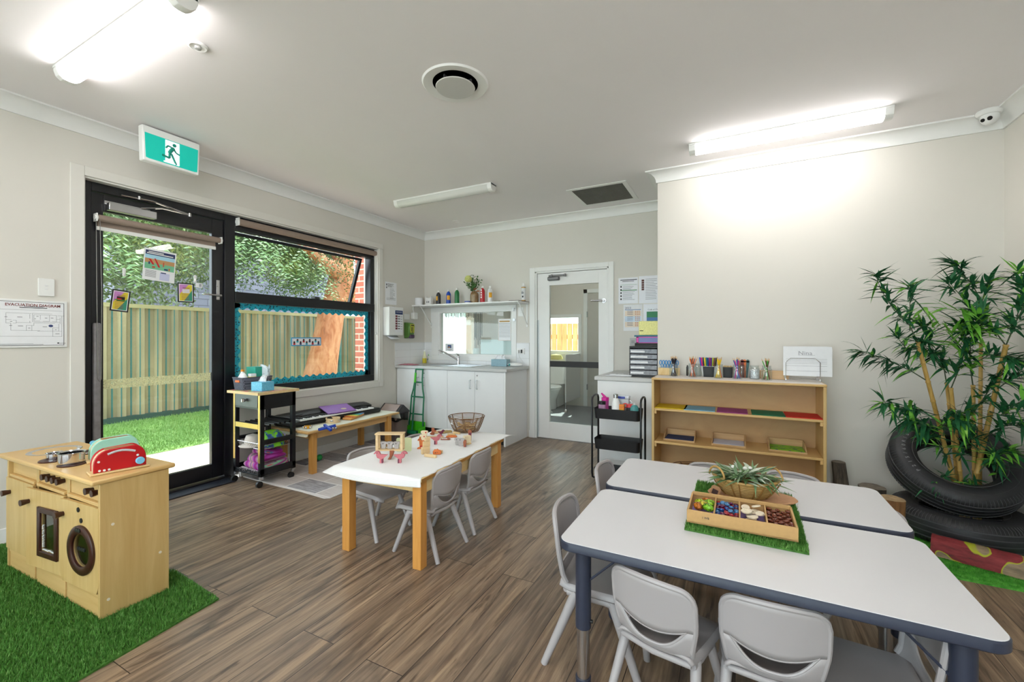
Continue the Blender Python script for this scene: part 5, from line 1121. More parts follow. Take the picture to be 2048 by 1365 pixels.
def d4(p):
    t = T('food_jug', 'clear plastic jug with a blue clip lid at the back of the cart', 'jug', p); MB().box(-.05, -.03, 0, .05, .03, .165).tube([(.05, 0, .15), (.075, 0, .13), (.075, 0, .06), (.05, 0, .04)], .006, 8).build('jug_body', mat('frosted_plastic', (222,228,232), .2, trans=.4), t, bev=.01); MB().box(-.052, -.032, .165, .052, .032, .19).build('lid', mat('lid_frost', (214,220,228), .3), t, bev=.006); MB().box(-.04, -.036, .165, .02, -.031, .185).build('blue_clip', mat('clip_blue', (50,70,160), .4), t, bev=.003)
def d5(p):
    t = T('drink_carton', 'orange and yellow carton between the white bottle and the jug', 'carton', p); MB().box(-.024, -.015, 0, .024, .015, .125).build('box', mat('carton_orange', (226,130,20), .4, sc=40, var=.3), t, bev=.002); MB().box(-.016, -.0165, .02, .016, -.015, .085).build('juice_picture', mat('carton_yellow', (244,190,40), .4), t)
def d6(p):
    t = T('drink_bottle', 'dark drink bottle with a red handled lid on the cart', 'drink bottle', p); MB().lathe([(0, 0), (.026, 0), (.026, .10), (0, .10)]).build('cup', DGREY, t); MB().lathe([(0, .10), (.028, .10), (.026, .125), (0, .13)]).build('lid', mat('coral_red', (214,60,70), .4), t); MB().tube([(-.025+.022*math.cos(q*.6)-.01, 0, .112+.016*math.sin(q*.6)) for q in range(10)], .005, 8, closed=False).build('carry_loop', mat('coral_red', 0), t)
def d7(p):
    t = T('drink_bottle', 'clear patterned drink bottle with a teal lid at the right of the cart', 'drink bottle', p); MB().lathe([(0, 0), (.032, 0), (.034, .07), (.03, .08), (0, .08)]).build('cup', mat('speckled_clear', (150,156,160), .15, sc=60, var=.6), t); MB().lathe([(0, .08), (.035, .08), (.034, .105), (.022, .125), (.008, .13), (0, .13)]).build('lid', mat('lid_teal', (70,140,140), .4), t); MB().cyl((0, 0, .128), (0, 0, .145), .006).build('straw_tip', WHITE, t)
drink(1204, 3.665, d1); drink(1210.5, 3.735, d2_); drink(1231.5, 3.665, d3_); drink(1247, 3.748, d4); drink(1243, 3.668, d5); drink(1259, 3.70, d6); drink(1269, 3.655, d7)
# ================================================================ bookcase
t = T('bookcase', 'birch ply bookcase with three open shelves against the wall', 'bookcase', (-.02, 3.85, 0))
bx0, bx1, by0, by1, bz = -.604, .564, 3.65, 3.985, .912
MB().box(bx0, by0, .01, bx0+.02, by1, bz-.018).build('side_panel', BIRCHV, t, W=True, bev=.003); MB().box(bx1-.02, by0, .01, bx1, by1, bz-.018).build('side_panel', BIRCHV, t, W=True, bev=.003)
MB().box(bx0-.002, by0-.004, bz-.018, bx1+.002, by1, bz-.0015).build('top_board', BIRCH, t, W=True, bev=.004)
MB().box(bx0+.01, by0+.01, bz-.0015, bx1-.01, by1-.004, bz).build('worn_top_surface', mat('worn_white', (214,208,202), .6, sc=30, var=.05), t, W=True)
MB().box(bx0+.02, by1-.012, .01, bx1-.02, by1, bz-.018).build('back_panel', wood('birch_back', (190,152,104), (206,168,118), (2.2, 20, 5), .5), t, W=True)
for z in (.664, .397): 
    MB().box(bx0+.02, by0+.004, z-.018, bx1-.02, by1-.012, z).build('shelf_board', BIRCH, t, W=True, bev=.003)
    MB().box(bx0+.02, by0+.012, z-.045, bx0+.036, by0+.04, z-.018).box(bx1-.036, by0+.012, z-.045, bx1-.02, by0+.04, z-.018).build('shelf_cleat', BIRCH, t, W=True)
MB().box(bx0+.02, by0+.004, .09, bx1-.02, by1-.012, .108).box(bx0+.02, by0+.01, 0.01, bx1-.02, by0+.025, .09).build('bottom_board', BIRCH, t, W=True)
MB().box(bx0-.012, 3.80, .70, bx0-.001, 3.86, .90).box(bx1+.001, 3.78, .62, bx1+.010, 3.86, .87).build('dark_side_strap', mat('felt_dark', (60,48,42), .9), t, W=True, bev=.004)
for i, (x0, x1, c, nm) in enumerate([(583, 810, (222,190,30), 'yellow'), (795, 1025, (130,184,212), 'light blue'), (1040, 1270, (158,66,130), 'purple'), (1300, 1548, (26,118,84), 'green'), (1552, 1842, (206,44,34), 'red')]):
    sF = 2048/540; xa = P(1160+x0/sF, 815, y=3.78).x; xb = P(1160+x1/sF, 815, y=3.78).x
    t = T('paper_sheaf', '%s coloured paper sheets stacked on the top open shelf of the bookcase' % nm, 'paper', ((xa+xb)/2, 3.815, .6645), rz=random.uniform(-.03, .03), group='coloured paper piles on the upper shelf')
    w_ = min(xb-xa, .23); MB().box(-w_/2, -.15, 0, w_/2, .085, .005).build('sheets', mat('craft_'+nm.replace(' ', '_'), c, .8, var=.02), t)
for i, (px, c, nm, thing_) in enumerate([(1360, (44,58,100), 'navy', 0), (1457, (206,208,224), 'white', 0), (1573, (130,200,20), 'lime patterned', 1)]):
    x = P(px, 880, y=3.81).x
    t = T('letter_tray', 'wooden letter tray of %s paper on the middle shelf of the bookcase' % nm, 'tray', (x, 3.82, .3975), group='wooden letter trays on the middle shelf')
    hw = .115; MB().box(-hw, -.095, 0, hw, .095, .007).build('tray_base', BAMBOOW, t, bev=.001)
    for s in (-1, 1):
        o = MB(); o.M = Matrix(((0,0,1,0),(1,0,0,0),(0,1,0,0),(0,0,0,1))); o.prism([(-.095, 0), (.095, 0), (.095, .062), (.02, .062), (-.05, .03), (-.095, .012)], s*hw-.004, s*hw+.004); o.build('side', BAMBOOW, t)
    MB().box(-hw, .09, 0, hw, .097, .062).build('back_board', BAMBOOW, t, bev=.001); MB().box(-hw, -.097, 0, hw, -.091, .012).build('front_lip', BAMBOOW, t)
    if thing_:
        m, nt, b = base('patterned_paper'); f = noise(nt, coords(nt, (20, 60, 1)), 1, 2, .5, 1); nt.links.new(ramp(nt, f, [(.36, lin((30,60,110))), (.42, lin((60,150,60))), (.46, lin((130,200,20))), (.66, lin((140,206,24))), (.72, lin((200,80,90)))]), b.inputs['Base Color'])
    else: m = mat('sheet_'+nm, c, .8)
    MB().box(x-hw+.008, 3.82-.088, .4055, x+hw-.008, 3.82+.085, .4115).build('paper_pile', m, None, label='%s paper sheets lying in a wooden letter tray' % nm, cat='paper', group='paper piles in the letter trays')
t = T('wire_basket_low', 'brown wire basket of toy blocks on the bottom shelf of the bookcase', 'basket', (P(1410, 918, y=3.82).x, 3.82, .108))
BW_ = mat('cane_dark', (92,56,34), .6, sc=40, var=.2)
o = MB()
for k in range(7): r = .10+.018*k*.6; o.tube([(r*1.5*math.cos(q*.21), r*.85*math.sin(q*.21), .004+k*.012) for q in range(30)], .003, 5, closed=True)
for k in range(10): q = k*.628; o.tube([(.15*math.cos(q), .085*math.sin(q), 0), (.246*math.cos(q), .14*math.sin(q), .08)], .003, 5)
o.build('basket_frame', BW_, t)
for k, (c, dx, dz) in enumerate([((20,130,90), .0, .14), ((220,70,30), -.03, .10), ((130,196,30), .04, .09), ((230,100,30), .08, .08), ((30,140,100), .01, .10), ((200,170,140), -.08, .07)]):
    o = MB(); o.cb((0, 0, 0), (.035, .02, .035), R('Y', 20*k)@R('Z', 30*k)).cyl((0, -.012, 0), (0, .012, 0), .01)
    o.M = Matrix(); ob = o.build('toy_block', mat('block_%d' % k, c, .4), None, bev=.003, label='%s toy block in the low brown wire basket' % ['dark green topmost', 'red', 'lime green', 'orange', 'teal', 'pale timber'][k], cat='toy block', group='toy blocks in the bottom shelf basket'); ob.location = t.location+Vector((dx, -.03, dz-.05))
# --- on top of the bookcase
ZK = .913; KY = 3.86
def kx(cx_, y=KY): return P(1300+cx_/5.389, 750, y=y).x      # crop pixel of the close view -> x
def jar(cx_, y, label, colname, pens, h=.110, r=.036, openj=True):
    x = kx(cx_, y); t = T('glass_jar', label, 'jar', (x, y, ZK), group='pencil jars on the bookcase')
    MB().lathe([(0, 0), (r*.95, 0), (r, .006), (r, h*.74), (r*.84, h*.84), (r*.84, h*.96), (r*.88, h)], n=22).build('jar_body', JAR, t)
    n = len(pens)
    for k, (c, tipc) in enumerate(pens):
        q = 2*PI*k/n+.4; a = (r*.62*math.cos(q), r*.62*math.sin(q)); b = (-a[0]*random.uniform(.4, 1.25)+random.uniform(-.008, .008), -a[1]*random.uniform(.2, .9)); L = .168+random.uniform(-.006, .006)
        p0 = Vector((a[0], a[1], .004)); d = (Vector((b[0], b[1], .15))-p0).normalized()
        pt = T('pencil', '%s pencil standing in the glass jar of %s pencils' % (c[0], colname), 'pencil', (x, y, ZK), group='%s pencils in a jar' % colname)
        MB().cyl(p0, p0+d*(L-.02), .0038, n=6).build('barrel', mat('pencil_'+c[0].replace(' ', '_'), c[1], .4), pt); MB().cyl(p0+d*(L-.02), p0+d*L, .0038, .0008, n=6).build('tip', mat('pencil_tip', (212,176,130), .6), pt)
    return t
BK = ('black', (40,38,50)); OR = ('orange', (220,100,30)); BR = ('brown', (116,52,34)); YE = ('yellow', (238,196,20)); PK = ('pink', (220,30,130)); BL = ('blue', (40,90,170)); LB = ('mauve', (130,110,180)); GN = ('green', (70,170,60)); DG = ('dark green', (60,110,50))
jar(255, 3.87, 'glass jar packed with black pencils at the left of the bookcase top', 'black', [(BK, 0)]*12)
jar(458, 3.86, 'glass jar of orange and brown pencils on the bookcase', 'orange and brown', [(OR, 0), (BR, 0), (OR, 0), (OR, 0), (BR, 0), (OR, 0), (BR, 0), (OR, 0)])
jar(740, 3.83, 'glass jar of yellow pencils on the bookcase', 'yellow', [(YE, 0)]*8+[(OR, 0)])
jar(940, 3.83, 'glass jar of pink and blue pencils on the bookcase', 'pink and blue', [(PK, 0), (BL, 0), (PK, 0), (LB, 0), (PK, 0), (BL, 0), (BL, 0)])
jar(1258, 3.82, 'glass jar of green and brown pencils at the right of the jars', 'green and brown', [(GN, 0), (BR, 0), (GN, 0), (DG, 0), (BR, 0), (GN, 0), (BR, 0)])
t = T('glass_jar', 'glass jar filled with black and white letter beads', 'jar', (kx(1128, 3.88), 3.88, ZK)); MB().lathe([(0, 0), (.034, 0), (.036, .006), (.036, .08), (.030, .09), (.030, .10), (.032, .105)], n=22).build('jar_body', JAR, t)
m, nt, b = base('letter_beads'); vo = N(nt, 'ShaderNodeTexVoronoi'); vo.inputs['Scale'].default_value = 150; nt.links.new(coords(nt), vo.inputs['Vector']); nt.links.new(ramp(nt, vo.outputs['Distance'], [(.2, lin((40,40,44))), (.35, lin((226,226,230)))]), b.inputs['Base Color']); bump(nt, b, vo.outputs['Distance'], .6, .004)
MB().lathe([(0, .004), (.032, .004), (.0335, .07), (.02, .076), (0, .074)]).build('letter_beads', m, None, label='tiny black and white letter beads filling the glass jar', cat='beads', kind='stuff').location = (kx(1128, 3.88), 3.88, ZK+.004)
for cx_, lb in ((505, 'empty glass jar standing behind the orange pencils'), (985, 'empty glass jar standing behind the pink and blue pencils')):
    t = T('glass_jar', lb, 'jar', (kx(cx_, 3.93), 3.93, ZK)); MB().lathe([(0, 0), (.034, 0), (.036, .006), (.036, .08), (.030, .09), (.030, .10), (.032, .105)], n=22).build('jar_body', JAR, t)
t = T('wooden_caddy', 'pale wooden block holding blue scissors at the left end of the bookcase', 'holder', (kx(205, 3.945), 3.945, ZK)); MB().box(-.085, -.03, 0, .085, .03, .062).build('block', wood('caddy_pine', (216,180,120), (232,204,150), (30, 30, 12), .5), t, bev=.003)
SCB = mat('scissor_blue', (50,140,206), .4)
for k in range(6):
    x = kx(130+k*30, 3.945); ts = T('scissors', 'blue handled scissors standing in the pale wooden block', 'scissors', (x, 3.945, ZK+.062), rz=random.uniform(-.5, .5), group='blue scissors in the wooden block')
    o = MB()
    for s in (-1, 1): o.tube([(s*.012+.010*math.cos(q*.7), 0, .045+.02*math.sin(q*.7)) for q in range(9)], .0035, 6, closed=True).cyl((s*.006, 0, 0), (s*.010, 0, .03), .003)
    o.build('handles', SCB, ts)
t = T('pen_cup', 'black square cup full of coloured felt pens', 'pen cup', (kx(632, 3.93), 3.93, ZK)); o = MB(); tub(o, .085, .07, .085, .002, .075, .062, .004); o.build('cup', BLK, t)
fc = [('blue', (30,90,200)), ('pink', (220,20,120)), ('navy', (24,30,80)), ('yellow', (226,210,40)), ('teal', (20,140,120)), ('dark blue', (30,50,140)), ('magenta', (180,20,100)), ('purple', (90,40,130)), ('lime', (190,210,50)), ('brown', (110,60,40)), ('black', (30,30,34))]
for k, (nm, c) in enumerate(fc):
    x = kx(575+k*11.5, 3.93); pt = T('felt_pen', '%s felt pen leaning in the black square pen cup' % nm, 'pen', (x, 3.93, ZK+.003), group='felt pens in the black cup')
    lean = -.025+.004*k; y_ = .015*(-1)**k; MB().cyl((0, 0, 0), (lean*.7, y_*.6, .085), .0055, n=10).build('barrel', WHITE, pt); MB().cyl((lean*.7, y_*.6, .085), (lean*1.15, y_, .155), .0062, n=10).build('cap', mat('felt_'+nm.replace(' ', '_'), c, .4), pt)
t = T('pen_cup', 'black square cup with pale wooden pegs between the yellow and pink pencils', 'pen cup', (kx(838, 3.93), 3.93, ZK)); o = MB(); tub(o, .072, .07, .085, .002, .066, .062, .004); o.build('cup', BLK, t)
for k in range(6):
    o = MB().cyl((0, 0, 0), (.003*(k-3), 0, .05), .006, n=8); ob = o.build('wooden_peg', PINE, None, label='pale wooden peg poking out of the plain black cup', cat='peg', group='wooden pegs in the black cup'); ob.location = (kx(805+k*13, 3.93), 3.93-.01*(-1)**k, ZK+.045)
t = T('spectacle_case', 'tall orange and brown striped stick bundle leaning behind the pink pencils', 'craft sticks', (kx(1000, 3.965), 3.965, ZK)); t.name = 'craft_sticks'
for k, (c, dx) in enumerate([((176,88,50), -.02), ((110,44,40), .0), ((224,110,40), .008), ((50,90,90), .022)]): 
    o = MB(); o.M = TR(dx, .003*k, 0)@R('Y', 4*(k-1.5)); o.prism([(-.012, 0), (.012, 0), (.012, .0), (.012, .0)], 0, .001) if 0 else o.box(-.012, -.004, 0, .012, .004, .135).cyl((0, -.004, .135), (0, .004, .135), .012); o.build('stick', mat('stick_%d' % k, c, .5), t)
t = T('black_marker', 'black marker standing behind the orange pencils', 'marker', (kx(402, 3.95), 3.95, ZK)); MB().cyl((0, 0, 0), (0, 0, .075), .0085).build('barrel', BLK, t); MB().cyl((0, 0, .075), (0, 0, .09), .006, .004).build('cap', BLK, t)
t = T('timber_block', 'plain pale wooden block behind the green pencil jar', 'block', (kx(1330, 3.94), 3.94, ZK)); MB().box(-.09, -.025, 0, .10, .025, .066).build('block_body', wood('timber_plain', (206,168,126), (218,184,142), (3, 40, 40), .6), t, bev=.003)
# wire sorter with Nina's sheet
ya = 3.80; xa, xb = kx(1463, ya), kx(1835, ya); hh = P(1640, 700, y=ya).z-ZK
t = T('wire_file_sorter', 'silver wire file sorter standing at the right end of the bookcase', 'file sorter', ((xa+xb)/2, 3.83, ZK))
o = MB(); hh = .19
for k in range(6):
    y = 3.80+k*.032; z1 = ZK+ hh*(.87+.045*k)
    if k == 0: z1 = ZK+.172
    o.tube([(xa, y, ZK+.012), (xa, y, z1-.03), (xa+.03, y, z1), (xb-.03, y, z1), (xb, y, z1-.03), (xb, y, ZK+.012)], .0022, 6)
o.tube([(xa, 3.79, ZK+.012), (xa, 3.965, ZK+.012)], .003, 6).tube([(xb, 3.79, ZK+.012), (xb, 3.965, ZK+.012)], .003, 6)
for y in (3.80, 3.96): o.tube([(xa, y, ZK+.012), (xb, y, ZK+.012)], .003, 6)
for x in (xa, xb):
    for y in (3.80, 3.96): o.cyl((x, y, ZK), (x, y, ZK+.022), .0045)
o.build('wire_frame', CHROME, t, W=True)
ys = 3.815; x0, x1 = kx(1436, ys), kx(1965, ys); z1 = P(1560, 693, y=ys).z; z0 = P(1560, 751, y=ys).z
t = T('handwriting_sheet', 'ruled sheet with a faint handwritten name standing in the wire sorter', 'paper', (x0, ys, max(z0, ZK+.016)), M=BW); w_, h_ = x1-x0, z1-max(z0, ZK+.016)
MB().prism([(0, 0), (w_, 0), (w_, h_*.9), (w_*.87, h_), (0, h_)], 0, .001).build('page', PAPER, t, smooth=False); MB().prism([(w_, h_*.9), (w_*.87, h_), (w_*.99, h_*.985)], .001, .003).build('folded_corner', PAPER, t, smooth=False)
marks([(w_*.06, h_*k, w_*.9, h_*k+.0009) for k in (.57, .52, .47, .42, .34, .17)]+[(w_*.31, h_*.70, w_*.66, h_*.70+.0009)], INK, t, 'ruled_lines', .001, .0003); text('Nina', .040, mat('pencil_grey', (170,170,176), .8), t, w_*.31, h_*.715, .0012, 'handwriting', sx=1.15)
# ================================================================ bamboo, tyres and logs in the right corner
RUB = mat('rubber', (40,40,43), .48, var=.12, sc=30, bmp=.15); RUB2 = mat('rubber_groove', (74,74,77), .6)
def tyre(label, loc, rx, ww=.095, R0=.325):
    t = T('car_tyre', label, 'tyre', loc); t.rotation_euler = (rx, 0, 0)
    w = ww
    sec = [(R0-.012, -w*.72), (R0-.002, -w*.5), (R0, 0), (R0-.002, w*.5), (R0-.012, w*.72), (R0-.03, w*.88), (R0-.055, w*.98), (R0-.09, w), (R0-.12, w*.86), (R0-.133, w*.74), (R0-.14, w*.68), (R0-.14, w*.58), (R0-.125, w*.56), (R0-.08, w*.86), (R0-.035, w*.7), (R0-.022, w*.4), (R0-.022, -w*.4), (R0-.035, -w*.7), (R0-.08, -w*.86), (R0-.125, -w*.56), (R0-.14, -w*.58), (R0-.14, -w*.68), (R0-.133, -w*.74), (R0-.12, -w*.86), (R0-.09, -w), (R0-.055, -w*.98), (R0-.03, -w*.88)]
    MB().ring(sec, n=96).build('carcass', RUB, t)
    o = MB()
    for z in (-.5, -.17, .17, .5): o.ring([(R0-.001+.0015, z*w-.003), (R0-.001+.0015, z*w+.003), (R0-.006, z*w+.003), (R0-.006, z*w-.003)], n=96)
    for k in range(110):
        q = 2*PI*k/110; c_, s_ = math.cos(q), math.sin(q)
        for sg in (-1, 1):
            o.tube([(c_*(R0+.0005), s_*(R0+.0005), sg*w*.55), (c_*(R0-.010), s_*(R0-.010), sg*w*.76), (c_*(R0-.030), s_*(R0-.030), sg*w*.90)], .0013, 4, caps=False)
    o.build('tread_grooves', RUB2, t)
    o = MB()
    for r in (R0-.062, R0-.113): o.ring([(r, w*.975), (r+.002, w*.985), (r+.004, w*.975)], n=96)
    o.build('sidewall_rings', RUB2, t); return t
ty1 = tyre('black car tyre lying flat on the grass mat, lower of the two', (1.238, 3.665, .098), 0)
ty2 = tyre('black car tyre leaning against the wall on top of the flat one', (1.232, 3.715, .432), math.radians(41))
WT = mat('tyre_white', (150,150,150), .6)
s_ = 'P215/60R16C'
for k, ch in enumerate(s_):
    q = math.radians(212-k*7.2); r = .325-.078
    text(ch, .028, WT, ty2, 0, 0, 0, 'sidewall_lettering', M=TR(r*math.cos(q), r*math.sin(q), .0945)@R('Z', math.degrees(q)-90), align='CENTER')
# grass mats
TG = grassmat('turf_base', (50,90,34), (66,112,44), (88,136,58), 60); TB = grassmat('turf_blades', (60,108,40), (84,138,56), (146,186,108), 60)
rm = [(.70, 3.015), (1.30, 3.005), (1.555, 3.01), (1.555, 3.982), (.70, 3.982)]
t = T('grass_mat', 'artificial grass mat under the tyres in the right corner', 'mat', (1.1, 3.4, 0))
TBR = grassmat('turf_bright', (52,130,40), (86,168,60), (120,196,86), 30)
MB().prism(rm, 0, .008).build('backing', TBR, t, W=True); o = MB(); turf(o, [(.9, 3.02), (1.55, 3.02), (1.55, 3.45), (.9, 3.45)], 9000, .010, .0016, .8, z=.008); o.build('turf_blades', TBR, t, W=True, smooth=False)
lm = [(-3.89, .895), (-2.62, 1.215), (-2.165, 1.178), (-2.10, .663), (-2.0, -.4), (-3.89, -.4)]
t = T('grass_mat', 'large artificial grass mat under the toy kitchen', 'mat', (-2.9, .4, 0))
MB().prism(lm, 0, .008).build('backing', TG, t, W=True)
o = MB(); turf(o, [(-3.85, .90), (-2.62, 1.205), (-2.17, 1.17), (-2.105, .66), (-2.0, .1), (-3.5, .1)], 60000, .020, .0022, .7, z=.008); o.build('turf_blades', TB, t, W=True, smooth=False)
o = MB()
for k in range(5): a = Vector((-2.2+random.uniform(-.05, .05), 1.16, .012)); o.tube([a, a+Vector((random.uniform(-.02, .06), random.uniform(0, .05), .004))], .0008, 4)
o.build('loose_threads', BLK, t, W=True)
# painted log
t = T('painted_log', 'half round log painted red with tan patches on the right grass mat', 'log', (1.15, 3.18, .01))
def logmat():
    m, nt, b = base('red_painted_log'); f = noise(nt, coords(nt, (8, 8, 40)), 1, 5, .65)
    cr = ramp(nt, f, [(.30, lin((56,40,36))), (.42, lin((122,36,40))), (.7, lin((156,56,60)))])
    f2 = noise(nt, coords(nt, (9, 3, 7)), 1, 1, .4); cg = ramp(nt, f2, [(.52, (0,0,0,1)), (.53, (1,1,1,1))]); ed = ramp(nt, f2, [(.508, (0,0,0,1)), (.516, (1,1,1,1)), (.526, (1,1,1,1)), (.534, (0,0,0,1))])
    tn = ramp(nt, f, [(.3, lin((100,88,70))), (.7, lin((176,150,120)))])
    m1 = N(nt, 'ShaderNodeMixRGB'); nt.links.new(cg, m1.inputs[0]); nt.links.new(cr, m1.inputs[1]); nt.links.new(tn, m1.inputs[2])
    m2 = N(nt, 'ShaderNodeMixRGB'); nt.links.new(ed, m2.inputs[0]); nt.links.new(m1.outputs[0], m2.inputs[1]); m2.inputs[2].default_value = lin((176,180,40))
    nt.links.new(m2.outputs[0], b.inputs['Base Color']); b.inputs['Roughness'].default_value = .7; bump(nt, b, f, .5, .006); return m
LG = logmat()
a = Vector((1.005, 3.315, .012)); b_ = Vector((1.335, 3.185, .012)); dr = (b_-a).normalized(); nr = Vector((-dr.y, dr.x, 0)); n = 12
vs = []; fs = []
for j in range(9):
    c = a.lerp(b_, j/8)
    for i in range(n+1): q = PI*i/n; rr = .072*(1+.04*math.sin(3*j+i)); vs.append(c+nr*(-math.cos(q)*rr*.95)+Vector((0, 0, math.sin(q)*rr*1.35)))
for j in range(8):
    for i in range(n): fs.append((j*(n+1)+i, j*(n+1)+i+1, (j+1)*(n+1)+i+1, (j+1)*(n+1)+i))
    fs.append((j*(n+1)+n, j*(n+1), (j+1)*(n+1), (j+1)*(n+1)+n))
fs += [tuple(range(n+1)), tuple(range(8*(n+1), 9*(n+1)))[::-1]]
MB().add(vs, fs).build('log_body', LG, t, W=True)
# stumps
GBK = wood('grey_bark', (70,62,56), (110,98,86), (40, 40, 5), .9, dark=(40,34,30)); BBK = wood('brown_bark', (112,76,46), (150,106,66), (40, 40, 6), .9, dark=(60,40,26)); CUT = wood('cut_end', (150,124,92), (196,168,128), (30, 30, 30), .8); CUTG = wood('cut_end_grey', (104,96,86), (136,126,112), (30, 30, 30), .9)
def stump(label, c, r0, r1, h, bark, cut, lean=(0, 0), sy=1):
    t = T('log_stump', label, 'log', c); n = 20; vs = []; fs = []; K = 7
    for j in range(K+1):
        f = j/K; r = r0+(r1-r0)*f
        for i in range(n): q = 2*PI*i/n; rr = r*(1+.06*math.sin(3*q+j*.5)+.03*math.sin(7*q)); vs.append((rr*math.cos(q)+lean[0]*f, sy*rr*math.sin(q)+lean[1]*f, h*f))
    for j in range(K):
        for i in range(n): fs.append((j*n+i, j*n+(i+1) % n, (j+1)*n+(i+1) % n, (j+1)*n+i))
    fs.append(tuple(range(n))[::-1]); MB().add(vs, fs).build('bark', bark, t)
    MB().add([(x, y, z+.0008) for x, y, z in vs[-n:]], [tuple(range(n))]).build('cut_face', cut, t, smooth=False); return t
stump('tall slim grey log standing against the wall beside the bookcase', (.700, 3.90, 0), .050, .042, .325, GBK, CUTG, (-.025, .02))
stump('short wide grey log stump behind the far table by the wall', (.855, 3.86, 0), .066, .078, .19, GBK, CUTG)
stump('brown barked log stump with a pale cut top left of the tyres', (.815, 3.27, .008), .050, .062, .288, BBK, CUT)
t = T('grass_tuft', 'small green fake plant sprig between the brown stump and the tyres', 'plant', (.88, 3.30, .008))
o = MB()
for k in range(26): d = rv(); d.z = abs(d.z)+.3; leafquad(o, Vector((0, 0, .02+.004*k)), d, .07, .005, rv())
o.build('sprig_leaves', TB, t, smooth=False)
# bamboo
t = T('artificial_bamboo', 'tall artificial bamboo with yellow canes rising through the tyres', 'plant', (1.25, 3.72, .01))
CANE = wood('bamboo_cane', (172,134,64), (206,170,98), (30, 30, 3), .4)
BLF = grassmat('bamboo_leaf', (20,66,40), (34,94,56), (58,124,76), 6); BLF2 = grassmat('bamboo_leaf_light', (76,140,50), (110,178,60), (160,206,100), 6); TWG = mat('twig_dark', (70,84,60), .7)
def bp(x, y, yy): return P(1640+x/2.843, 500+y/2.843, y=yy)
canes = [((770, 1350), (557, 530), 3.70, 3.42, .0125), ((780, 1300), (720, 760), 3.78, 3.66, .0105), ((806, 1360), (745, 790), 3.70, 3.60, .0115), ((880, 1355), (870, 775), 3.72, 3.62, .0115), ((908, 1330), (915, 535), 3.78, 3.74, .011), ((870, 1365), (1057, 545), 3.68, 3.48, .0135)]
zb = .02
for q0, q1, y0, y1, r in canes:
    a = bp(*q0, y0); b2 = bp(*q1, y1); d = (b2-a); a = a-d*((a.z-zb)/d.z)
    L = (b2-a).length; n = int(L/.125); pts = [a.lerp(b2, k/(n*4)) for k in range(n*4+1)]; rs = [r*(1.16 if k % 4 == 0 else 1.0)*(1-.15*k/(n*4)) for k in range(n*4+1)]
    # sharpen nodes
    P2 = []; R2 = []
    for k in range(n+1):
        f = k/n; c0 = a.lerp(b2, f); e = d.normalized()*.006; rr = r*(1-.15*f)
        P2 += [c0-e, c0-e*.3, c0+e*.3, c0+e]; R2 += [rr, rr*1.2, rr*1.2, rr]
    MB().tube(P2, R2, 12).build('cane', CANE, t, W=True)
dark = MB(); lite = MB(); tw = MB()
def bleaf(o, p, d, L, w, sag=.35):
    d = d.normalized(); s = d.cross(Vector((0, 0, 1)))
    if s.length < .1: s = Vector((1, 0, 0))
    s.normalize(); s = (s+rv()*.35).normalized(); b0 = len(o.v); K = 5; prof = [.25, .85, 1, .7, .32]
    for k in range(K):
        f = k/K; c = p+d*(L*f)+Vector((0, 0, -sag*L*f*f*.6)); up = Vector((0, 0, .25*w*prof[k])); o.v += [c-s*w*prof[k]+up*.5, c, c+s*w*prof[k]+up*.5]
    tip = p+d*L+Vector((0, 0, -sag*L*.6)); o.v.append(tip)
    for k in range(K-1):
        q = b0+3*k; o.f += [(q, q+1, q+4, q+3), (q+1, q+2, q+5, q+4)]
    q = b0+3*(K-1); o.f += [(q, q+1, b0+3*K), (q+1, q+2, b0+3*K)]
def tuft(c, d, n, L, lt=.1, spread=.9, force=None):
    for k in range(n):
        dd = (d.normalized()*.7+rv()*spread); dd.z *= .75
        o = lite if (random.random() < lt+.07) else dark
        bleaf(o, c+rv()*.012, dd, L*random.uniform(.7, 1.3), L*.062+.0022, random.uniform(.1, .8))
def branch(pts, yy0, yy1, nt_, L, lt=.1):
    w3 = [bp(x, y, yy0+(yy1-yy0)*i/(len(pts)-1)) for i, (x, y) in enumerate(pts)]
    tw.tube(w3, [.0035-.002*i/(len(w3)-1) for i in range(len(w3))], 5)
    for k in range(nt_):
        f = .25+.75*k/max(1, nt_-1); s = f*(len(w3)-1); i = min(int(s), len(w3)-2); c = w3[i].lerp(w3[i+1], s-i); d = (w3[i+1]-w3[i])
        tuft(c, d+rv()*.02, 9, L, lt)
    tuft(w3[-1], w3[-1]-w3[-2], 8, L*1.1, lt)
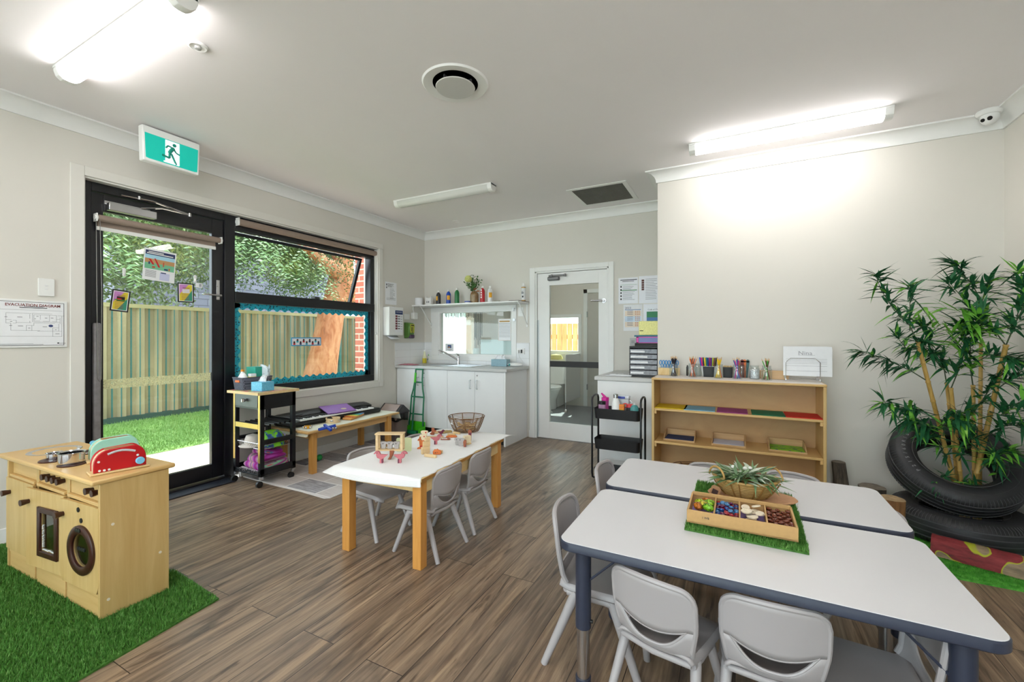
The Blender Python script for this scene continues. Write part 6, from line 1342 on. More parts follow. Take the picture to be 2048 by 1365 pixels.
B = [([(557, 530), (510, 430), (420, 340), (345, 225), (320, 150)], 3.42, 3.40, 8, .12, .08), ([(512, 460), (512, 330), (512, 220)], 3.42, 3.42, 5, .12, .1), ([(600, 740), (520, 690), (400, 635), (310, 605), (240, 580)], 3.45, 3.35, 8, .11, .03),
     ([(660, 940), (560, 910), (480, 900), (370, 870)], 3.48, 3.35, 7, .12, .15), ([(720, 760), (700, 640), (640, 560), (590, 440)], 3.66, 3.5, 7, .13, .1), ([(745, 790), (790, 680), (830, 540), (800, 420)], 3.60, 3.45, 8, .13, .25),
     ([(870, 775), (850, 640), (860, 500), (870, 420)], 3.62, 3.4, 8, .13, .35), ([(915, 535), (920, 380), (925, 270), (960, 190)], 3.74, 3.7, 7, .13, .08), ([(925, 300), (860, 190), (800, 120), (770, 80)], 3.72, 3.68, 7, .11, .05), ([(915, 535), (880, 360), (790, 250), (740, 190)], 3.72, 3.6, 6, .12, .05),
     ([(1057, 545), (1100, 440), (1150, 340), (1165, 220)], 3.48, 3.42, 7, .13, .06), ([(1057, 545), (1120, 400), (1150, 180), (1120, 130)], 3.48, 3.5, 5, .12, .15), ([(1057, 545), (1000, 470), (930, 420), (900, 380)], 3.48, 3.42, 6, .13, .15),
     ([(1010, 790), (1080, 740), (1150, 690), (1200, 700)], 3.52, 3.42, 5, .12, .05), ([(965, 920), (1030, 940), (1100, 880), (1170, 860)], 3.55, 3.4, 6, .13, .15), ([(870, 930), (920, 860), (960, 800), (1000, 720)], 3.64, 3.5, 6, .12, .04), ([(930, 1080), (990, 1030), (1060, 1000), (1140, 980)], 3.58, 3.46, 5, .12, .12),
     ([(690, 1100), (650, 1040), (600, 990), (520, 960)], 3.5, 3.35, 7, .12, .15), ([(700, 1060), (720, 980), (760, 950), (800, 980)], 3.52, 3.45, 5, .12, .2), ([(885, 1290), (960, 1200), (1020, 1160), (1080, 1140)], 3.66, 3.5, 6, .12, .3), ([(735, 1240), (700, 1150), (660, 1070), (560, 1030)], 3.6, 3.4, 5, .11, .1),
     ([(790, 1200), (830, 1120), (870, 1060)], 3.66, 3.55, 4, .11, .1), ([(745, 1300), (700, 1290), (660, 1320)], 3.68, 3.55, 4, .1, .1), ([(800, 1330), (850, 1300), (870, 1340)], 3.68, 3.56, 3, .1, .2), ([(720, 700), (650, 620), (610, 560), (560, 520)], 3.62, 3.44, 7, .12, .05), ([(870, 650), (960, 600), (1040, 600), (1100, 620)], 3.6, 3.45, 6, .12, .1), ([(740, 900), (790, 930), (850, 920)], 3.58, 3.5, 4, .12, .25), ([(555, 560), (490, 560), (440, 500)], 3.42, 3.38, 3, .1, .1), ([(1000, 1300), (1010, 1220), (990, 1160)], 3.6, 3.5, 4, .1, .25)]
for args in B: branch(*args)
for c in [(800, 350), (870, 470), (650, 440), (590, 330), (850, 430), (740, 480), (780, 540), (720, 330)]: tuft(bp(*c, 3.42), rv(), 6, .14, 1.0)
for o in (dark, lite): o.v = [Vector((min(v.x, 1.56), min(v.y, 3.985), v.z)) for v in o.v]
dark.build('foliage', BLF, t, W=True, smooth=True, label='dark green bamboo leaves'); lite.build('young_foliage', BLF2, t, W=True, label='light green bamboo leaves'); tw.build('twigs', TWG, t, W=True)
# ================================================================ toy kitchen
KO = (-2.447, .844, .012); KR = math.radians(1.64)
t = T('toy_kitchen', 'birch plywood toy kitchen with oven and washing machine doors on the grass mat', 'play kitchen', KO, KR)
HK = .588; W3 = 1.013/3; DK = .262
def kp(px, py, y=0.0):
    """local (x,z) on the kitchen front plane"""
    # intersect ray with plane through KO with normal rotated by KR
    u = (px-CX)/F; v = (CY-py)/F; d = Vector((FW[0]+u*RT[0], FW[1]+u*RT[1], v)); nrm = Vector((-math.sin(KR), math.cos(KR), 0)); o_ = Vector((0, 0, H)); kk = Vector(KO)+nrm*y
    s = (kk-o_).dot(nrm)/d.dot(nrm); q = o_+d*s-Vector(KO); ax = Vector((math.cos(KR), math.sin(KR), 0)); return q.dot(ax), q.z
MB().box(-1.013, 0, 0, -1.0, DK, HK).build('side_panel', BIRCHV, t, bev=.002); MB().box(-.016, 0, 0, 0, DK, HK).build('side_panel', BIRCHV, t, bev=.002)
for k in (1, 2): MB().box(-k*W3-.014, .013, 0, -k*W3+.014, DK, HK).build('divider', BIRCHV, t, bev=.002)
MB().box(-1.0, DK-.012, 0, -.016, DK-.002, HK).build('back_panel', BIRCH, t)
o = MB()
for k in range(3):
    x0, x1 = -1.013+k*W3+.015, -1.013+(k+1)*W3-.015
    for nm_, q in (('middle_rail', (.004, .485, .02, .50)), ('bottom_rail', (.004, .085, .02, .10)), ('kick_panel', (.007, .0, .017, .085)), ('control_panel', (.018, .50, .028, HK))):
        MB().box(x0, q[0], q[1], x1, q[2], q[3]).build(nm_, BIRCH, t, bev=.002)
MB().box(-1.03, -.03, HK, .008, DK+.025, HK+.022).build('worktop', BIRCH, t, bev=.007)
for x, y, z in ((0, .045, .40), (0, .225, .195), (0, .03, .075)):
    o = MB(); o.M = TR(.0, y, z)@R('Y', 90); o.lathe([(.006, 0), (.006, .0015), (0, .0015)]); o.build('screw_cover', mat('screw_cover', (230,220,200), .5), t)
def knob(o, x, y, z, L=.030): o.tube([(x, y, z), (x, y-.006, z), (x, y-L*.6, z), (x, y-L, z)], [.0105, .011, .014, .0155], 12)
for px, py in ((77, 951), (87.5, 954.5), (97.5, 957), (107, 961)):
    x, z = kp(px, py, -.02); b = MB(); knob(b, x, .018, .545); b.build('stove_knob', BROWN, t)
for px, py in ((164, 984), (177, 988)):
    x, z = kp(px, py, -.02); b = MB(); knob(b, x, .018, .545); b.build('washer_knob', BROWN, t)
# doors: hinged on their right edge, standing ajar
def door(k, ang, name):
    x1 = -1.013+(k+1)*W3-.008; w = W3-.004
    e = bpy.data.objects.new(name, None)
    return x1, w, TR(x1, .011, 0)@R('Z', ang)
for k, ang in ((0, .3), (1, 4.5), (2, 2.5)):
    x1, w, M_ = door(k, ang, '')
    o = MB(); o.M = M_
    if k == 0: o.box(-w, -.012, .105, 0, 0, .483)
    elif k == 1:
        wx0_, wx1_, wz0_, wz1_ = -.190, -.060, .195, .385
        o.box(-w, -.012, .105, wx0_, 0, .483).box(wx1_, -.012, .105, 0, 0, .483).box(wx0_, -.012, .105, wx1_, 0, wz0_).box(wx0_, -.012, wz1_, wx1_, 0, .483)
    else:
        cx_, cz_, r_ = -.135, .278, .075; n = 32; vs = []; 
        for y in (-.012, 0):
            for i in range(n): q = 2*PI*i/n; vs.append((cx_+r_*math.cos(q), y, cz_+r_*math.sin(q)))
            for i in range(n):
                q = 2*PI*i/n; c_, s_ = math.cos(q), math.sin(q); 
                tx = ((0-cx_)/c_ if c_ > 0 else (-w-cx_)/c_) if abs(c_) > 1e-6 else 9; tz = ((.483-cz_)/s_ if s_ > 0 else (.105-cz_)/s_) if abs(s_) > 1e-6 else 9; r2 = min(tx, tz); vs.append((cx_+r2*c_, y, cz_+r2*s_))
        fs = []
        for i in range(n):
            j = (i+1) % n; fs += [(i, j, n+j, n+i), (2*n+i, 3*n+i, 3*n+j, 2*n+j), (i, 2*n+i, 2*n+j, j), (n+i, n+j, 3*n+j, 3*n+i)]
        o.add(vs, fs)
        # square the corners
        for xx, zz, (ax_, az_) in ((0, .483, (-1, -1)),):
            pass
    d = o.build(['cupboard_door', 'oven_door', 'washer_door'][k], BIRCHV, t, bev=0 if k == 2 else .001)
    o = MB(); o.M = M_; knob(o, -w+(.055, .03, .035)[k], -.012, (.41, .42, .415)[k], .032); o.build('door_knob', BROWN, d)
    if k == 1:
        o = MB(); o.M = M_
        a0, a1, b0, b1 = wx0_-.022, wx1_+.022, wz0_-.024, wz1_+.024
        o.box(a0, -.022, b0, wx0_+.003, -.012, b1).box(wx1_-.003, -.022, b0, a1, -.012, b1).box(wx0_, -.022, b0, wx1_, -.012, wz0_+.003).box(wx0_, -.022, wz1_-.003, wx1_, -.012, b1); o.build('window_frame', BROWN, d, bev=.003)
        o = MB(); o.M = M_; o.box(wx0_, -.008, wz0_, wx1_, -.006, wz1_); o.build('window_pane', CLEAR, d)
        o = MB(); o.M = M_
        for q in range(14): o.ball((wx0_+.006+random.random()*.006, -.010, wz0_+.02+q*.008), .0035, 6, 4)
        for q in range(12): o.ball((wx0_+.01+q*.010, -.010, wz0_+.006+random.random()*.005), .0035, 6, 4)
        o.build('glue_bead', WHITE, d)
    if k == 2:
        o = MB(); o.M = M_@TR(cx_, -.012, cz_)@R('X', 90); o.ring([(.073, 0), (.110, 0), (.110, .008), (.104, .012), (.08, .012), (.073, .008)], n=48); o.build('porthole_ring', BROWN, d)
        o = MB(); o.M = M_@TR(cx_, -.006, cz_)@R('X', 90); o.lathe([(0, 0), (.075, 0), (.075, .002), (0, .002)]); o.build('porthole_pane', CLEAR, d)
        for dx, y_, dz, r_d in [(-.03, -.012, .175, .011), (-.006, -.012, .13, .011)]+[(q, -.024, .092, .009) for q in (-.022, -.007, .008)]+[(q, -.009, 0, .009) for q in (-.036, -.02, -.004, .012)]:
            o = MB(); o.M = M_@TR(cx_+dx, y_, cz_+dz)@R('X', 90); o.lathe([(r_d, 0), (r_d, .003), (0, .004)]); o.build('black_dot', BLK, d)
o = MB()
for dz in (.30, .37): o.M = TR(-.50, .10, dz)@R('Y', 90)@R('X', 0); o.lathe([(.012, 0), (.012, .004), (0, .005)])
o.build('inner_dots', BLK, t)
WTZ = HK+.022
# sink bowl and hot plates are parts of the worktop
def ktop(px, py):
    p = P(px, py, z=KO[2]+WTZ); q = p-Vector(KO); return q.x*math.cos(KR)+q.y*math.sin(KR), -q.x*math.sin(KR)+q.y*math.cos(KR)
sk = ktop(97, 906); o = MB(); o.M = TR(sk[0]-.03, .13, WTZ-.03); o.lathe([(.0, .004), (.07, .004), (.085, .03), (.105, .033), (.108, .031), (.088, .026), (.072, .0), (0, 0)], n=40); o.build('steel_sink', CHROME, t)
for i, (px, py) in enumerate(((106, 922), (144, 930), (184, 905))):
    a_, b_2 = ktop(px, py); o = MB(); o.M = TR(a_, b_2, WTZ); o.lathe([(.052, 0), (.053, .004), (.05, .007), (0, .007)], n=36); o.build('hot_plate', BROWN, t)
def pot(label, px, py, r, h, rz=0, brk=True):
    p = P(px, py, z=KO[2]+WTZ+.0075); t = T('toy_pot', label, 'toy pot', p, rz)
    MB().lathe([(0, 0), (r*.97, 0), (r, .004), (r, h-.003), (r+.004, h), (r+.003, h+.001), (r-.003, h-.004), (r-.003, .004), (0, .003)], n=40).build('pot_body', CHROME, t)
    MB().tube([(r, 0, h*.8), (r+.02, .0, h*.82), (r+.024, 0, h*.85)], .003, 6).build('handle_stub', CHROME, t)
pot('larger shiny steel toy pot on the front hot plate', 143, 926, .048, .052, .6)
pot('small shiny steel toy pot behind the larger one', 109, 917, .030, .028, 2.4)
def toaster(label, px, py, m, rz, dial, full=True):
    p = P(px, py, z=KO[2]+WTZ+.001); t = T('toy_toaster', label, 'toy toaster', p, rz)
    L, Hh = .185, .122; out = [(-L/2, .0), (-L/2+.002, .035)]
    for i in range(9): q = math.radians(180-i*11.25*1); out.append((-L/2+.062+.058*math.cos(q), .058+.058*math.sin(q)*1.0))
    out = [(-L/2, .009)]+[(-L/2+.055-.055*math.cos(math.radians(a)), .045+.062*math.sin(math.radians(a))) for a in range(0, 91, 15)]+[(L/2-.045+.045*math.sin(math.radians(a)), .045+.066*math.cos(math.radians(a))) for a in range(0, 91, 15)]+[(L/2, .009)]
    S = Matrix(((1,0,0,0),(0,0,1,0),(0,1,0,0),(0,0,0,1)))
    o = MB(); o.M = S; o.prism([(x*.965, max(.009, z-.006)) for x, z in out], -.024, .024); o.build('wooden_core', wood('toaster_core', (222,196,160), (234,212,180), (4, 4, 30), .5), t)
    for s in (-1, 1): 
        o = MB(); o.M = S; o.prism(out, s*.024, s*.034); o.build('side_cheek', m, t, bev=.003)
    MB().box(-L/2-.012, -.045, 0, L/2+.012, .045, .009).build('base_board', PINE, t, bev=.003)
    MB().box(-.05, -.010, .104, .05, -.004, .109).box(-.05, .006, .104, .05, .012, .109).build('bread_slot', mat('slot_wood', (170,130,90), .6), t)
    s = -.0345
    if full:
        o = MB(); o.M = TR(.068, s, .035)@R('X', 90); o.lathe([(.0165, 0), (.0165, .01), (.014, .013), (0, .013)]); o.build('dial', mat('dial_blue', (120,190,226), .4), t)
        o = MB(); pts = [(-.045+.012*k, s, .082+.014*math.sin(PI*(k+.8)/9)) for k in range(9)]; o.tube(pts, .005, 8); b = o.build('lever_slot', mat('slot_grey', (196,196,200), .5), t)
        o = MB()
        for x, z in ((-.072, .018), (-.056, .017), (-.04, .017), (-.075, .058), (.06, .062)): o.M = TR(x, s, z)@R('X', 90); o.lathe([(.0048, 0), (.0048, .001), (.002, .0015), (0, .0005)])
        o.build('white_buttons', WHITE, t)
    else:
        o = MB(); o.M = TR(-.075, .035, .085)@R('X', -90); o.lathe([(.012, 0), (.012, .01), (0, .012)]); o.build('dial', mat('dial_blue', 0), t)
    return t
toaster('red wooden toy toaster with a blue dial on the toy kitchen', 238, 940, RED, math.radians(80), 1)
toaster('mint green wooden toy toaster behind the red one', 229, 917, MINT, math.radians(78), 1, False)
# ================================================================ plastic children's chairs
def chair(s, label):
    t = T('childs_chair', label, 'chair', (0, 0, 0))
    def sc_(v): return (v[0]*s, v[1]*s, v[2]*s)
    hs, Ht, w = .262, .49, .132
    def side(x): return math.copysign(1, x)
    # backrest with a smile shaped hand slot
    cols = [-1+2*i/28 for i in range(29)]; cols = [math.sin(c*PI/2)*.5+c*.5 for c in cols]; rr = .047
    def ztop(x):
        a = abs(x)-(w-rr); return Ht-(rr-math.sqrt(max(0, rr*rr-a*a))) if a > 0 else Ht+.004*(1-(x/(w-rr))**2)
    def zt(x): q = abs(x)/.110; return .362-.026*(1-q*q) if q < 1 else .362
    def zb(x): q = abs(x)/.110; return .362-.072*(1-q**3) if q < 1 else .362
    def pos(x, z):
        k = 1 if z > .37 else .84+.16*(z-.26)/.11
        y = -.098-(z-.262)*.13-(.026*(1-(x/w)**2)) + (.016 if z < .29 else 0)*(1-(z-.262)/.028)
        return (x*k, y, z)
    def strip(f0, f1, n):
        vs = []; fs = []
        for j in range(n+1):
            for c in cols: x = c*w; z = f0(x)+(f1(x)-f0(x))*j/n; vs.append(sc_(pos(x, z)))
        m = len(cols)
        for j in range(n):
            for i in range(m-1): fs.append((j*m+i, j*m+i+1, (j+1)*m+i+1, (j+1)*m+i))
        return vs, fs
    o = MB(); o.add(*strip(zt, ztop, 8)); o.add(*strip(lambda x: .262, zb, 4)); bk = o.build('backrest', CHAIR, t, solid=.007*s, off=0)
    rim = [pos(c*w, ztop(c*w)) for c in cols]
    lo = [pos(w, z) for z in (.43, .39, .36, .33, .30, .275)]; lo2 = [pos(-w, z) for z in (.275, .30, .33, .36, .39, .43)]
    o = MB(); o.tube([sc_((x, y+.003, z)) for x, y, z in lo2+rim+lo], .0088*s, 8); o.build('back_rim', CHAIR, t)
    o = MB(); o.tube([sc_(pos(c*.110, zt(c*.110)-.001)) for c in cols]+[sc_(pos(c*.110, zb(c*.110)+.001)) for c in cols[::-1]], .0045*s, 6, closed=True); o.build('slot_rim', CHAIR, t)
    # seat
    def seat(u, v):
        x = (u-.5)*2; y = -.112+v*.275; ww = .118+.018*math.sin(PI*min(1, v*1.1)*.5)
        if v > .86: ww *= math.sqrt(max(.05, 1-((v-.86)/.14)**2*.45))
        z = hs-.010*(1-x*x)*math.sin(PI*min(1, v*1.15))
        if v > .82: z -= ((v-.82)/.18)**2*.022
        if v < .1: z += (.1-v)*.1
        if abs(x) > .9: z -= (abs(x)-.9)*.12
        return sc_((x*ww, y, z))
    MB().grid(seat, 20, 18).build('seat', CHAIR, t, solid=.010*s, off=-1 if 0 else 1)
    # under-seat side rails with the inverted V of legs
    o = MB()
    for q in (-1, 1): o.tube([sc_((q*.112, -.085, hs-.018)), sc_((q*.116, -.03, hs-.022)), sc_((q*.118, .04, hs-.022)), sc_((q*.118, .075, hs-.028))], .013*s, 10)
    o.tube([sc_((-.112, -.09, hs-.014)), sc_((0, -.108, hs-.012)), sc_((.112, -.09, hs-.014))], .011*s, 10).tube([sc_((-.11, .11, hs-.03)), sc_((.11, .11, hs-.03))], .008*s, 8)
    o.build('under_frame', CHAIR, t)
    for qx in (-1, 1):
        for y0, y1 in ((-.055, -.158), (.06, .156)):
            a = Vector((qx*.114, y0, hs-.012)); b2 = Vector((qx*.143, y1, 0)); o = MB()
            pts = [a, a.lerp(b2, .06), a.lerp(b2, .5), b2]; o.tube([sc_(p) for p in pts], [.0155*s, .0165*s, .0145*s, .0125*s], 12)
            o.v = [Vector((v.x, v.y, max(v.z, 0))) for v in o.v]; o.build('leg', CHAIR, t)
    return t
SM = chair(1.0, 'x'); BG = chair(1.13, 'x')
GA = 'grey plastic chairs at the paper covered wooden table'; GB_ = 'grey plastic chairs at the white tables'
def put(proto, first, x, y, rz, label, grp):
    if first: c = proto; c.location = (x, y, 0); c.rotation_euler = (0, 0, math.radians(rz)); c['label'] = label; c['group'] = grp
    else: c = dup(proto, (x, y, 0), math.radians(rz), label, grp)
put(SM, 1, -1.600, 2.055, 90, 'grey plastic child chair on the right of the wooden table, nearer the camera', GA)
put(SM, 0, -1.612, 2.435, 92, 'grey plastic child chair on the right of the wooden table, nearer the bathroom door', GA)
put(SM, 0, -2.065, 2.09, -93, 'grey plastic child chair on the window side of the wooden table, in front', GA)
put(SM, 0, -2.02, 2.545, -88, 'grey plastic child chair on the window side of the wooden table, mostly hidden', GA)
put(SM, 0, -.202, 1.522, -15, 'grey plastic child chair tucked under the near edge of the white table, left one', GB_)
put(SM, 0, .092, 1.550, 2, 'grey plastic child chair tucked under the near edge of the white table, middle one', GB_)
put(BG, 1, -.478, 1.690, -86, 'grey plastic child chair at the left end of the nearer white table', GB_)
put(BG, 0, -.475, 2.265, -90, 'grey plastic child chair at the left end of the farther white table', GB_)
put(SM, 0, .352, 1.60, 90, 'grey plastic child chair under the right end of the nearer white table', GB_)
put(SM, 0, .462, 2.325, 90, 'grey plastic child chair at the right end of the farther white table', GB_)
put(SM, 0, -.12, 2.64, 180, 'grey plastic child chair on the bookcase side behind the leaf basket', GB_)
put(SM, 0, .245, 2.66, 165, 'grey plastic child chair on the bookcase side right of the leaf basket', GB_)
# ================================================================ white tables
def wtable(cx_, cy_, w, d, label, z=.54):
    t = T('activity_table', label, 'table', (cx_, cy_, 0), group=None)
    MB().prism(rrect(w-.008, d-.008, .045, 8), z-.026, z).build('tabletop', mat('table_white', (218,217,220), .28, var=.008), t, bev=.001)
    MB().add(*(lambda A, B: ([(x, y, zz) for zz in (z-.032, z-.028, z-.006, z-.0015) for x, y in (A if zz in (z-.028, z-.006) else B)], [(k*len(A)+i, k*len(A)+(i+1) % len(A), (k+1)*len(A)+(i+1) % len(A), (k+1)*len(A)+i) for k in range(3) for i in range(len(A))]+[tuple(range(len(A)))[::-1]]))(rrect(w, d, .05, 8), rrect(w-.007, d-.007, .047, 8))).build('edge_band', NAVYP, t)
    for sx_ in (-1, 1):
        for sy_ in (-1, 1):
            x, y = sx_*(w/2-.075), sy_*(d/2-.07)
            l = MB().cyl((x, y, .225), (x, y, z-.03), .027).build('leg', NAVYP, t)
            MB().cyl((x, y, .05), (x, y, .226), .0225).build('chrome_tube', STEEL, l); MB().lathe([(0, 0), (.024, 0), (.027, .01), (.027, .05), (0, .052)], (x, y, 0)).build('foot_cap', NAVYP, l)
            MB().tube([(x, y, z-.17), (x-sx_*.14, y, z-.033)], .004, 6).build('brace', NAVYP, t)
            MB().cyl((x+.025, y, .25), (x+.034, y, .25), .006).build('height_screw', BLK, l)
wtable(.014, 1.686, 1.125, .585, 'rectangular white topped table with navy edge, nearer the camera')
wtable(.012, 2.285, 1.135, .525, 'rectangular white topped table with navy edge, nearer the bookcase')
ZT2 = .5405
t = T('grass_runner', 'small artificial grass mat laid across both white tables', 'mat', (.03, 1.96, ZT2))
gp = [(-.163, 1.678), (.212, 1.668), (.222, 2.003), (.218, 2.235), (-.16, 2.248)]
MB().prism(gp, ZT2, ZT2+.006).build('backing', TG, t, W=True)
o = MB(); turf(o, gp, 26000, .016, .0013, .6, z=ZT2+.006); o.build('turf_blades', TB, t, W=True, smooth=False)
ZG = ZT2+.0215
MDF = mat('mdf', (192,152,96), .55, var=.05, sc=60)
t = T('sorting_tray', 'long wooden sorting tray with four compartments on the grass mat', 'tray', (.015, 1.805, ZG), rz=-.004)
a, b = .172, .102
MB().box(-a, -b, 0, a, b, .005).build('base_board', MDF, t); MB().box(-a+.008, -b+.007, .005, a-.008, b-.007, .0056).build('lilac_lining', mat('lilac_felt', (134,116,186), .8), t)
MB().box(-a, -b, .0, a, -b+.007, .046).build('front_wall', MDF, t, bev=.001); MB().box(-a, b-.007, 0, a, b, .046).box(-a+.004, b-.011, .038, a-.004, b-.004, .052).build('back_wall', MDF, t, bev=.001)
for s in (-1, 1): MB().box(s*a, -b+.007, 0, s*(a-.007), b-.007, .046).build('end_wall', MDF, t, bev=.001)
xs = [-a+.007, -.082, .0, .084, a-.007]
for x in xs[1:4]: MB().box(x-.0025, -b+.007, .005, x+.0025, b-.007, .042).build('divider', MDF, t)
text('I WB', .011, INK, t, -.12, .022, 0, 'pencil_mark', M=Matrix(((1,0,0,0),(0,0,-1,-b-.0006),(0,1,0,0),(0,0,0,1))))
T0 = Vector((.015, 1.805, ZG))
def inst(ob, loc, rot=(0, 0, 0), sc=None, label=None, group=None):
    c = ob.copy(); C.objects.link(c); c.location = loc; c.rotation_euler = rot
    if sc: c.scale = sc
    if label: c['label'] = label
    if group: c['group'] = group
    return c
def pebble(name, m, r, n=12, k=7): 
    o = MB(); o.ball((0, 0, 0), r, n, k); q = o.build(name, m, None); q.location = (0, 0, 0); return q
def rnd(): return (random.uniform(-.4, .4), random.uniform(-.4, .4), random.uniform(0, 6))
eggs = [((190,214,30), 'lime striped', -.135, .02), ((196,110,20), 'amber', -.115, .045), ((150,206,40), 'bright green', -.102, .03), ((130,196,40), 'green speckled', -.105, -.02), ((204,120,40), 'orange', -.14, -.02), ((214,196,50), 'yellow green', -.125, -.0)]
for i, (c, nm, x, y) in enumerate(eggs):
    m, nt, b_ = base('glass_egg_%d' % i); f = noise(nt, coords(nt, (60, 60, 60)), 1, 2, .5, 1.5); nt.links.new(ramp(nt, f, [(.42, lin(tuple(v*.55 for v in c))), (.55, lin(c))]), b_.inputs['Base Color']); b_.inputs['Roughness'].default_value = .06
    q = pebble('glass_egg', m, (.022, .015, .015), 16, 10); q.location = T0+Vector((x, y, .0205)); q.rotation_euler = (0, 0, random.random()*3); tg(q, '%s shiny glass egg in the left compartment of the tray' % nm, 'glass egg', 'glass eggs in the left compartment')
gc = [((110,10,40), 'dark red'), ((14,60,130), 'blue'), ((150,10,30), 'red'), ((60,120,170), 'light blue'), ((80,10,60), 'plum')]
protos = []
for i, (c, nm) in enumerate(gc):
    m = mat('gem_%d' % i, c, .05, spec=.8); q = pebble('glass_gem', m, (.0095, .0095, .0055)); protos.append((q, nm, c))
k = 0
for lay in range(3):
    for gx_ in range(5):
        for gy_ in range(9):
            if lay == 2 and (gx_ in (0, 4) or gy_ in (0, 8) or (gx_+gy_) % 2): continue
            if lay == 0 and (0 < gx_ < 4 and 0 < gy_ < 8): continue
            q, nm, c = protos[random.randrange(5)]; loc = T0+Vector((-.073+gx_*.0155+random.uniform(-.003, .003), -.083+gy_*.0205+random.uniform(-.003, .003), .0125+lay*.0095)); lb = '%s glass gem in the second compartment of the tray' % nm
            inst(q, loc, rnd(), None, lb, '%s glass gems in the second compartment' % nm)['category'] = 'glass gem'
for q, nm, c in protos: bpy.data.objects.remove(q)
WSL = mat('wood_slice', (226,212,188), .7, var=.05, sc=30)
WSE = mat('bark_rim', (120,86,60), .8)
o = MB().lathe([(0, 0), (.016, 0), (.016, .004), (0, .004)], n=22); ws = o.build('wood_slice', WSL, None); 
for i in range(19):
    loc = T0+Vector((.012+random.uniform(.004, .058), random.uniform(-.075, .06), .014+.0017*i)); c = inst(ws, loc, (random.uniform(-.3, .3), random.uniform(-.3, .3), 0), (random.uniform(.85, 1.15), random.uniform(.7, 1.0), 1), 'pale round wood slice in the third compartment of the tray', 'wood slices in the third compartment'); c['category'] = 'wood slice'
bpy.data.objects.remove(ws)
BS = mat('brown_stone', (112,56,38), .12, var=.3, sc=60)
q = pebble('brown_pebble', BS, (.012, .008, .0045), 10, 6)
for lay in range(3):
    for gx_ in range(5):
        for gy_ in range(9):
            if lay == 0 and (0 < gx_ < 4 and 0 < gy_ < 8): continue
            if lay == 2 and (gx_+gy_) % 2: continue
            c = inst(q, T0+Vector((.096+gx_*.0155+random.uniform(-.003, .003), -.083+gy_*.0205+random.uniform(-.003, .003), .0115+lay*.0085)), rnd(), None, 'shiny brown pebble in the right compartment of the tray', 'brown pebbles in the right compartment'); c['category'] = 'pebble'
bpy.data.objects.remove(q)
# cork board and leaf basket
o = MB(); o.M = TR(.062, 2.10, ZG)@R('Z', 8); o.lathe([(0, 0), (.165, 0), (.17, .004), (.165, .009), (0, .009)], n=48, sy=.52); o.build('cork_board', mat('cork', (196,148,110), .8, sc=60, var=.08), None, label='oval cork board under the wicker leaf basket', cat='board')
ZC2 = ZG+.0095
BC = Vector((.038, 2.07, ZC2)); BA = math.radians(6)
t = T('wicker_basket', 'oval woven cane basket of gum leaves on the white tables', 'basket', BC, BA)
CN = mat('cane_gold', (186,146,84), .5, sc=60, var=.15); o = MB(); K = 9
def bsec(f): return .072+.052*f**.8
for k in range(K+1):
    f = k/K; r = bsec(f); z = .004+.066*f; o.tube([(r*math.cos(q*PI/20), r*.66*math.sin(q*PI/20), z+.012*f*math.cos(q*PI/20)**2) for q in range(40)], .0044 if k < K else .0062, 6, closed=True)
o.build('coiled_wall', CN, t)
MB().lathe([(0, 0), (.072, 0), (.072, .006), (0, .006)], sy=.66).build('basket_base', CN, t)
for q in (0.2, 1.3, 2.2, 3.4, 4.2, 4.45, 4.95, 5.2, 6.0):
    pts = [((bsec(f)+.006)*math.cos(q), (bsec(f)+.006)*.66*math.sin(q), .002+.07*f) for f in (0, .25, .5, .75, 1.0)]; MB().tube(pts, .0032, 6).build('binding', mat('binding_tan', (156,112,56), .5), t)
for s, q0 in ((-1, math.radians(205)), (1, math.radians(25))):
    c0 = Vector((.122*math.cos(q0), .122*.66*math.sin(q0), .078)); tn = Vector((-math.sin(q0), math.cos(q0)*.66, 0)).normalized()
    o = MB(); o.tube([c0+tn*(.045*math.cos(PI*k/10))+Vector((0, 0, .042*math.sin(PI*k/10))) for k in range(11)], .0042, 8); o.build('handle', CN, t)
o = MB(); o.M = TR(-.118, -.052, .02)@R('Z', -28)@R('X', 78)@R('Z', -14); o.prism([(-.02, -.022), (.02, -.022), (.02, .016), (.012, .024), (-.012, .024), (-.02, .016)], 0, .0012); tgx = o.build('swing_tag', mat('kraft', (176,130,92), .8), t, smooth=False)
o = MB(); o.M = TR(-.118, -.052, .02)@R('Z', -28)@R('X', 78)@R('Z', -14); o.box(-.012, -.013, .0012, .012, .008, .0018); o.build('tag_print', mat('tag_brown', (62,36,32), .7), tgx)
GUM = [mat('gum_leaf_%d' % i, c, .5, sc=20, var=.15) for i, c in enumerate([(112,140,96), (148,172,136), (84,120,66), (184,196,176)])]
names = ['grey green', 'pale green', 'dark green', 'silvery']
for k in range(175):
    i = random.choice((0, 0, 1, 2, 2, 3)); q = random.uniform(0, 2*PI); r = random.uniform(0, .105); c0 = BC+Vector((r*math.cos(q), r*.62*math.sin(q), .074+random.uniform(-.006, .022)))
    d = Vector((math.cos(q+random.uniform(-.8, .8)), .8*math.sin(q+random.uniform(-.8, .8)), random.uniform(-.05, .75))); o = MB(); bleaf(o, c0, d, random.uniform(.06, .115), random.uniform(.005, .0095), random.uniform(.1, .7)); o.build('gum_leaf', GUM[i], None, label='%s gum leaf in the cane basket' % names[i], cat='leaf', group='%s gum leaves in the cane basket' % names[i])
for k, (px, py) in enumerate([(1425, 955), (1428, 945), (1445, 958), (1437, 965)]):
    p = P(px, py, z=.66); q = Vector((.0, 2.07, .645)); o = MB(); bleaf(o, q.lerp(p, .35), (p-q), (p-q).length*.9, .009, .05); o.build('gum_leaf', GUM[2], None, label='broad dark green gum leaf overhanging the left side of the cane basket', cat='leaf', group='broad leaves over the basket edge')
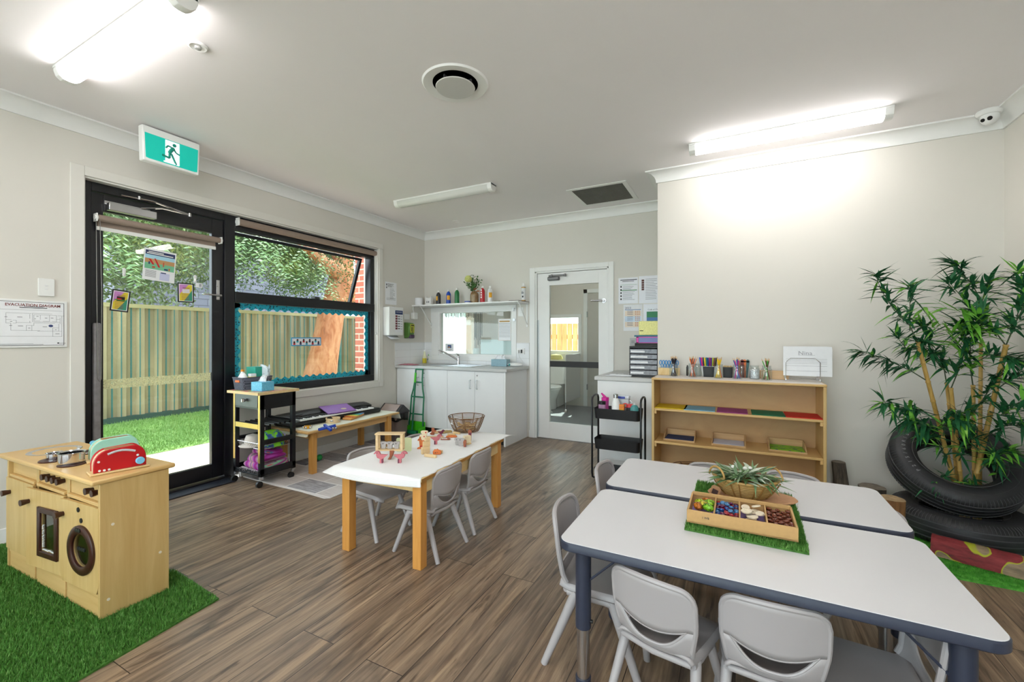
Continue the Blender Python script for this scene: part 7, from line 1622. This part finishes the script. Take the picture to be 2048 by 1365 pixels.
for k, (dx, dy) in enumerate([(-.03, .02), (.0, .04), (.05, .01)]): 
    q = pebble('gum_nut', mat('nut_brown', (140,104,84), .7), (.011, .008, .011)); q.location = BC+Vector((dx, dy, .082)); tg(q, 'brown gum nut among the leaves of the cane basket', 'gum nut', 'gum nuts in the cane basket')
for k, (dx, dy) in enumerate([(-.045, .035), (.02, .045), (.045, .03), (-.0, .03)]):
    q = pebble('white_blossom', mat('blossom', (232,232,226), .7), (.009, .009, .007)); q.location = BC+Vector((dx, dy, .10)); tg(q, 'small white blossom on top of the leaves in the cane basket', 'flower', 'white blossoms in the cane basket')
# ================================================================ wooden table with the paper cover and toys
TO = Vector((-1.478, 1.812, 0)); TRZ = math.radians(3); ZW2 = .492
t = T('wooden_table', 'rectangular wooden childs table covered with white paper', 'table', TO, TRZ)
OK = wood('table_leg_oak', (206,142,66), (222,162,86), (60, 60, 4), .4)
for x in (-.558, -.056):
    for y in (0, .925): MB().box(x, y, 0, x+.055, y+.055, ZW2-.02).build('leg', OK, t, bev=.003)
ap = wood('table_apron', (220,186,124), (232,204,150), (40, 3, 40), .4)
MB().box(-.02, .055, ZW2-.09, -.002, .925, ZW2-.02).build('apron', ap, t); MB().box(-.555, .055, ZW2-.09, -.537, .925, ZW2-.02).build('apron', ap, t); MB().box(-.50, .008, ZW2-.08, -.056, .026, ZW2-.02).build('apron', ap, t); MB().box(-.50, .955, ZW2-.08, -.056, .973, ZW2-.02).build('apron', ap, t)
MB().box(-.57, -.012, ZW2-.02, .012, .992, ZW2).build('tabletop', ap, t, bev=.005)
MB().box(.0121, -.01, ZW2-.019, .0127, .99, ZW2-.001).build('edge_strip', mat('worn_edge', (172,124,62), .5, sc=30, var=.15), t)
pm = mat('white_table_paper', (238,238,238), .75, var=.01)
def pc(u, v):
    xl, xr = -.605-.02*v, .008+.005*math.sin(38*v)+.003*math.sin(90*v)
    x = xl+(xr-xl)*u; Lf = .085-.040*u; y1_ = 1.235-.02*u; sdist = (Lf+.014+y1_)*(v**1.35); z = ZW2+.0022
    if sdist < Lf: e = Lf-sdist; th = math.radians(10+72*u**.8); y = -.015-e*math.cos(th); z -= e*math.sin(th)
    else: y = -.015+(sdist-Lf)
    if y > 1.0: z -= (y-1.0)**2*.55
    if x < -.575: z -= (-.575-x)*.12
    return (x, y, z)
pcv = MB().grid(pc, 44, 60).build('paper_table_cover', pm, None, solid=.001, label='white paper cover overhanging the wooden childs table', cat='table cover'); 
pcv.location = TO; pcv.rotation_euler = (0, 0, TRZ)
me = pcv.data
xs_ = [v.co.x for v in me.vertices]
# undo the recentring done by build so that the sheet sits in the table frame
vs0 = [pc(i/44, j/60) for j in range(61) for i in range(45)]
for v, c in zip(me.vertices, vs0): v.co = c
ln_ = MB()
for k in range(5):
    pts = [];
    for i in range(30): u = .12+.85*i/29; q = Vector(pc(u, .012+.012*k)); pts.append(q+Vector((0, -.0012, .0006)))
    ln_.tube(pts, .0006, 4)
oo = ln_.build('paper_creases', mat('crease_grey', (212,212,212), .8), pcv)
ZP = ZW2+.0036; CR = math.radians(27.3)
def toyp(px, py): p = P(px, py, z=ZP); return p
SX = Matrix(((1,0,0,0),(0,0,1,0),(0,1,0,0),(0,0,0,1)))
TP = mat('toy_pink', (196,110,118), .6, sc=20, var=.12); TPD = mat('toy_plum', (110,40,66), .6); TOr = mat('toy_orange', (214,116,56), .6, sc=20, var=.12); TG2 = mat('toy_grey', (176,170,168), .6, sc=30, var=.1); TC = mat('toy_cream', (232,214,180), .6); TBR2 = mat('toy_brown', (160,90,60), .6); PW = wood('toy_block_wood', (212,180,132), (228,200,156), (5, 50, 50), .6); EYE = mat('toy_eye', (20,18,18), .4)
def cut(name, label, cat, p, rz, outline, th, m, parts=(), group=None, s=1.0, z=None, mirror=1):
    """flat-cut wooden toy: outline in metres in its own x-z plane, extruded by its thickness"""
    loc = Vector(p); 
    if z is not None: loc.z = z
    t = T(name, label, cat, loc, rz, group)
    pts = [(mirror*x*s, y*s) for x, y in outline]
    if mirror < 0: pts = pts[::-1]
    o = MB(); o.M = SX; o.prism(pts, -th/2, th/2); o.build('body', m, t, bev=.0015)
    for nm, kind, args, mm in parts:
        o = MB()
        if kind == 'dot':
            for x, y, r in args: o.M = TR(mirror*x*s, -th/2, y*s)@R('X', 90); o.lathe([(r*s, 0), (r*s, .0012), (0, .0014)], n=12)
        else:
            for x0, z0, x1, z1 in args: o.box(mirror*x0*s, -th/2-.0012, z0*s, mirror*x1*s, -th/2, z1*s)
        o.build(nm, mm, t)
    return t
gal = [(.010, 0), (.030, 0), (.030, .028), (.046, .040), (.060, .052), (.046, .052), (.014, .054), (.008, .068), (-.004, .076), (-.018, .073), (-.030, .058), (-.024, .056), (-.014, .060), (-.012, .044), (-.006, .032), (.010, .026)]
gparts = [('eye', 'dot', [(-.006, .064, .0025)], EYE), ('plum_legs', 'box', [(.022, .0, .031, .026)], TPD)]
cut('galah_toy', 'pink wooden galah toy under the left end of the little crate', 'toy bird', toyp(757, 926), CR, gal, .018, TP, gparts, 'pink galah toys on the paper', .93)
cut('galah_toy', 'pink wooden galah toy under the right end of the little crate', 'toy bird', toyp(806, 926), CR, gal, .018, TP, gparts, 'pink galah toys on the paper', .93, mirror=-1)
cut('galah_toy', 'pink wooden galah toy carrying a plank in the middle of the paper table', 'toy bird', toyp(877, 889), CR, gal, .018, TP, gparts, 'pink galah toys on the paper', .93, mirror=-1)
cut('kangaroo_toy', 'brown wooden kangaroo toy propping the crate from behind', 'toy animal', toyp(782, 921)+Vector((-.02, .02, 0)), CR, [(-.016, 0), (.0, .0), (.012, .02), (.022, .055), (-.004, .055), (-.004, .02)], .03, TBR2)
# crate with koalas
cc = P(780.5, 917, z=ZP); cr0 = ZP+.0505
t = T('toy_crate', 'small open pale wood crate balanced on two pink galah toys', 'toy crate', (cc.x, cc.y, cr0), CR)
w2 = .083; hc = .098; dp = .027
MB().box(-w2, -dp, 0, w2, dp, .008).build('floor_slat', PW, t, bev=.001); MB().box(-w2-.004, -dp-.004, hc, w2+.004, dp+.004, hc+.008).build('roof_slat', PW, t, bev=.001)
for s in (-1, 1):
    for y in (-dp+.007, dp-.007): MB().box(s*w2-s*.0, y-.006, .008, s*(w2-.016), y+.006, hc).build('corner_post', PW, t, bev=.001)
koala = [(-.012, 0), (.012, 0), (.014, .014), (.013, .024), (.019, .030), (.020, .038), (.014, .041), (.006, .042), (-.006, .042), (-.014, .041), (-.020, .038), (-.019, .030), (-.013, .024), (-.014, .014)]
for k, x in enumerate((-.040, -.002, .040)):
    p = Vector((cc.x, cc.y, 0))+Vector((math.cos(CR), math.sin(CR), 0))*x
    cut('koala_toy', ['grey wooden koala toy at the left inside the small crate', 'grey wooden koala toy in the middle of the small crate', 'grey wooden koala toy at the right inside the small crate'][k], 'toy animal', p, CR, koala, .014, TG2, [('face', 'dot', [(-.003, .030, .0028), (-.008, .034, .0015), (.003, .034, .0015)], EYE)], 'koala toys in the crate', 1.05, z=cr0+.0085)
# card
p = P(808, 904, z=ZP)
t = T('picture_card', 'pale green picture card standing behind the small crate', 'card', p, CR+math.radians(8)); o = MB(); o.M = SX; o.prism([(x, y+.046) for x, y in rrect(.098, .09, .012)], -.0012, .0012); o.build('card', mat('card_green', (208,216,170), .6), t); o = MB(); o.M = SX; o.prism([(-.03, .012), (-.006, .012), (-.004, .026), (-.010, .040), (-.02, .046), (-.026, .03)], -.0018, -.0012); o.build('card_picture', mat('card_orange', (200,136,60), .7), t)
kang = [(-.026, 0), (.012, 0), (.024, .012), (.026, .05), (.018, .058), (.004, .058), (-.002, .072), (.0, .085), (-.005, .080), (-.010, .086), (-.012, .074), (-.022, .066), (-.024, .058), (-.012, .056), (-.010, .040), (-.008, .014), (-.026, .006)]
cut('kangaroo_toy', 'orange wooden kangaroo toy left of the pale block tower', 'toy animal', toyp(842, 898), CR, kang, .016, TOr, [('eye', 'dot', [(-.012, .066, .003)], EYE), ('red_joey', 'box', [(-.004, .012, .010, .024)], RED)], 'orange animal toys', .95)
def block(label, px, py, sz, rz, zz=ZP, m=None, rx=0, name='wooden_block'):
    p = P(px, py, z=zz); o = MB(); o.cb((0, 0, 0), sz); q = o.build(name, m or PW, None, bev=.002, label=label, cat='block', group='pale wooden blocks on the paper'); q.location = (p.x, p.y, zz); q.rotation_euler = (rx, 0, rz); return q
block('long pale wooden block lying in front as the wall of the little pen', 861, 915, (.085, .016, .018), math.radians(4))
block('pale wooden block lying on the far side of the little pen', 876, 907, (.06, .016, .018), math.radians(30))
b0 = P(851, 908, z=ZP)
for k, (lb, sz, dz, dx) in enumerate([('upright pale block at the foot of the block tower', (.055, .02, .045), 0, 0), ('pale block second from the top of the block tower', (.046, .02, .034), .0455, .004), ('curved pale block on top of the block tower', (.034, .02, .018), .080, .008)]):
    o = MB(); o.cb((0, 0, 0), sz); q = o.build('wooden_block', PW, None, bev=.003, label=lb, cat='block', group='pale wooden blocks on the paper'); q.location = (b0.x+dx, b0.y+dx, ZP+dz); q.rotation_euler = (0, 0, math.radians(62))
wom = [(-.024, 0), (.024, 0), (.028, .012), (.022, .024), (.008, .028), (.002, .034), (-.006, .029), (-.018, .030), (-.026, .018)]
cut('wombat_toy', 'orange brown wooden wombat toy in the little pen of blocks', 'toy animal', toyp(874, 909), CR, wom, .02, TOr, [('face', 'dot', [(-.008, .012, .003), (.004, .014, .002)], EYE)], 'orange animal toys')
cut('cockatoo_toy', 'cream wooden cockatoo toy behind the orange kangaroo', 'toy bird', toyp(846, 884), CR, koala, .016, TC, [('red_face', 'dot', [(.008, .032, .004)], RED)], 'cream animal toys', 1.2)
cut('cockatoo_toy', 'cream wooden cockatoo toy standing farthest left behind the others', 'toy bird', toyp(849, 877), CR, koala, .016, TC, [('red_face', 'dot', [(.008, .032, .004)], RED)], 'cream animal toys', 1.35)
block('long thin pale plank resting behind the cream birds', 868, 876, (.14, .03, .010), math.radians(34), ZP)
p = P(866, 873, z=ZP); 
cut('echidna_toy', 'brown wooden tower toy with side fins on the thin plank', 'toy animal', p, CR, [(-.010, 0), (.010, 0), (.010, .02), (.024, .024), (.024, .036), (.010, .034), (.010, .052), (-.010, .052), (-.010, .02), (-.022, .012), (-.022, .006)], .018, TBR2, z=ZP+.0105)
cut('galah_toy', 'small plum coloured bird toy right of the brown tower toy', 'toy bird', toyp(885, 872), CR, gal, .016, TPD, (), 'pink galah toys on the paper', .6, mirror=-1)
plat = [(-.038, 0), (.03, 0), (.042, .006), (.03, .012), (.0, .016), (-.02, .014), (-.04, .008)]
cut('platypus_toy', 'orange wooden platypus toy lying by the pale planks', 'toy animal', toyp(903, 875), CR, plat, .022, TOr, [('eye', 'dot', [(.02, .008, .002)], EYE)], 'orange animal toys', 1.0)
cut('bilby_toy', 'orange and white wooden toy just behind the single pink galah', 'toy animal', toyp(891, 880), CR, plat, .02, TBR2, [('white_back', 'box', [(-.03, .009, .015, .014)], WHITE)], 'orange animal toys', .9)
block('flat olive toned block against the cane basket, left', 892, 866, (.09, .03, .014), math.radians(60), ZP, wood('olive_wood', (176,152,96), (196,170,112), (5, 40, 40), .6))
block('pale block leaning on the others left of the wire basket', 881, 866, (.12, .035, .014), math.radians(50), ZP)
block('small tan block stick pointing at the wire basket', 913, 868, (.07, .015, .014), math.radians(-10), ZP, PINE)
block('tan block between the platypus and the wire basket', 903, 871, (.06, .02, .012), math.radians(15), ZP, PINE)
rcx = [(915, 890, 'grey white wooden rabbit toy at the front left of the right hand group', koala, TG2, 1.1), (922, 892, 'second grey white wooden animal toy of the right hand group', koala, TG2, 1.25)]
for i, (px, py, lb, ol, mm, s) in enumerate(rcx): cut('rabbit_toy', lb, 'toy animal', toyp(px, py), CR, ol, .014, mm, [('ear_dots', 'dot', [(-.005, .033, .0025)], EYE)], 'pale animal toys', s)
ZQ = ZP
cut('emu_toy', 'brown wooden toy with straight legs at the front of the right hand group', 'toy animal', toyp(930, 894), CR, [(-.008, 0), (.008, 0), (.010, .03), (.008, .044), (-.006, .046), (-.012, .034)], .02, TBR2, [('plum_leg', 'box', [(.004, 0, .008, .02)], TPD)], 'pale animal toys', 1.0)
cut('emu_toy', 'tall brown wooden toy at the back of the right hand group', 'toy animal', toyp(940, 883), CR, [(-.008, 0), (.008, 0), (.010, .05), (.012, .072), (-.002, .08), (-.014, .07), (-.010, .05)], .02, TBR2, [('plum_band', 'box', [(-.006, .045, .009, .06)], TPD)], 'pale animal toys', 1.05)
block('cream notched block bridging the right hand group of toys', 934, 886, (.05, .03, .05), math.radians(60), ZP, TC)
block('thin pale plank laid between the two brown legged toys', 935, 890, (.012, .07, .008), math.radians(-10), ZP+.001, PINE)
# round wire basket
p = P(933, 862, z=ZP); t = T('wire_toy_basket', 'round brown wire basket of wooden pieces at the far end of the paper table', 'basket', p)
WB = mat('rattan_brown', (120,88,58), .6, sc=40, var=.2); o = MB(); K = 10
def wr(f): return .095+.048*f**.8
for k in range(K+1): f = k/K; r = wr(f); o.tube([(r*math.cos(q*PI/20), r*math.sin(q*PI/20), .004+.112*f) for q in range(40)], .0023 if k < K else .004, 5, closed=True)
for k in range(9): q = k*2*PI/9+.3; o.tube([((wr(f)+.001)*math.cos(q), (wr(f)+.001)*math.sin(q), .004+.112*f) for f in (0, .3, .6, 1)], .0035, 6)
for k in range(9): o.tube([(-.095+.02*k if 0 else -math.sqrt(max(0, .093**2-(.02*(k-4))**2)), .02*(k-4), .004), (math.sqrt(max(0, .093**2-(.02*(k-4))**2)), .02*(k-4), .004)], .002, 4)
o.build('wire_frame', WB, t)
o = MB(); o.M = TR(-.085, -.09, .085)@R('Z', -40)@R('X', 80); o.box(-.005, -.02, 0, .05, .014, .001); o.build('paper_tag', PAPER, t, smooth=False)
MB().tube([(-.09, -.09, .11), (-.10, -.10, .122), (-.085, -.1, .125), (-.088, -.095, .10)], .003, 6).build('tag_loop', DGREY, t)
for k in range(30):
    q = random.uniform(0, 6.28); r = random.uniform(0, .075); o = MB(); o.cb((0, 0, 0), (random.uniform(.03, .055), .014, .012)); ob = o.build('wooden_piece', PINE if k % 2 else BAMBOOW, None, bev=.002, label='pale wooden toy piece in the round wire basket', cat='toy piece', group='wooden pieces in the round wire basket'); ob.location = p+Vector((r*math.cos(q), r*math.sin(q), .008+.0016*k)); ob.rotation_euler = (random.uniform(-.5, .5), random.uniform(-.5, .5), random.uniform(0, 3))
# ================================================================ light from outside, camera
w = bpy.data.worlds.new('World'); bpy.context.scene.world = w; w.use_nodes = True
bg = w.node_tree.nodes['Background']; bg.inputs[0].default_value = (.86, .93, 1, 1); bg.inputs[1].default_value = 3.2
s = bpy.data.lights.new('sun', 'SUN'); s.energy = 7.0; s.angle = math.radians(.6); s.color = (1, .95, .86)
so = bpy.data.objects.new('sun', s); C.objects.link(so); so.rotation_euler = Vector((-.14, .62, .80)).to_track_quat('Z', 'Y').to_euler()
cd = bpy.data.cameras.new('camera'); co = bpy.data.objects.new('camera', cd); C.objects.link(co)
cd.sensor_fit = 'HORIZONTAL'; cd.sensor_width = 36; cd.lens = 36*F/2048; cd.shift_y = -(682.5-CY)/2048; cd.clip_start = .05
co.location = (0, 0, H); co.rotation_euler = (PI/2, 0, _a)
sc = bpy.context.scene; sc.camera = co
sc.view_settings.view_transform = 'Standard'; sc.view_settings.look = 'None'; sc.view_settings.exposure = .8; sc.view_settings.gamma = 1
sc.view_settings.use_curve_mapping = False
